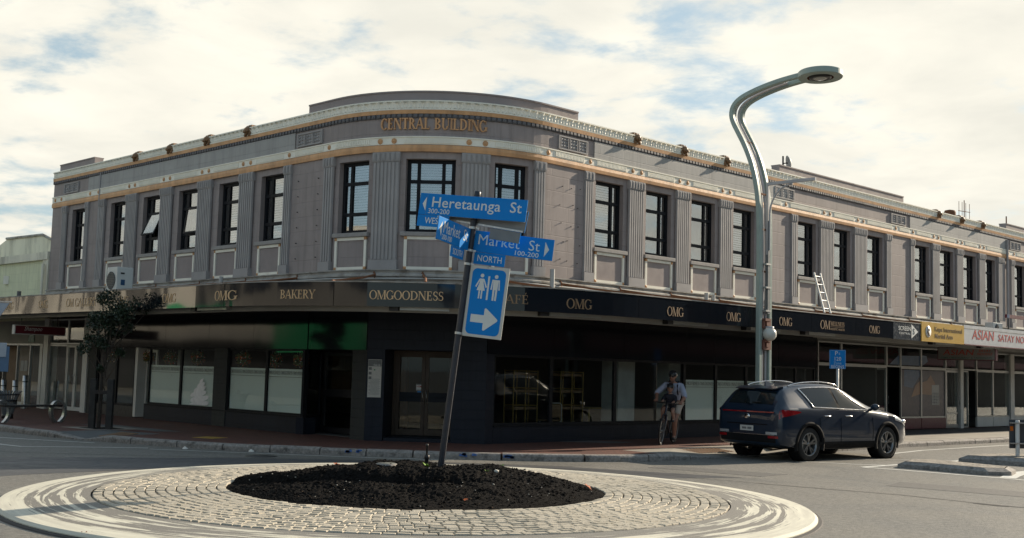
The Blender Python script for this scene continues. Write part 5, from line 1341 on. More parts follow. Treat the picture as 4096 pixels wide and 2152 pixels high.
# parking zone sign
PX = Vector((8.40, 29.85, .118)); pz = thing('parking_sign', 'blue parking zone sign reading 120 Zone BEGINS on a white post behind the dark car', 'parking sign', tuple(PX))
MB(Matrix.Translation(PX)).lathe([(.036, 0), (.036, 2.30), (.001, 2.31)], 14).build('post', mat('white post paint', (.62, .62, .60), .5, var=.06), pz)
vd = Vector((-PX.x, -PX.y, 0)).normalized(); hd = Vector((-vd.y, vd.x, 0))
Mp = Matrix(((hd.x, vd.x, 0, PX.x), (hd.y, vd.y, 0, PX.y), (0, 0, 1, 2.225), (0, 0, 0, 1))) @ Matrix.Translation((0, .045, 0))
pf = plate(Mp, -.20, .20, -.24, .24, 'sign_plate', rail=False, parent=pz)
M_ltblue = mat('pale blue lettering', (.36, .55, .72), .5, bump=0, var=.03)
for txt, z, sz, fw, m in (('P', .105, .15, None, M_ink), ('120', -.035, .14, .16, M_ink), ('Zone', -.13, .10, .19, M_ltblue), ('BEGINS', -.225, .11, .31, M_ink)):
    t = MB(); x0 = -.03 if txt == 'P' else 0
    put_text(t, txt, sz, lambda a, b, d: Mp @ Vector((x0 + a, .0135 + d, z + b)), .003, .001, 1.05, 'CENTER', fw); t.build('lettering', m, pf)
t = MB(); put_text(t, 's', .11, lambda a, b, d: Mp @ Vector((.045 + a, .0135 + d, .12 + b)), .001, .001); t.build('lettering', M_ltblue, pf)
b = MB(Mp)
for q in ((-.19, .19, .226, .231), (-.19, .19, -.231, -.226), (-.193, -.188, -.226, .226), (.188, .193, -.226, .226)): b.box(q[0], q[1], .0125, .0135, q[2], q[3])
b.build('border', M_ltblue, pf)

# marker board on the far island
MXp = Vector((11.10, 25.50, .16)); mk = thing('marker_board', 'dark back of a marker board with orange reflector on a white post, right edge', 'marker board', tuple(MXp))
MB(Matrix.Translation(MXp)).lathe([(.045, -.02), (.045, .75), (.04, .77), (.001, .775)], 14).build('post', MATS['white post paint'], mk)
Mk = Matrix(((.996, .09, 0, MXp.x + .0), (.09, -.996, 0, MXp.y - .0), (0, 0, 1, 0), (0, 0, 0, 1)))
MB(Mk).bbox(-.15, .62, -.085, -.055, .32, .95, .01).build('board', mat('dark board back', (.05, .055, .065), .5, var=.15), mk)
MB(Mk).box(-.14, -.07, -.054, -.045, .70, .80).build('reflector', mat('orange reflector', (.5, .12, .01), .3, bump=0), mk)
for z in (.42, .86): MB(Mk).box(-.15, .62, -.0535, .048, z, z + .025).build('clamp', M_galv, mk)

# ---------------------------------------------------------------- left footpath furniture
def tree_px(zx, zy): return (zx / 1.6914 - 2048) / 4650 * 27.1, 1.7 + (1438 - (1000 + zy / 1.6914)) / 4650 * 27.1
T0 = Vector((-9.47, 27.14, .10)); tree = thing('street_tree', 'small sparse dark leaved street tree staked in a paved square in front of the bakery', 'tree', tuple(T0))
random.seed(13)
M_bark = mat('bark', (0.075, 0.06, 0.048), .9, var=.3, scale=14, bump=.8, bscale=30)
tr = MB(); tr.tube([T0, T0 + Vector((.02, 0, .7)), T0 + Vector((.0, .02, 1.3)), T0 + Vector((.08, 0, 1.8)), T0 + Vector((.14, .02, 2.3))], [.05, .045, .04, .033, .024], 8)
clumps = [(760, 335, .30), (800, 390, .24), (950, 350, .26), (1000, 372, .2), (880, 395, .22), (790, 450, .34), (860, 440, .26), (740, 500, .28), (640, 520, .22), (690, 460, .2), (620, 600, .14), (610, 665, .18), (700, 600, .20), (790, 560, .20), (850, 520, .2), (830, 690, .12), (745, 640, .15), (720, 800, .09), (715, 330, .16)]
cl = []
for zx, zy, r in clumps: x, z = tree_px(zx, zy); cl.append((Vector((x, 27.14 + random.uniform(-.35, .35), z)), r))
for c, r in cl:
    base = T0 + Vector((.1, 0, max(.9, (c.z - .1) * .62))); mid_ = (base + c) / 2 + Vector((0, 0, -.08)); tr.tube([base, mid_, c], [.018, .012, .005], 5)
tr.build('trunk', M_bark, tree)
M_leafd = mat('dark green leaf', (0.020, 0.036, 0.016), .5, var=.5, scale=3, bump=0); 
cr = MB()
for c, r in cl:
    for _ in range(int(520 * r / .25 * .62)):
        d = Vector((random.gauss(0, 1), random.gauss(0, 1), random.gauss(0, 1))); d.normalize(); p = c + Vector((d.x, d.y, d.z * .8)) * r * random.random() ** .5
        a = Vector((random.gauss(0, 1), random.gauss(0, 1), random.gauss(.5, 1))).normalized(); l = random.uniform(.04, .08); s = a.cross(Vector((random.gauss(0, 1), random.gauss(0, 1), random.gauss(0, 1)))).normalized() * l * .32
        cr.add([p, p + a * l * .5 + s, p + a * l, p + a * l * .5 - s], [(0, 1, 2, 3)])
cr.build('crown', M_leafd, tree)
M_stake = mat('dark timber stake', (.035, .034, .032), .8, var=.3, scale=6, bump=.4)
for x, y, lab in ((-9.57, 26.98, 'dark square tree stake on the left of the small street tree'), (-9.13, 26.86, 'dark square tree stake on the right of the small street tree')):
    s = MB(Matrix.Translation((x, y, .1))); s.bbox(-.07, .07, -.07, .07, 0, 1.16, .012); tag(s.build('tree_stake', M_stake), lab, 'tree stake', 'tree stakes')
b = MB(); b.box(-9.5, -9.2, 26.82, 26.86, .92, 1.0); b.build('tie', M_black, tree)
pit = sheet('tree_square', M_conc, [(-10.4, 27.3), (-9.45, 26.5), (-8.35, 27.15), (-9.25, 28.0)], .1225)
pit2 = sheet('tree_soil', M_soil, [(-9.95, 27.2), (-9.42, 26.75), (-8.85, 27.1), (-9.35, 27.6)], .126)
# bench with horseshoe ends
BA, BB = Vector((-12.1, 28.0, .118)), Vector((-11.2, 29.15, .118)); ax = (BB - BA).normalized(); lat = Vector((ax.y, -ax.x, 0))
bench = thing('bench', 'bench with steel horseshoe ends and a dark plank seat beside the kerb, far left', 'bench', tuple((BA + BB) / 2))
for q in (BA, BB):
    pts = []
    for k in range(25):
        t = rad(-62 + 304 * k / 24); pts.append((.19 * math.cos(t), .27 + .26 * math.sin(t)))
    pts = [(pts[0][0] * .62, 0)] + pts[1:-1] + [(pts[-1][0] * .62, 0)]
    def hf(i, pts=pts):
        a, b_ = pts[max(0, i - 1)], pts[min(len(pts) - 1, i + 1)]; t = Vector((b_[0] - a[0], b_[1] - a[1])).normalized(); return lat, ax * -t.y + Vector((0, 0, t.x))
    MB().ribbon([q + ax * x + Vector((0, 0, z)) for x, z in pts], [(-.055, -.03), (.055, -.03), (.055, .035), (-.055, .035)], hf).build('horseshoe_end', M_steel, bench, fix=True)
d_ = MB(); Mq = Matrix(((ax.x, lat.x, 0, BA.x), (ax.y, lat.y, 0, BA.y), (0, 0, 1, BA.z), (0, 0, 0, 1)))
for k in range(3): d_.bbox(-.02, (BB - BA).length + .02, -.17 + k * .118, -.06 + k * .118, .395, .44, .006, Mq)
d_.build('seat', mat('dark seat plank', (.03, .026, .024), .6, var=.3, scale=5), bench)
# slatted basket bin
bn = Vector((-13.0, 30.45, .118)); lb = thing('litter_bin', 'dark slatted flared litter bin behind the bench at the left edge', 'litter bin', tuple(bn))
s = MB(Matrix.Translation(bn))
for k in range(26):
    a = 2 * math.pi * k / 26; c_, s_ = math.cos(a), math.sin(a)
    s.tube([(.13 * c_, .13 * s_, .12), (.19 * c_, .19 * s_, .45), (.25 * c_, .25 * s_, .66), (.32 * c_, .32 * s_, .71)], .013, 5)
s.build('slats', M_signback, lb)
r = MB(Matrix.Translation(bn)); r.lathe([(.20, .44), (.215, .44), (.215, .48), (.20, .48)], 28); r.lathe([(.24, .60), (.26, .60), (.26, .63), (.24, .63)], 28); r.lathe([(.10, .0), (.14, .0), (.14, .12), (.001, .12)], 20); r.build('hoops', M_black, lb)
# steel bollards by the shop door
def bollard(h):
    t = thing('bollard', 'x', 'bollard', (0, 0, 0), group='steel bollards outside the shop')
    p = MB().lathe([(.085, 0), (.085, h), (.075, h + .012), (.001, h + .014)], 20).build('post', M_steel, t); MB().lathe([(.087, h - .20), (.087, h - .17)], 20).build('band', M_black, t)
    return t, list(t.children)
for s, h, lab in ((18.25, 1.02, 'tallest brushed steel bollard, nearest the white posted shop'), (19.0, .85, 'middle brushed steel bollard of three outside the neighbouring shop door'), (19.9, .85, 'steel bollard nearest the left edge of the photo, above the litter bin')):
    t, k = bollard(h); t.location = PL(s, .6, .118); t['label'] = lab
# give-way sign seen from behind, partly out of frame
gw = Vector((-10.05, 22.3, 0)); gv = thing('give_way_sign', 'pale back of a give way sign with small plates, cut by the left edge', 'road sign', tuple(gw))
MB(Matrix.Translation(gw)).lathe([(.035, 0), (.035, 2.85), (.001, 2.86)], 12).build('post', M_pipe, gv)
M_backpale = mat('pale blue sign back', (.36, .42, .50), .5, var=.08)
b = MB(Matrix.Translation(gw + Vector((0, -.06, 0)))); tri = [(-.46, 2.76), (.46, 2.74), (.0, 2.02)]
b.add([(x, 0, z) for x, z in tri] + [(x, .012, z) for x, z in tri], [(0, 1, 2)[::-1], (3, 4, 5), (0, 1, 4, 3), (1, 2, 5, 4), (2, 0, 3, 5)]); b.build('triangle_plate', M_backpale, gv)
MB(Matrix.Translation(gw)).bbox(-.1, .50, -.07, -.05, 2.735, 2.765, .005).build('plate_edge', M_galv, gv)
b = MB(Matrix.Translation(gw)); b.bbox(-.35, .45, -.06, -.03, 1.70, 1.97, .01); b.build('lower_plate', M_backpale, gv)
b = MB(Matrix.Translation(gw)); b.bbox(.0, .50, -.04, -.015, 1.42, 1.90, .01); b.build('rear_plate', mat('blue plate edge', (.08, .16, .28), .5), gv)

# ---------------------------------------------------------------- things on and under the canopy
Mc = Matrix(((-dL.x, nL.x, 0, 0), (-dL.y, nL.y, 0, 0), (0, 0, 1, 0), (0, 0, 0, 1)))
ac = Vector(PL(9.85, 1.85, 3.375)); M_ac = mat('white appliance paint', (.60, .61, .58), .45, var=.05, scale=4)
a_ = thing('air_conditioner', 'white outdoor air conditioning unit standing on the canopy above the tree', 'air conditioner', tuple(ac))
Ma = Matrix.Translation(ac) @ Mc
MB(Ma).bbox(-.27, .27, -.22, .22, .03, .68, .02).build('casing', M_ac, a_)
fan = MB(Ma @ Matrix.Translation((-.03, .222, .34)) @ Matrix.Rotation(rad(-90), 4, 'X'))
fan.lathe([(.22, .0), (.22, .012), (.20, .014), (.001, .003)], 28, smooth=False); fan.build('fan_recess', M_black, a_)
g_ = MB(Ma @ Matrix.Translation((-.03, .238, .34)))
for k in range(-5, 6):
    w_ = math.sqrt(max(0, .225 ** 2 - (k * .044) ** 2)); g_.box(-w_, w_, -.003, .003, k * .044 - .004, k * .044 + .004); g_.box(k * .044 - .004, k * .044 + .004, -.0025, .0035, -w_, w_)
g_.build('fan_grille', M_signback, a_)
MB(Ma).box(.2705, .274, .0, .11, .22, .36).build('rating_label', M_mblue, a_); MB(Ma).box(.271, .28, .02, .12, .50, .54).build('handle', M_black, a_)
for x in (-.24, .16): MB(Ma).box(x, x + .08, -.22, .22, 0, .03).build('foot', M_black, a_)
ac2 = Vector(PR(24.8, 1.2, 3.38)); a2 = thing('air_conditioner', 'small white air conditioner on the canopy above the noodle sign at far right', 'air conditioner', tuple(ac2))
Ma2 = Matrix.Translation(ac2) @ Matrix(((dR.x, nR.x, 0, 0), (dR.y, nR.y, 0, 0), (0, 0, 1, 0), (0, 0, 0, 1)))
MB(Ma2).bbox(-.38, .38, -.15, .15, .03, .45, .015).build('casing', M_ac, a2); MB(Ma2 @ Matrix.Translation((-.1, .153, .24)) @ Matrix.Rotation(rad(-90), 4, 'X')).lathe([(.16, 0), (.16, .01), (.001, .003)], 20).build('fan_recess', M_black, a2)
# ladder leaning from the canopy to a sill
ld = thing('ladder', 'aluminium ladder leaning from the canopy roof against an upstairs window sill', 'ladder', tuple(PR(14.52, .75, 3.37)))
M_ladder = mat('bright aluminium', (.62, .62, .60), .45, metal=.3, var=.06)
for ss in (14.36, 14.70): MB().tube([PR(ss, .80, 3.37), PR(ss, .38, 4.80)], .030, 6).build('rail', M_ladder, ld)
for k in range(6):
    f = .1 + k * .165; MB().tube([PR(14.36, .80 - .42 * f, 3.37 + 1.43 * f), PR(14.70, .80 - .42 * f, 3.37 + 1.43 * f)], .018, 6).build('rung', M_ladder, ld)
# hanging signs under the canopy
def hang_sign(name, label, base, d, n, L, z0, z1, m_face, m_edge, words, fx):
    t = thing(name, label, 'hanging sign', tuple(base)); n_ = n; h = d   # h runs to the viewer's right
    nn = Vector((h.y, -h.x, 0)); M = Matrix(((h.x, nn.x, 0, base.x), (h.y, nn.y, 0, base.y), (0, 0, 1, 0), (0, 0, 0, 1)))
    b = MB(M).bbox(-L / 2, L / 2, -.09, .09, z0, z1, .01).build('sign_box', m_edge, t)
    MB(M).box(-L / 2 + .03, L / 2 - .03, .0905, .094, z0 + .025, z1 - .025).build('sign_face', m_face, t)
    for w_ in words:
        txt, x, z, s, m, fw, sh = w_; q = MB(); put_text(q, txt, s, lambda a, bb, dd: M @ Vector((x + a, .096 + dd, z + bb)), .003, .001, 1, 'CENTER', fw, sh); q.build('lettering', m, t)
    for x in (-L * .35, L * .35): MB(M).tube([(x, 0, z1), (x, 0, 2.96)], .012, 6).build('hanger', M_black, t)
    return t
M_red = mat('deep red sign face', (.14, .012, .022), .4, var=.12, bump=0)
hang_sign('hanging_sign', 'deep red sign with white script Shampoo hanging under the canopy at far left', PL(15.35, 1.5, 2.5), -nL, dL, 1.5, 2.36, 2.63, M_red, M_whitepaint,
    [('Shampoo', -.22, 2.475, .17, M_signwhite, .52, .35),], None)
M_grn = mat('teal sign ink', (.05, .16, .13), .5, bump=0)
hang_sign('hanging_sign', 'grey sign with red ASIAN lettering hanging under the canopy at far right', PR(22.0, 1.5, 2.7), nR, dR, 1.95, 2.46, 2.88, mat('grey sign face', (.28, .27, .25), .5, var=.1), M_maroon,
    [('ASIAN', -.26, 2.63, .26, M_signred, 1.05, .15), ('SATAY', .62, 2.74, .11, M_signred, .42, .2), ('NOODLE', .62, 2.63, .11, M_signred, .5, .2), ('FAMILY RESTAURANT & TAKEAWAYS', 0, 2.51, .085, M_grn, 1.7, 0)], None)
cb_ = thing('canopy_board', 'thin dark sign board on legs standing on the canopy at the right edge', 'sign board', tuple(PR(26.0, 1.5, 3.38)))
MB().tube([PR(25.3, 1.5, 3.38), PR(25.3, 1.5, 4.0)], .02, 6).build('leg', M_black, cb_); MB().tube([PR(27.4, 1.5, 3.38), PR(27.4, 1.5, 4.0)], .02, 6).build('leg', M_black, cb_)
Mr = Matrix(((dR.x, nR.x, 0, 0), (dR.y, nR.y, 0, 0), (0, 0, 1, 0), (0, 0, 0, 1)))
q = PR(25.1, 1.5, 0); MB(Matrix.Translation(q) @ Mr).box(0, 2.6, -.04, .04, 4.02, 4.14).build('board', M_maroon, cb_); MB(Matrix.Translation(q) @ Mr).box(0, .2, .0405, .045, 4.02, 4.14).build('blue_end', M_mblue, cb_)
# hanging baskets behind the bakery glass, standing in for their reflections
M_flor = mat('orange red blossom', (.78, .13, .04), .6, var=.4, scale=30, bump=0); M_flow = mat('white blossom', (.85, .83, .75), .6, bump=0); M_fol = mat('basket foliage', (.12, .15, .05), .7, var=.5, scale=20, bump=0)
random.seed(4)
def basket():
    t = thing('hanging_basket', 'x', 'hanging basket', (0, 0, 0), group='hanging flower baskets')
    MB().lathe([(.001, -.12), (.08, -.11), (.13, -.05), (.14, 0)], 14).build('bowl', M_bark, t)
    for m, n, nm, s0 in ((M_fol, 260, 'foliage', .03), (M_flor, 95, 'red_blossoms', .022), (M_flow, 40, 'white_blossoms', .02)):
        b = MB()
        for _ in range(n):
            d = Vector((random.gauss(0, 1), random.gauss(0, 1), random.gauss(0, .8))).normalized() * random.uniform(.12, .21) * Vector((1, 1, .8)).length / 1.62; p = d + Vector((0, 0, -.01))
            a = Vector((random.gauss(0, 1), random.gauss(0, 1), random.gauss(0, 1))).normalized(); c = a.cross(d).normalized(); b.add([p - a * s0, p + c * s0 * .8, p + a * s0, p - c * s0 * .8], [(0, 1, 2, 3)])
        b.build(nm, m, t)
    c = MB()
    for k in range(3): a = 2 * math.pi * k / 3; c.tube([(.13 * math.cos(a), .13 * math.sin(a), .02), (0, 0, .42)], .005, 4)
    c.tube([(0, 0, .42), (0, 0, 1.0)], .005, 4); c.build('chains', M_galv, t); return t
b0 = basket(); kids = list(b0.children); first = True
for s, lab in ((12.15, 'flower basket just right of the white side door'), (11.0, 'flower basket at the right of the leftmost frosted window'), (9.55, 'flower basket above the window with the swirl print'), (7.35, 'flower basket left of the middle of the third frosted window, fullest of red'), (5.95, 'flower basket in the fourth frosted window'), (4.85, 'flower basket half hidden at the corner end of the fourth frosted window'), (14.4, 'flower basket right of the tree trunk above the plant window'), (15.0, 'flower basket behind the tree crown above the plant window')):
    if first: b0.location = PL(s, -.32, 1.82); b0['label'] = lab; first = False
    else: copy_thing(b0, kids, PL(s, -.32, 1.82), random.uniform(0, 6), lab)
# cafe furniture behind the right-hand glass
M_brass = mat('brass tube', (.20, .125, .03), .45, metal=.4, var=.1, bump=0); M_wood = mat('shelf wood', (.16, .09, .045), .6, var=.2)
def shelf():
    t = thing('display_shelf', 'x', 'shelf', (0, 0, 0), group='gold framed shelves')
    b = MB()
    for x in (-.4, .0, .4):
        for y in (-.15, .15): b.tube([(x, y, 0), (x, y, 1.6)], .016, 6)
    for z in (.78, 1.18, 1.58):
        for y in (-.15, .15): b.tube([(-.4, y, z), (.4, y, z)], .014, 6)
    b.build('frame', M_brass, t)
    for z in (.74, 1.14, 1.54): MB().box(-.4, .4, -.14, .14, z - .06, z).build('shelf_board', M_wood, t)
    return t
s0 = shelf(); ks = list(s0.children); s0.location = PR(3.9, -1.1, .13); s0.rotation_euler = (0, 0, math.atan2(dR.y, dR.x)); s0['label'] = 'gold framed display shelf in the first cafe window, left of the chair'
copy_thing(s0, ks, PR(5.5, -1.1, .13), math.atan2(dR.y, dR.x), 'gold framed display shelf in the second cafe window, beside the brass table')
tq = PR(6.2, -1.0, .13); tb2 = thing('cafe_table', 'small brass pedestal table in the second cafe window', 'table', tuple(tq))
MB(Matrix.Translation(tq)).lathe([(.001, .70), (.33, .70), (.33, .73), (.001, .73)], 24).build('tabletop', M_brass, tb2); MB(Matrix.Translation(tq)).lathe([(.2, 0), (.2, .02), (.03, .03), (.03, .70)], 16).build('pedestal', M_brass, tb2)
cq = PR(4.7, -.75, .13); ch = thing('wire_chair', 'wire framed cafe chair with a brown back seen through the first cafe window', 'chair', tuple(cq))
Mch = Matrix.Translation(cq) @ Mr
MB(Mch).tube([(-.24, 0, .42), (-.20, .03, .80), (-.14, .03, .84), (.14, .03, .84), (.20, .03, .80), (.24, 0, .42), (.1, -.1, .30), (-.1, -.1, .30), (-.24, 0, .42)], .012, 6).build('frame', M_pipe, ch)
for x in (-.18, .18): MB(Mch).tube([(x, .03, .42), (x * 1.2, .10, 0)], .011, 6).build('leg', M_pipe, ch); MB(Mch).tube([(x, -.30, .42), (x * 1.2, -.36, 0)], .011, 6).build('leg', M_pipe, ch)
MB(Mch).bbox(-.2, .2, .0, .02, .50, .80, .008).build('backrest', M_wood, ch); MB(Mch).bbox(-.22, .22, -.36, .02, .41, .44, .01).build('seat', M_wood, ch)
# roof top
dq = PR(18.0, -3.0, 7.42); dt = thing('satellite_dish', 'small pale satellite dish on a stub mast on the roof behind the parapet', 'satellite dish', tuple(dq))
MB(Matrix.Translation(dq)).lathe([(.03, 0), (.03, 1.75)], 10).build('mast', M_black, dt)
MB(Matrix.Translation(dq + Vector((.16, 0, 1.52))) @ Matrix.Rotation(rad(80), 4, 'Y')).lathe([(.001, .10), (.14, .08), (.25, .0), (.255, .01), (.14, .095), (.001, .112)], 24).build('dish', M_pipe, dt)
MB(Matrix.Translation(dq)).tube([(0, 0, 1.5), (.16, 0, 1.52)], .02, 6).build('feed_arm', M_black, dt)
aq = PR(31.85, -3, 7.42); an = thing('television_aerial', 'spindly rusty television aerial on the roof near the right edge', 'aerial', tuple(aq))
MB(Matrix.Translation(aq)).tube([(0, 0, 0), (0, 0, 1.95)], .02, 6).build('mast', M_rust, an)
b = MB(Matrix.Translation(aq)); b.tube([(-.55 * dR.x, -.55 * dR.y, 1.45), (.55 * dR.x, .55 * dR.y, 1.5)], .016, 5)
for k in (-.5, -.2, .15, .5): b.tube([(k * dR.x, k * dR.y, 1.2), (k * dR.x, k * dR.y, 1.85)], .011, 5)
b.build('crossbar', M_rust, an)
wq = PR(36.1, -3, 7.42); tag(MB(Matrix.Translation(wq)).tube([(0, 0, 0), (0, 0, 1.75)], .03, 6).build('roof_pole', M_rust), 'thin rusty pole standing on the roof at the right edge, right of the aerial', 'pole')
vq = PR(30.5, -3, 7.42); rv = thing('roof_vent', 'small capped metal vent on the roof between two lion heads at far right', 'vent', tuple(vq))
MB(Matrix.Translation(vq)).lathe([(.10, 0), (.10, 1.05)], 12).build('stack', M_pipe, rv); MB(Matrix.Translation(vq)).lathe([(.24, 1.06), (.24, 1.28), (.20, 1.36), (.001, 1.40)], 14).build('cowl', M_rust, rv)
# ---------------------------------------------------------------- car
def paint_mat():
    m, nt, b = _nt('dark blue car paint')
    b.inputs['Base Color'].default_value = (0.007, 0.012, 0.022, 1); b.inputs['Metallic'].default_value = 0; b.inputs['Specular IOR Level'].default_value = .3; b.inputs['Roughness'].default_value = .28
    b.inputs['Coat Weight'].default_value = .6; b.inputs['Coat Roughness'].default_value = .05
    nt.links.new(_mix(nt, _noise(nt, _coord(nt, False), 400, 2, .5), (0.006, 0.016, 0.034), (0.011, 0.025, 0.048)), b.inputs['Base Color']); return m
M_paint = paint_mat()
M_clad = mat('black cladding', (.010, .010, .011), .85, spec=.15, var=.15, bump=.1, world=False)
M_tyre = mat('tyre rubber', (.012, .012, .012), .85, var=.2, bump=.2, world=False)
M_rim = mat('alloy rim', (.20, .205, .21), .35, metal=.85, var=.05, bump=0, world=False)
M_carglass = mat('tinted car glass', (.012, .017, .019), .05, spec=.30, var=.1, bump=0)
M_chrome = mat('chrome trim', (.65, .65, .65), .15, metal=1, var=.02, bump=0)
M_tail = mat('red lamp lens', (.24, .006, .010), .15, var=.1, bump=0, coat=.6)
M_head = mat('clear lamp lens', (.72, .74, .76), .08, var=.05, bump=0, metal=.6, coat=1)
M_glint = mat('lamp reflector', (.9, .9, .9), .28, metal=1, var=.02, bump=0)
M_plate = mat('number plate', (.55, .55, .52), .4, var=.03, bump=0)
F_ = Vector((.7986, .6018, 0)); RT = Vector((.6018, -.7986, 0))       # forward, and the side towards the street
CARP = Vector((6.80, 25.86, 0))
CM = Matrix(((F_.x, -RT.x, 0, CARP.x), (F_.y, -RT.y, 0, CARP.y), (0, 0, 1, 0), (0, 0, 0, 1)))   # x forward, y left, z up
car = thing('parked_car' if False else 'car', 'dark blue compact SUV driving right past the corner, brake light bar and roof rails showing', 'car', tuple(CARP), math.atan2(F_.y, F_.x))
WB0, WB1, RW = -1.335, 1.335, .352
# stations: x, half width at waist, floor z, waist height, waist half width, roof height, roof half width, crown
ST = [
 (-2.235, .66, .42, .78, .66, .86, .55), (-2.215, .78, .36, .96, .76, 1.04, .64), (-2.16, .86, .32, 1.06, .81, 1.15, .70), (-2.06, .90, .30, 1.09, .84, 1.31, .66),
 (-1.95, .915, .28, 1.10, .86, 1.44, .63), (-1.84, .92, .27, 1.10, .865, 1.515, .61), (-1.6, .925, .25, 1.10, .875, 1.56, .60), (-1.1, .93, .23, 1.09, .88, 1.605, .605),
 (-.6, .925, .22, 1.075, .88, 1.62, .605), (-.2, .92, .22, 1.06, .878, 1.605, .60), (.1, .918, .22, 1.05, .875, 1.545, .59), (.4, .918, .22, 1.045, .87, 1.42, .60), (.7, .92, .22, 1.04, .865, 1.27, .63),
 (.95, .922, .23, 1.03, .86, 1.15, .68), (1.15, .924, .24, 1.02, .85, 1.10, .70), (1.45, .922, .25, .99, .84, 1.065, .66), (1.75, .905, .27, .945, .815, 1.02, .60),
 (1.98, .875, .29, .88, .765, .955, .55), (2.12, .82, .31, .77, .70, .88, .48), (2.20, .74, .34, .68, .63, .78, .40), (2.245, .60, .40, .60, .52, .66, .30)]
SX = np.array([s[0] for s in ST]); SV = np.array([s[1:] for s in ST])
def station(x):
    """smooth cubic through the stations"""
    i = int(np.clip(np.searchsorted(SX, x) - 1, 0, len(SX) - 2)); h = SX[i + 1] - SX[i]; t = (x - SX[i]) / h
    def slope(k):
        if k == 0 or k == len(SX) - 1: return (SV[min(k + 1, len(SX) - 1)] - SV[max(k - 1, 0)]) / (SX[min(k + 1, len(SX) - 1)] - SX[max(k - 1, 0)])
        a = (SV[k] - SV[k - 1]) / (SX[k] - SX[k - 1]); b = (SV[k + 1] - SV[k]) / (SX[k + 1] - SX[k]); return np.where(a * b > 0, 2 * a * b / (a + b + 1e-9 * np.sign(a + b + 1e-12)), 0)
    m0, m1 = slope(i) * h, slope(i + 1) * h
    return (2 * t**3 - 3 * t**2 + 1) * SV[i] + (t**3 - 2 * t**2 + t) * m0 + (-2 * t**3 + 3 * t**2) * SV[i + 1] + (t**3 - t**2) * m1
def section(x):
    w, zf, zw, ww, zr, wr = station(x)
    return [(0, zf), (w * .80, zf), (w * .93, zf + .03), (w * .985, zf + .12), (w, zf + (zw - zf) * .42), (w * .992, zf + (zw - zf) * .66), (w * .985, zf + (zw - zf) * .80), (w * .972, zw - .05), (ww + .012, zw - .008), (ww - .012, zw + .008),
            (ww + (wr - ww) * .33, zw + (zr - zw) * .32), (ww + (wr - ww) * .66, zw + (zr - zw) * .62), (wr + .012, zr - .075 * min(1, (zr - zw) / .5)), (wr - .05, zr - .028), (wr * .6, zr - .006), (0, zr)]
def glassy(x, t, side):
    """a point on the greenhouse side at height fraction t (0 waist, 1 roof edge)"""
    w, zf, zw, ww, zr, wr = station(x); zt = zr - .085
    z = zw + .01 + (zt - zw - .01) * t; s = section(x)[9:14]; y = s[0][0]
    for (y0, z0), (y1, z1) in zip(s, s[1:]):
        if z0 <= z <= z1: y = y0 + (y1 - y0) * (z - z0) / max(1e-6, z1 - z0)
    return Vector((x, side * (y + .009), z + .003))
xs = sorted(set(list(np.linspace(-2.235, 2.245, 96)) + list(SX)))
cb2 = MB(); rows = []
for x in xs:
    s = section(x); ring = [(x, -y, z) for y, z in s[::-1]] + [(x, y, z) for y, z in s[1:]]
    rows.append(ring)
n = len(rows[0]); vs = [p for r in rows for p in r]
fs = [(i * n + k, i * n + (k + 1) % n, (i + 1) * n + (k + 1) % n, (i + 1) * n + k) for i in range(len(rows) - 1) for k in range(n - 1)]
fs += [list(range(n)), [(len(rows) - 1) * n + k for k in range(n)][::-1]]
cb2.add(vs, fs, None, True)
body = cb2.build('body', M_paint, None, fix=True)
# cut the wheel arches
cut = MB()
for x in (WB0, WB1):
    for sgn in (-1, 1):
        cut.lathe([(.001, -.36), (RW + .045, -.36), (RW + .045, .36), (.001, .36)], 40, Matrix.Translation((x, sgn * .93, RW + .0)) @ Matrix.Rotation(rad(90), 4, 'X'), smooth=False)
cuto = cut.build('cutter', None, None, fix=True)
md = body.modifiers.new('b', 'BOOLEAN'); md.operation = 'DIFFERENCE'; md.object = cuto; md.solver = 'EXACT'
dg = bpy.context.evaluated_depsgraph_get(); dg.update()
nm = bpy.data.meshes.new_from_object(body.evaluated_get(dg)); body.modifiers.clear(); om = body.data; body.data = nm; nm.name = 'body'
if not nm.materials: nm.materials.append(M_paint)
for p in nm.polygons: p.use_smooth = True
try: nm.set_sharp_from_angle(angle=rad(38))
except Exception: pass
bpy.data.objects.remove(cuto); bpy.data.meshes.remove(om)
nm.transform(CM); par(body, car)
def cpart(mb, name, m, parent=None):
    mb.v = [CM @ v for v in mb.v]; return mb.build(name, m, parent or car)
def patch(name, m, pts_fn, nu, nv, parent=None):
    b = MB(); b.add([pts_fn(i / nu, j / nv) for i in range(nu + 1) for j in range(nv + 1)], [(i * (nv + 1) + j, (i + 1) * (nv + 1) + j, (i + 1) * (nv + 1) + j + 1, i * (nv + 1) + j + 1) for i in range(nu) for j in range(nv)], None, True); return cpart(b, name, m, parent)
M_cabin = mat('dark car interior', (.02, .021, .022), .8, bump=0)
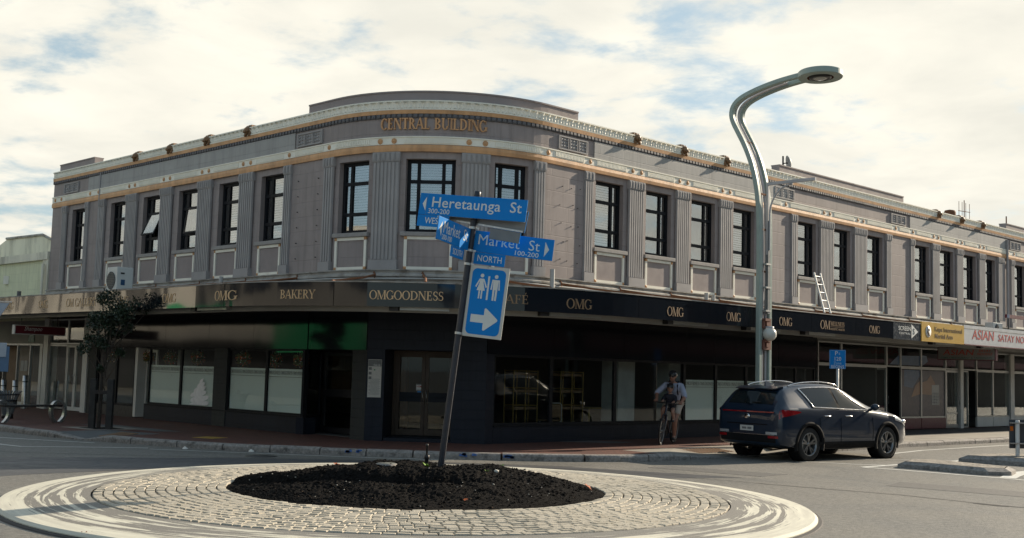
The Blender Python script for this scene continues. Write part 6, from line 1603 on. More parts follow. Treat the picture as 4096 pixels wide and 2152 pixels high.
for sgn in (-1, 1):
    # side windows: slanted front and rear ends
    def lim(x0b, x0t, x1b, x1t):
        return lambda u, v: glassy((x0b + (x0t - x0b) * v) + ((x1b + (x1t - x1b) * v) - (x0b + (x0t - x0b) * v)) * u, .06 + .90 * v, sgn)
    dr = patch('side_window', M_carglass, lim(-1.14, -1.36, -.36, -.42), 10, 6); 
    df = patch('side_window', M_carglass, lim(-.28, -.34, .78, -.02), 14, 6)
    # chrome line round the glass
    b = MB(); up = [glassy(x, .985, sgn) + Vector((0, sgn * .006, 0)) for x in np.linspace(-1.41, -.03, 16)]; lo = [glassy(x, .03, sgn) + Vector((0, sgn * .006, 0)) for x in np.linspace(-1.18, .83, 18)]
    fr_ = [glassy(-.03 + (.83 + .03) * t, .985 - .955 * t, sgn) + Vector((0, sgn * .006, 0)) for t in np.linspace(0, 1, 10)]; re_ = [glassy(-1.41 + .23 * t, .985 - .955 * t, sgn) + Vector((0, sgn * .006, 0)) for t in np.linspace(0, 1, 6)]
    for path in (up, lo, fr_): b.tube(path, .010, 6)
    b.tube(re_, .016, 6)
    cpart(b, 'chrome_trim', M_chrome)
    b = MB()
    for a, c in ((-.22, -.14), ): b.add([glassy(-.365, .04, sgn) + Vector((0, sgn * .003, 0)), glassy(-.275, .04, sgn) + Vector((0, sgn * .003, 0)), glassy(-.335, .97, sgn) + Vector((0, sgn * .003, 0)), glassy(-.425, .97, sgn) + Vector((0, sgn * .003, 0))], [(0, 1, 2, 3)])
    cpart(b, 'door_pillar', M_clad)
    # doors: shut lines and handles
    def side(x, z, o=.004):
        s = section(x); ys = None
        for (y0, z0), (y1, z1) in zip(s[1:9], s[2:10]):
            if z0 <= z <= z1: ys = y0 + (y1 - y0) * (z - z0) / max(1e-6, z1 - z0)
        return Vector((x, sgn * ((ys if ys else s[4][0]) + o), z))
    for nm_, x0, x1 in (('rear_door', -1.02, -.33), ('front_door', -.31, .80)):
        b = MB()
        for xx in ((x0, x1) if nm_ == 'front_door' else (x0 + .0,)):
            z = .36; pts = []
            while z < .96: pts.append(side(xx + (.12 if nm_ == 'rear_door' and z < .75 else 0) * max(0, (.75 - z) * 1.6), z, .001)); z += .06
            b.tube(pts, .006, 4)
        d = cpart(b, nm_, M_clad)
        hx = x0 + .16 if nm_ == 'front_door' else x0 + .14
        b = MB(); b.tube([side(hx, .935, .012), side(hx + .04, .938, .028), side(hx + .17, .936, .028), side(hx + .21, .933, .012)], .013, 8); cpart(b, 'door_handle', M_chrome, d)
    # sill and arch cladding
    b = MB(); b.add([side(x, z, .012) for x in np.linspace(WB0 + .3, WB1 - .3, 14) for z in (.255, .30, .35, .395)], [(i * 4 + j, (i + 1) * 4 + j, (i + 1) * 4 + j + 1, i * 4 + j + 1) for i in range(13) for j in range(3)]); cpart(b, 'sill_cladding', M_clad)
    for x in (WB0, WB1):
        b = MB(); vs = []; N_ = 26
        for k in range(N_ + 1):
            t = rad(-18 + 216 * k / N_)
            for r, o in ((RW + .035, -.03), (RW + .04, .022), (RW + .10, .018), (RW + .115, -.005)):
                px, pz = x + r * math.cos(t), RW + r * math.sin(t); w = station(float(np.clip(px, -2.2, 2.2)))[0]
                taper = side(float(np.clip(px, -2.15, 2.15)), float(np.clip(pz, .34, .95)), 0).y
                vs.append((px, taper + sgn * o, pz))
        b.add(vs, [(i * 4 + j, (i + 1) * 4 + j, (i + 1) * 4 + j + 1, i * 4 + j + 1) for i in range(N_) for j in range(3)], None, True); cpart(b, 'arch_trim', M_clad)
        b = MB(); b.lathe([(.30, -.25), (RW + .04, -.25), (RW + .04, 0.0)], 30, Matrix.Translation((x, sgn * .88, RW)) @ Matrix.Rotation(rad(-90 * sgn), 4, 'X')); cpart(b, 'wheel_well', M_clad)
        # wheel
        Wm = Matrix.Translation((x, sgn * .80, RW)) @ Matrix.Rotation(rad(-90 * sgn), 4, 'X')     # local z points outwards
        b = MB(); b.lathe([(.235, -.10), (.30, -.112), (RW - .012, -.10), (RW, -.07), (RW, .07), (RW - .012, .098), (.30, .112), (.238, .10)], 44, Wm)
        wh = cpart(b, 'wheel', M_tyre)
        b = MB(); b.lathe([(.236, -.08), (.236, .085), (.243, .104), (.228, .104), (.215, .06), (.205, -.04)], 40, Wm); b.lathe([(.001, .078), (.035, .078), (.042, .06)], 14, Wm)
        for k in range(5):
            a = 2 * math.pi * k / 5 + .3
            for da in (-.20, .20):
                M2 = Wm @ Matrix.Rotation(a, 4, 'Z')
                p0, p1 = Vector((.04, 0, .07)), Vector((.222 * math.cos(da), .222 * math.sin(da), .088)); sd = Vector((-math.sin(da * .5), math.cos(da * .5), 0)) * .017
                v = [p0 - sd, p0 + sd, p1 + sd * 1.15, p1 - sd * 1.15]; b.add([M2 @ q for q in v] + [M2 @ (q - Vector((0, 0, .03))) for q in v], [(0, 1, 2, 3), (0, 4, 5, 1), (1, 5, 6, 2), (2, 6, 7, 3), (3, 7, 4, 0)])
        cpart(b, 'rim', M_rim, wh)
        b = MB(); b.lathe([(.001, .005), (.16, .005), (.16, -.01)], 24, Wm); cpart(b, 'brake_disc', M_signback, wh)
    # mirrors, lamps, rails
    b = MB(); b.ball((.70, sgn * 1.03, 1.13), .105, 2, (.62, 1.05, .72)); b.tube([(.72, sgn * .86, 1.06), (.71, sgn * 1.0, 1.10)], .03, 6); cpart(b, 'side_mirror', M_paint)
    b = MB()
    hl = lambda x, z, o=.008: side(x, z, o)
    xs_ = np.linspace(1.62, 2.13, 9); vs = []
    for x in xs_:
        zw = station(float(x))[2]; top = zw - .03; lo_ = zw - .13
        for j in range(4): vs.append(hl(float(x), lo_ + (top - lo_) * j / 3))
    b.add(vs, [(i * 4 + j, (i + 1) * 4 + j, (i + 1) * 4 + j + 1, i * 4 + j + 1) for i in range(8) for j in range(3)], None, True); hl_ = cpart(b, 'headlight', M_head); q = hl(1.98, station(1.98)[2] - .075, .0); b = MB(); b.ball(q, .065, 3, (1.2, .6, .8)); cpart(b, 'lamp_reflector', M_glint, hl_)  # chrome ball added so the sun leaves a glint on the headlight
    xs_ = np.linspace(-2.20, -1.62, 10); vs = []
    for i, x in enumerate(xs_):
        f = i / 9; zw = station(float(x))[2]; c = .985 + .03 * f; hh = .075 * (1 - f) ** .7 + .006
        if x < -2.1: c = min(c, zw - .06)
        for j in range(4): vs.append(side(float(x), c - hh + 2 * hh * j / 3, .010))
    b = MB(); b.add(vs, [(i * 4 + j, (i + 1) * 4 + j, (i + 1) * 4 + j + 1, i * 4 + j + 1) for i in range(9) for j in range(3)], None, True); cpart(b, 'tail_light', M_tail)
    b = MB(); pts = [(x, sgn * (station(x)[5] - .055), station(x)[4] + .045 * math.sin(math.pi * min(1, max(0, (x + 1.62) / 1.70))) ** .4 - .02) for x in np.linspace(-1.62, .08, 18)]; b.tube(pts, .012, 8); cpart(b, 'roof_rail', M_chrome)
    # rear fog and reflector
    def rear(y, z, o=.01):
        # walk forward along the tail until the body is as wide and tall as (y, z)
        for x in np.linspace(-2.235, -1.7, 220):
            s = section(float(x)); w_here = 0
            for (y0, z0), (y1, z1) in zip(s[1:], s[2:]):
                if min(z0, z1) <= z <= max(z0, z1): w_here = max(w_here, y0 + (y1 - y0) * (z - z0) / (z1 - z0 if abs(z1 - z0) > 1e-6 else 1))
            if w_here >= abs(y): return Vector((float(x) - o, y, z))
        return Vector((-2.0, y, z))
    b = MB(); b.add([rear(sgn * y, z, .012) for y in np.linspace(.50, .78, 5) for z in (.545, .57, .60)], [(i * 3 + j, (i + 1) * 3 + j, (i + 1) * 3 + j + 1, i * 3 + j + 1) for i in range(4) for j in range(2)]); cpart(b, 'reverse_light', M_head)
    b = MB(); b.add([rear(sgn * y, z, .012) for y in np.linspace(.56, .80, 5) for z in (.47, .52)], [(i * 2, (i + 1) * 2, (i + 1) * 2 + 1, i * 2 + 1) for i in range(4)]); cpart(b, 'reflector', M_tail)
def rearpatch(name, m, y0, y1, z0, z1, ny=8, nz=4, o=.012, parent=None, shape=None):
    b = MB(); vs = []
    for i in range(ny + 1):
        for j in range(nz + 1):
            y, z = y0 + (y1 - y0) * i / ny, z0 + (z1 - z0) * j / nz
            if shape: y = shape(y, z)
            vs.append(rear(y, z, o))
    b.add(vs, [(i * (nz + 1) + j, (i + 1) * (nz + 1) + j, (i + 1) * (nz + 1) + j + 1, i * (nz + 1) + j + 1) for i in range(ny) for j in range(nz)], None, True); return cpart(b, name, m, parent)
rearpatch('rear_window', M_carglass, -.60, .60, 1.16, 1.42, 14, 8, .008, None, lambda y, z: y * (1.0 - .3 * max(0, (z - 1.16))))
rearpatch('light_bar', M_tail, -.70, .70, .985, 1.012, 16, 2, .014)
rearpatch('tailgate_trim', M_clad, -.55, .55, .735, .755, 12, 1, .014)
npl = rearpatch('number_plate', M_plate, -.18, .18, .60, .71, 4, 2, .022)
for k in range(2): rearpatch('plate_smudge', M_signback, -.13 + .14 * k, -.02 + .15 * k, .632, .678, 3, 1, .0235, npl)
b = MB(); b.lathe([(.001, 0), (.045, 0), (.05, -.01)], 18, Matrix.Translation(rear(0, .90, .02)) @ Matrix.Rotation(rad(-90), 4, 'Y') @ Matrix.Scale(1.5, 4, (0, 1, 0))); cpart(b, 'tailgate_badge', M_chrome)
rearpatch('bumper_chrome', M_chrome, -.72, .72, .530, .542, 16, 1, .016)
rearpatch('bumper_cladding', M_clad, -.74, .74, .38, .53, 16, 3, .010)
b = MB(); b.tube([rear(-.05, 1.19, .03), rear(-.30, 1.20, .03)], .012, 5); cpart(b, 'rear_wiper', M_black)
b = MB(); b.add([(-1.80, -.58, 1.53), (-1.80, .58, 1.53), (-2.02, .53, 1.485), (-2.02, -.53, 1.485), (-1.80, -.58, 1.49), (-1.80, .58, 1.49), (-2.01, .53, 1.465), (-2.01, -.53, 1.465)], [(0, 1, 2, 3), (4, 7, 6, 5), (0, 3, 7, 4), (1, 5, 6, 2), (3, 2, 6, 7)]); cpart(b, 'roof_spoiler', M_paint)
b = MB(); b.add([(-1.45, -.02, 1.57), (-1.45, .02, 1.57), (-1.70, .022, 1.535), (-1.70, -.022, 1.535), (-1.68, 0, 1.64), (-1.60, 0, 1.64)], [(0, 1, 5), (0, 5, 4, 3), (1, 2, 4, 5), (3, 4, 2), (0, 3, 2, 1)]); cpart(b, 'aerial_fin', M_paint)
# windscreen patch
def ws(u, v):
    x = .95 + (.12 - .95) * v; w, zf, zw, ww, zr, wr = station(x); y = (2 * u - 1) * (wr - .03); return Vector((x, y, zr - .006 - .02 * abs(2 * u - 1) ** 3 + .006))
patch('windscreen', M_carglass, ws, 10, 8)
# front plastics and seats glimpsed through the glass
b = MB(); b.add([Vector((2.25 - .04 * abs(y), y, z)) for y in np.linspace(-.42, .42, 7) for z in (.62, .66, .70)], [(i * 3 + j, (i + 1) * 3 + j, (i + 1) * 3 + j + 1, i * 3 + j + 1) for i in range(6) for j in range(2)]); cpart(b, 'grille', M_clad)
b = MB(); b.box(-1.9, 1.9, -.7, .7, .25, .30); cpart(b, 'underbody', M_clad)

# ---------------------------------------------------------------- bicycle with a man and a child
def skin(name, pts, edges, m, parent=None, M=None, sub=2, label=None):
    """one continuous limb-and-body surface grown over a skeleton; pts: name -> (position, radius)"""
    me = bpy.data.meshes.new('sk'); keys = list(pts); ix = {k: i for i, k in enumerate(keys)}
    me.from_pydata([(M @ Vector(pts[k][0]) if M is not None else Vector(pts[k][0])) for k in keys], [(ix[a], ix[b]) for a, b in edges], [])
    o = bpy.data.objects.new('sk', me); COL.objects.link(o)
    md = o.modifiers.new('s', 'SKIN'); md.use_smooth_shade = True
    for i, k in enumerate(keys):
        r = pts[k][1]; me.skin_vertices[0].data[i].radius = r if isinstance(r, tuple) else (r, r)
    me.skin_vertices[0].data[0].use_root = True
    sb = o.modifiers.new('u', 'SUBSURF'); sb.levels = sub; sb.render_levels = sub
    dg = bpy.context.evaluated_depsgraph_get(); dg.update()
    nm = bpy.data.meshes.new_from_object(o.evaluated_get(dg)); bpy.data.objects.remove(o); bpy.data.meshes.remove(me)
    nm.name = name; nm.materials.clear(); nm.materials.append(m)
    for p in nm.polygons: p.use_smooth = True
    r = bpy.data.objects.new(name, nm); COL.objects.link(r); par(r, parent)
    return r
RW2 = Vector((3.90, 27.55, .118)); FW2 = Vector((3.46, 26.57, .118))
bf = (FW2 - RW2); WBB = bf.length; bf.normalize(); blat = Vector((-bf.y, bf.x, 0))     # rider's left
LEAN = rad(-5)
up_ = Vector((0, 0, 1)) * math.cos(LEAN) + blat * -math.sin(LEAN) * 1.0; bl_ = blat * math.cos(LEAN) + Vector((0, 0, 1)) * math.sin(LEAN)
ORI = RW2 + bf * .45
BM = Matrix(((bf.x, bl_.x, up_.x, ORI.x), (bf.y, bl_.y, up_.y, ORI.y), (bf.z, bl_.z, up_.z, ORI.z), (0, 0, 0, 1))) @ Matrix.Scale(.95, 4)   # x forward, y rider's left, z up
bike = thing('bicycle', 'dark bicycle ridden towards the road by a man, a child seat on its top tube', 'bicycle', tuple(ORI), math.atan2(bf.y, bf.x))
M_bike = mat('dark navy bike paint', (.012, .014, .025), .35, var=.15, bump=0, coat=.5); M_rub = mat('bicycle tyre', (.013, .013, .014), .8, bump=0)
def bpart(b, name, m, parent=None):
    b.v = [BM @ v for v in b.v]; return b.build(name, m, parent or bike)
RB = .345; XR, XF = -.45, WBB - .45
steer = rad(6)
for x, st_ in ((XR, 0), (XF, steer)):
    Wm = Matrix.Translation((x, 0, RB)) @ Matrix.Rotation(st_, 4, 'Z') @ Matrix.Rotation(rad(90), 4, 'X')
    b = MB(); prof_ = [(RB - .022 + .022 * math.cos(2 * math.pi * k / 10), .022 * math.sin(2 * math.pi * k / 10)) for k in range(11)]; b.lathe(prof_, 48, Wm); w_ = bpart(b, 'wheel', M_rub)
    b = MB(); b.lathe([(RB - .045, -.012), (RB - .06, -.01), (RB - .06, .01), (RB - .045, .012), (RB - .045, -.012)], 40, Wm); b.lathe([(.02, -.05), (.02, .05)], 12, Wm)
    for k in range(18): a = 2 * math.pi * k / 18; b.tube([Wm @ Vector((.02 * math.cos(a), .02 * math.sin(a), .03 * (-1) ** k)), Wm @ Vector(((RB - .055) * math.cos(a + .2), (RB - .055) * math.sin(a + .2), 0))], .0025, 4)
    bpart(b, 'rim', M_signback, w_)
b = MB(); HT, HB_, BBk, SC, RH = (XF - .22, 0, .93), (XF - .15, 0, .74), (0.0, 0, .28), (-.17, 0, .82), (XR, 0, RB)
for p, q, r in ((HT, HB_, .028), (HB_, BBk, .026), (HT, SC, .022), (BBk, SC, .02)): b.tube([p, q], r, 10)
for s in (-1, 1): b.tube([(XR, s * .06, RB), (-.05, s * .03, .29)], .011, 8); b.tube([(XR, s * .06, RB), (-.16, s * .025, .78)], .010, 8)
b.tube([SC, (-.20, 0, .94)], .015, 8); bpart(b, 'frame', M_bike)
b = MB()
for s in (-1, 1): b.tube([(XF - .145, s * .05, .72), (XF - .07, s * .06, .52), (XF, s * .055, RB)], .018, 8)
b.tube([(XF - .145, -.05, .72), (XF - .145, .05, .72)], .02, 8); bpart(b, 'fork', M_bike)
b = MB(); b.tube([HT, (XF - .24, 0, 1.00)], .022, 8); b.tube([(XF - .30, -.33, 1.01), (XF - .22, -.2, 1.00), (XF - .20, 0, 1.0), (XF - .22, .2, 1.00), (XF - .30, .33, 1.01)], .014, 8); bpart(b, 'handlebar', M_black)
b = MB(); b.ball((-.24, 0, .96), .13, 2, (1.1, .7, .35)); bpart(b, 'saddle', M_black)
b = MB(); b.lathe([(.001, -.004), (.09, -.004), (.09, .004), (.001, .004)], 24, Matrix.Translation((0, -.06, .28)) @ Matrix.Rotation(rad(90), 4, 'X')); b.tube([(0, .06, .28), (-.03, .08, .12)], .012, 6); b.tube([(0, -.07, .28), (.03, -.09, .44)], .012, 6)
b.box(-.08, .02, .08, .18, .105, .13); b.box(-.02, .08, -.19, -.09, .43, .455); bpart(b, 'crankset', M_black)
b = MB(); b.bbox(.02, .24, -.09, .09, .80, .86, .02); b.tube([(.12, .08, .82), (.20, .14, .55)], .012, 6); b.tube([(.12, -.08, .82), (.20, -.14, .55)], .012, 6); bpart(b, 'child_seat', M_black)
M_skin = mat('skin', (.30, .155, .105), .55, var=.12, scale=6, bump=.05, bscale=60); M_skin2 = mat('child skin', (.34, .19, .135), .55, var=.1, bump=0)
M_shirt = mat('pale blue shirt', (.36, .40, .52), .8, var=.08, scale=8, bump=.6, bscale=14, bdist=.01); M_short = mat('beige shorts', (.46, .41, .35), .85, var=.08, scale=6, bump=.5, bscale=16, bdist=.01)
M_navyc = mat('navy jacket', (.010, .011, .020), .8, var=.2, scale=8, bump=.5, bscale=16, bdist=.01); M_helm = mat('black helmet shell', (.012, .013, .016), .25, var=.2, bump=0, coat=.4); M_shoe = mat('dark shoe', (.015, .016, .018), .6, bump=.1)
man = thing('person', 'man in pale blue shirt, beige shorts, sunglasses and black helmet riding the bicycle', 'person', tuple(BM @ Vector((-.24, 0, .9))))
HX = XF - .30
MP = {'hip': ((-.22, 0, 1.00), (.13, .10)), 'waist': ((-.15, 0, 1.14), (.135, .10)), 'chest': ((-.05, 0, 1.32), (.155, .115)), 'upper': ((.01, 0, 1.42), (.12, .095)), 'neck': ((.05, 0, 1.50), .058), 'nk2': ((.08, .0, 1.555), .055),
      'sl': ((.0, .185, 1.42), .070), 'el': ((.14, .34, 1.20), .050), 'wl': ((HX - .06, .31, 1.055), .034), 'pl': ((HX + .00, .31, 1.035), (.040, .028)),
      'sr': ((.0, -.185, 1.42), .070), 'er': ((.14, -.36, 1.21), .050), 'wr': ((HX - .06, -.31, 1.055), .034), 'pr': ((HX + .0, -.31, 1.035), (.040, .028)),
      'hl': ((-.20, .10, .96), .10), 'kl': ((.06, .135, .60), .062), 'cl': ((.02, .13, .42), .060), 'al': ((-.05, .125, .21), .040), 'fl': ((.06, .13, .155), .035),
      'hr': ((-.20, -.10, .96), .10), 'kr': ((.19, -.15, .83), .066), 'cr': ((.12, -.14, .66), .058), 'ar': ((.02, -.135, .52), .040), 'fr': ((.11, -.14, .475), .035)}
ME = [('hip', 'waist'), ('waist', 'chest'), ('chest', 'upper'), ('upper', 'neck'), ('neck', 'nk2'), ('upper', 'sl'), ('sl', 'el'), ('el', 'wl'), ('wl', 'pl'), ('upper', 'sr'), ('sr', 'er'), ('er', 'wr'), ('wr', 'pr'),
      ('hip', 'hl'), ('hl', 'kl'), ('kl', 'cl'), ('cl', 'al'), ('al', 'fl'), ('hip', 'hr'), ('hr', 'kr'), ('kr', 'cr'), ('cr', 'ar'), ('ar', 'fr')]
def fingers(P_, E_, tag_, hx, sy, z, k=1.0):
    """four curled fingers and a thumb closing round the grip"""
    for i in range(4):
        y = sy * (.31 * 1 if k == 1 else .13) + (i - 1.5) * .021 * k
        l = (.9, 1.0, .96, .8)[i]
        a, b_, c = f'{tag_}a{i}', f'{tag_}b{i}', f'{tag_}c{i}'
        P_[a] = ((hx + .022 * k, y, z + .012 * k), .0095 * k); P_[b_] = ((hx + (.022 + .026 * l) * k, y, z - .006 * k), .009 * k); P_[c] = ((hx + (.022 + .014 * l) * k, y, z - .032 * k), .008 * k)
        E_ += [(tag_, a), (a, b_), (b_, c)]
    t = f'{tag_}t'; t2 = f'{tag_}u'; s = 1 if sy > 0 else -1
    yy = sy * (.31 if k == 1 else .13) - s * .045 * k
    P_[t] = ((hx - .004, yy, z + .0), .011 * k); P_[t2] = ((hx + .03 * k, yy - s * .004, z - .022 * k), .009 * k); E_ += [(tag_, t), (t, t2)]
fingers(MP, ME, 'pl', HX, 1, 1.035); fingers(MP, ME, 'pr', HX, -1, 1.035)
def head(P0, r, m, parent, yaw=0.0, pitch=0.0):
    """head with jaw, nose, eye sockets, mouth and ears, x = face direction"""
    HM = BM @ Matrix.Translation(P0) @ Matrix.Rotation(yaw, 4, 'Z') @ Matrix.Rotation(pitch, 4, 'Y')
    b = bmesh.new(); bmesh.ops.create_uvsphere(b, u_segments=28, v_segments=20, radius=1)
    for v in b.verts:
        x, y, z = v.co; X_, Y_, Z_ = x * .98, y * .80, z * 1.18
        if z < 0: Y_ *= 1 + .22 * z; X_ = X_ * (1 + .10 * z) + (.10 * -z if x > 0 else -.0)
        if x > .3:
            X_ += .26 * math.exp(-((y / .13) ** 2)) * math.exp(-(((z + .12) / .16) ** 2))                       # nose
            for s in (-1, 1): X_ -= .10 * math.exp(-(((y - s * .32) / .15) ** 2) - ((z - .10) / .11) ** 2)        # sockets
            X_ -= .04 * math.exp(-((y / .28) ** 2)) * math.exp(-(((z + .48) / .05) ** 2)); X_ += .05 * math.exp(-((y / .2) ** 2)) * math.exp(-(((z + .72) / .12) ** 2))
        v.co = Vector((X_, Y_, Z_)) * r
    o = MB(HM).addbm(b, None, True)
    for s in (-1, 1): o.ball((-.05 * r, s * .80 * r, .02 * r), .22 * r, 2, (.7, .35, 1.1))
    h = o.build('head', m, parent)
    b = MB(HM)
    for s in (-1, 1): b.ball((.86 * r, s * .30 * r, .10 * r), .09 * r, 2)
    b.build('eyes', M_black, parent); b = MB(HM); b.ball((.90 * r, 0, -.50 * r), .13 * r, 2, (.5, 1.9, .4)); b.build('mouth', mat('lips', (.30, .11, .09), .5, bump=0), parent)
    return HM
body_ = skin('body', MP, ME, M_skin, man, BM)
HM = head((.145, .0, 1.645), .105, M_skin, man, rad(-4), rad(8))
b = MB(HM)
for s in (-1, 1): b.ball((.098, s * .034, .012), .028, 2, (.4, 1.05, .8))
b.tube([(.03, -.087, .02), (.095, -.05, .022), (.108, 0, .022), (.095, .05, .022), (.03, .087, .02)], .006, 5); b.build('sunglasses', M_black, man)
def helmet(HM, r, parent):
    b = MB(HM @ Matrix.Translation((-.08 * r, 0, .42 * r)))
    b.lathe([(1.16 * r, -.16 * r), (1.17 * r, .1 * r), (1.08 * r, .42 * r), (.85 * r, .68 * r), (.5 * r, .86 * r), (.001, .92 * r)], 30, Matrix.Scale(.86, 4, (0, 1, 0))); b.lathe([(1.10 * r, -.16 * r), (1.05 * r, .05 * r), (.8 * r, .5 * r), (.001, .8 * r)], 24, Matrix.Scale(.86, 4, (0, 1, 0)))
    h = b.build('helmet', M_helm, parent)
    b = MB(HM @ Matrix.Translation((-.08 * r, 0, .42 * r)))
    for k in range(-2, 3):
        pts = [(1.14 * r * math.cos(t) * math.cos(k * .3), (.9 * r * k * .38) * (.4 + .6 * math.cos(t)), .95 * r * math.sin(t)) for t in np.linspace(.1, 2.6, 12)]
        b.tube(pts, .10 * r, 6)
    b.build('helmet_rib', M_black, h)
    b = MB(HM)
    for s in (-1, 1): b.tube([(0, s * .84 * r, .3 * r), (.1 * r, s * .72 * r, -.6 * r), (.3 * r, 0, -1.18 * r)], .045 * r, 5)
    b.build('chin_strap', M_black, parent)
helmet(HM, .105, man)
g = lambda k, dr=0: (MP[k][0], MP[k][1] if not isinstance(MP[k][1], tuple) else MP[k][1])
SH = {'waist': ((-.20, 0, 1.04), (.160, .125)), 'w2': ((-.14, 0, 1.16), (.165, .125)), 'chest': ((-.05, 0, 1.31), (.18, .135)), 'upper': ((.005, 0, 1.425), (.140, .110)), 'col': ((.04, 0, 1.485), (.075, .07)),
      'sl': ((.0, .19, 1.42), .088), 'ml': ((.07, .27, 1.31), .076), 'el': ((.145, .345, 1.195), .066), 'e2l': ((.17, .338, 1.165), .060), 'sr': ((.0, -.19, 1.42), .088), 'mr': ((.07, -.28, 1.31), .076), 'er': ((.145, -.365, 1.205), .066), 'e2r': ((.17, -.355, 1.175), .060)}
skin('shirt', SH, [('waist', 'w2'), ('w2', 'chest'), ('chest', 'upper'), ('upper', 'col'), ('upper', 'sl'), ('sl', 'ml'), ('ml', 'el'), ('el', 'e2l'), ('upper', 'sr'), ('sr', 'mr'), ('mr', 'er'), ('er', 'e2r')], M_shirt, man, BM)
SO = {'hip': ((-.22, 0, 1.02), (.155, .125)), 'hl': ((-.17, .105, .94), .120), 'tl': ((-.05, .125, .77), .098), 'bl': ((-.02, .13, .72), .097), 'hr': ((-.17, -.105, .95), .120), 'tr': ((.02, -.13, .895), .100), 'br': ((.09, -.14, .865), .095)}
skin('shorts', SO, [('hip', 'hl'), ('hl', 'tl'), ('tl', 'bl'), ('hip', 'hr'), ('hr', 'tr'), ('tr', 'br')], M_short, man, BM)
for pts in (((-.09, .125, .165), (.02, .13, .15), (.11, .135, .14)), ((-.02, -.135, .49), (.08, -.14, .475), (.16, -.145, .465))):
    skin('shoe', {'a': (pts[0], .046), 'b': (pts[1], (.048, .042)), 'c': (pts[2], (.04, .032))}, [('a', 'b'), ('b', 'c')], M_shoe, man, BM)
b = MB(BM)
for s in (-1, 1): b.tube([(-.12, s * .11, 1.16), (.10, s * .135, 1.30), (.11, s * .125, 1.43), (.0, s * .11, 1.54), (-.10, s * .10, 1.46)], .017, 6)
b.build('backpack_strap', M_navyc, man)
b = MB(BM @ Matrix.Translation((-.22, 0, 1.33)) @ Matrix.Rotation(rad(22), 4, 'Y')); b.bbox(-.09, .05, -.14, .14, -.18, .2, .05); b.build('backpack', M_navyc, man)
kid = thing('person', 'small child in navy jacket and dark helmet sitting in front of the riding man', 'person', tuple(BM @ Vector((.14, 0, .86))))
KP = {'hip': ((.12, 0, .90), (.085, .075)), 'w': ((.15, 0, 1.0), (.085, .07)), 'ch': ((.19, 0, 1.11), (.095, .075)), 'up': ((.20, 0, 1.17), (.07, .06)), 'nk': ((.215, 0, 1.235), .04), 'n2': ((.225, 0, 1.27), .038),
      'sl': ((.20, .105, 1.16), .042), 'el': ((.26, .15, 1.06), .034), 'wl': ((HX - .02, .13, 1.045), .022), 'pl': ((HX + .03, .13, 1.035), (.024, .018)), 'sr': ((.20, -.105, 1.16), .042), 'er': ((.26, -.15, 1.06), .034), 'wr': ((HX - .02, -.13, 1.045), .022), 'pr': ((HX + .03, -.13, 1.035), (.024, .018)),
      'hl': ((.13, .07, .885), .062), 'kl': ((.30, .125, .83), .046), 'al': ((.23, .145, .62), .030), 'fl': ((.30, .15, .585), .026), 'hr': ((.13, -.07, .885), .062), 'kr': ((.30, -.125, .83), .046), 'ar': ((.23, -.145, .62), .030), 'fr': ((.30, -.15, .585), .026)}
KE = [('hip', 'w'), ('w', 'ch'), ('ch', 'up'), ('up', 'nk'), ('nk', 'n2'), ('up', 'sl'), ('sl', 'el'), ('el', 'wl'), ('wl', 'pl'), ('up', 'sr'), ('sr', 'er'), ('er', 'wr'), ('wr', 'pr'), ('hip', 'hl'), ('hl', 'kl'), ('kl', 'al'), ('al', 'fl'), ('hip', 'hr'), ('hr', 'kr'), ('kr', 'ar'), ('ar', 'fr')]
fingers(KP, KE, 'pl', HX + .03, 1, 1.035, .65); fingers(KP, KE, 'pr', HX + .03, -1, 1.035, .65)
skin('body', KP, KE, M_skin2, kid, BM)
HK = head((.255, 0, 1.355), .088, M_skin2, kid, rad(14), rad(4)); helmet(HK, .092, kid)
KJ = {'hip': ((.12, 0, .91), (.115, .105)), 'w': ((.15, 0, 1.0), (.115, .10)), 'ch': ((.19, 0, 1.11), (.12, .10)), 'up': ((.20, 0, 1.18), (.09, .085)), 'nk': ((.215, 0, 1.235), (.058, .055)), 'sl': ((.20, .115, 1.16), .060), 'el': ((.26, .155, 1.06), .050), 'wl': ((HX - .03, .135, 1.045), .038), 'sr': ((.20, -.115, 1.16), .060), 'er': ((.26, -.155, 1.06), .050), 'wr': ((HX - .03, -.135, 1.045), .038)}
skin('jacket', KJ, [('hip', 'w'), ('w', 'ch'), ('ch', 'up'), ('up', 'nk'), ('up', 'sl'), ('sl', 'el'), ('el', 'wl'), ('up', 'sr'), ('sr', 'er'), ('er', 'wr')], M_navyc, kid, BM)
KS = {'hip': ((.12, 0, .895), (.10, .09)), 'hl': ((.14, .075, .885), .075), 'kl': ((.25, .11, .845), .064), 'hr': ((.14, -.075, .885), .075), 'kr': ((.25, -.11, .845), .064)}
skin('shorts', KS, [('hip', 'hl'), ('hl', 'kl'), ('hip', 'hr'), ('hr', 'kr')], M_navyc, kid, BM)
for s in (-1, 1): skin('sandal', {'a': ((.22, s * .147, .60), .034), 'b': ((.28, s * .15, .585), (.036, .030)), 'c': ((.335, s * .152, .575), (.030, .022))}, [('a', 'b'), ('b', 'c')], M_shoe, kid, BM)

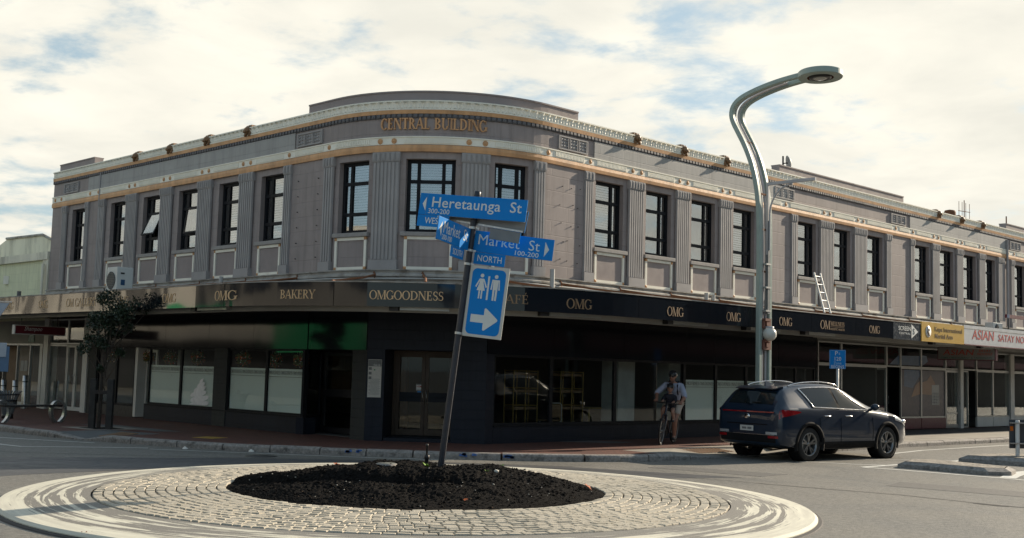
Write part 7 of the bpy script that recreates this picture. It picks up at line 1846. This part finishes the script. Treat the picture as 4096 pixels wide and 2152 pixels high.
# ---------------------------------------------------------------- neighbouring and facing buildings
M_green = wall_mat('pale green block wall', (0.68, 0.70, 0.48), 0.6, 0.28, score=.5, var=.06)
M_creamw = mat('cream gable wall', (.76, .72, .58), .8, var=.12, scale=1.2, bump=.3, dirt=(.33, .31, .25), dirt_scale=1.5, stretch=(1, 1, .3))
gb = thing('green_shop_building', 'pale green shop building with a cream gable, beside the grey building at far left', 'building', tuple(PL(26, -3)))
def gbx(name, m, s0, s1, o0, o1, z0, z1): 
    b = MB(); b.prism([tuple(PL(s, o)[:2]) for s, o in ((s1, o1), (s0, o1), (s0, o0), (s1, o0))], z0, z1); b.uv = [((v - CN).dot(dL), v.z) for v in b.v]; return b.build(name, m, gb)
gbx('wall', M_green, 18.50, 40, -12, -.05, 2.9, 4.85); gbx('cornice', M_creamw, 18.48, 40, -.3, .06, 4.852, 5.10); gbx('end_pilaster', M_creamw, 18.46, 18.85, -.2, .03, 3.3, 4.851)
b = MB(); za = [(19.0, 5.0), (22.8, 6.05), (26, 6.1), (30, 5.0)]
b.add([PL(s, -1.6, z) for s, z in za] + [PL(s, -12, z) for s, z in za], [(0, 1, 2, 3), (4, 7, 6, 5), (0, 4, 5, 1), (1, 5, 6, 2), (2, 6, 7, 3)]); b.build('gable', M_creamw, gb)
b = MB(); b.tube([PL(18.95, -1.58, 5.02), PL(22.8, -1.58, 6.08), PL(26, -1.58, 6.13)], .05, 6); b.build('gable_capping', M_ledge, gb)
MB().tube([PL(18.62, .12, 3.4), PL(18.62, .12, 4.7)], .05, 8).build('downpipe', M_creamw, gb); MB().tube([PL(19.9, .3, 3.3), PL(19.9, .3, 3.85)], .07, 8).build('vent_cap', M_dent, gb)
MB(Matrix.Translation(PL(21.8, -.04, 4.3))).box(-.09, .09, -.09, .09, -.14, .14).build('grille', M_white, gb)
FG = Front(PL(40, 0), PL(18.5, 0)); Z = lambda s: 40 - s
def gpart(name, m, s0, s1, y0, y1, z0, z1): return FG.blk(name, m, Z(s1), Z(s0), y0, y1, z0, z1, gb)
gpart('head_wall', M_soffit, 18.5, 40, -.3, -.05, 2.16, 2.899); gpart('rear_wall', M_room, 18.5, 40, -4.1, -4.0, .12, 2.9); gpart('shop_floor', M_room, 18.5, 40, -4, -.3, .0, .13); gpart('ceiling', M_room, 18.5, 40, -4, -.31, 2.8, 2.89)
gpart('display_wall', mat('tan shop panel', (.16, .10, .05), .7, var=.2), 20.6, 22.5, -.6, -.5, .13, 2.1)
MB(FG.M).box(Z(20.5), Z(18.7), -.064, -.056, .2, 2.1).build('pane', M_shopglass, gb)
for s in (18.7, 19.5, 20.5, 21.6): gpart('frame_post', M_alu, s, s + .06, -.10, -.02, .13, 2.15)
gpart('door', M_whitepaint, 19.56, 20.44, -.08, -.055, .14, .26); gpart('transom', M_alu, 18.7, 24, -.10, -.02, 2.1, 2.158)
gpart('green_sign', mat('green notice', (.02, .10, .05), .5, bump=0), 19.3, 19.75, -.04, -.03, 2.2, 2.65)
for s in (20.75, 21.05): gpart('framed_notice', M_signback, s, s + .25, -.49, -.47, 1.25, 1.6)
gpart('white_post', M_whitepaint, 18.5, 18.69, -.2, .02, .12, 2.15)
# buildings across both streets, out of the picture but mirrored in glass and fascia
def facing(name, label, fn, s0, s1, off, h, m_wall, m_fas, d, n, seed):
    t = thing(name, label, 'building', tuple(fn((s0 + s1) / 2, off + 4)))
    random.seed(seed)
    def bx(nm_, m, a, c, o0, o1, z0, z1, p=None):
        b = MB(); b.prism([tuple(fn(s, o)[:2]) for s, o in ((a, o0), (c, o0), (c, o1), (a, o1))], z0, z1); return b.build(nm_, m, p or t, fix=True)
    w = bx('wall', m_wall, s0, s1, off, off + 9, .12, h); bx('parapet', m_wall, s0 + 3, s1 - 4, off + .05, off + .4, h, h + .8)
    bx('canopy', m_fas, s0, s1, off - 2.6, off - .02, 2.9, 3.4); bx('shop_front', M_black, s0 + .3, s1 - .3, off - .06, off - .01, .0, 2.88)
    s = s0 + 1
    while s < s1 - 2:
        bx('window', M_frame, s, s + 1.2, off - .05, off - .01, 4.4, min(h - .7, 6.2)); s += random.choice((1.9, 2.4, 3.2))
    return t
M_beige = mat('sunlit beige render', (.33, .315, .28), .8, var=.1, scale=.6)
facing('facing_building', 'beige two storey shops facing the bakery across the side street, seen mirrored in the fascia', PL, -6, 90, 19, 6.8, M_beige, M_soffit, dL, nL, 3)
gq = MB(); gq.prism([tuple(PL(s, o)[:2]) for s, o in ((22.5, 16.2), (29.8, 16.2), (29.8, 16.38), (22.5, 16.38))], 2.3, 4.2); gaw = gq.build('shop_awning', mat('green awning', (.01, .20, .08), .5, bump=0), None, fix=True); tag(gaw, 'bright green awning sign across the side street, mirrored in the bakery header panels', 'awning')
facing('facing_building', 'brown brick shops facing the cafe across the main street, seen mirrored in the dark glass', PR, -2, 170, 22, 6.5, mat('brown brick', (.07, .048, .038), .85, var=.2), M_maroon, dR, nR, 5)
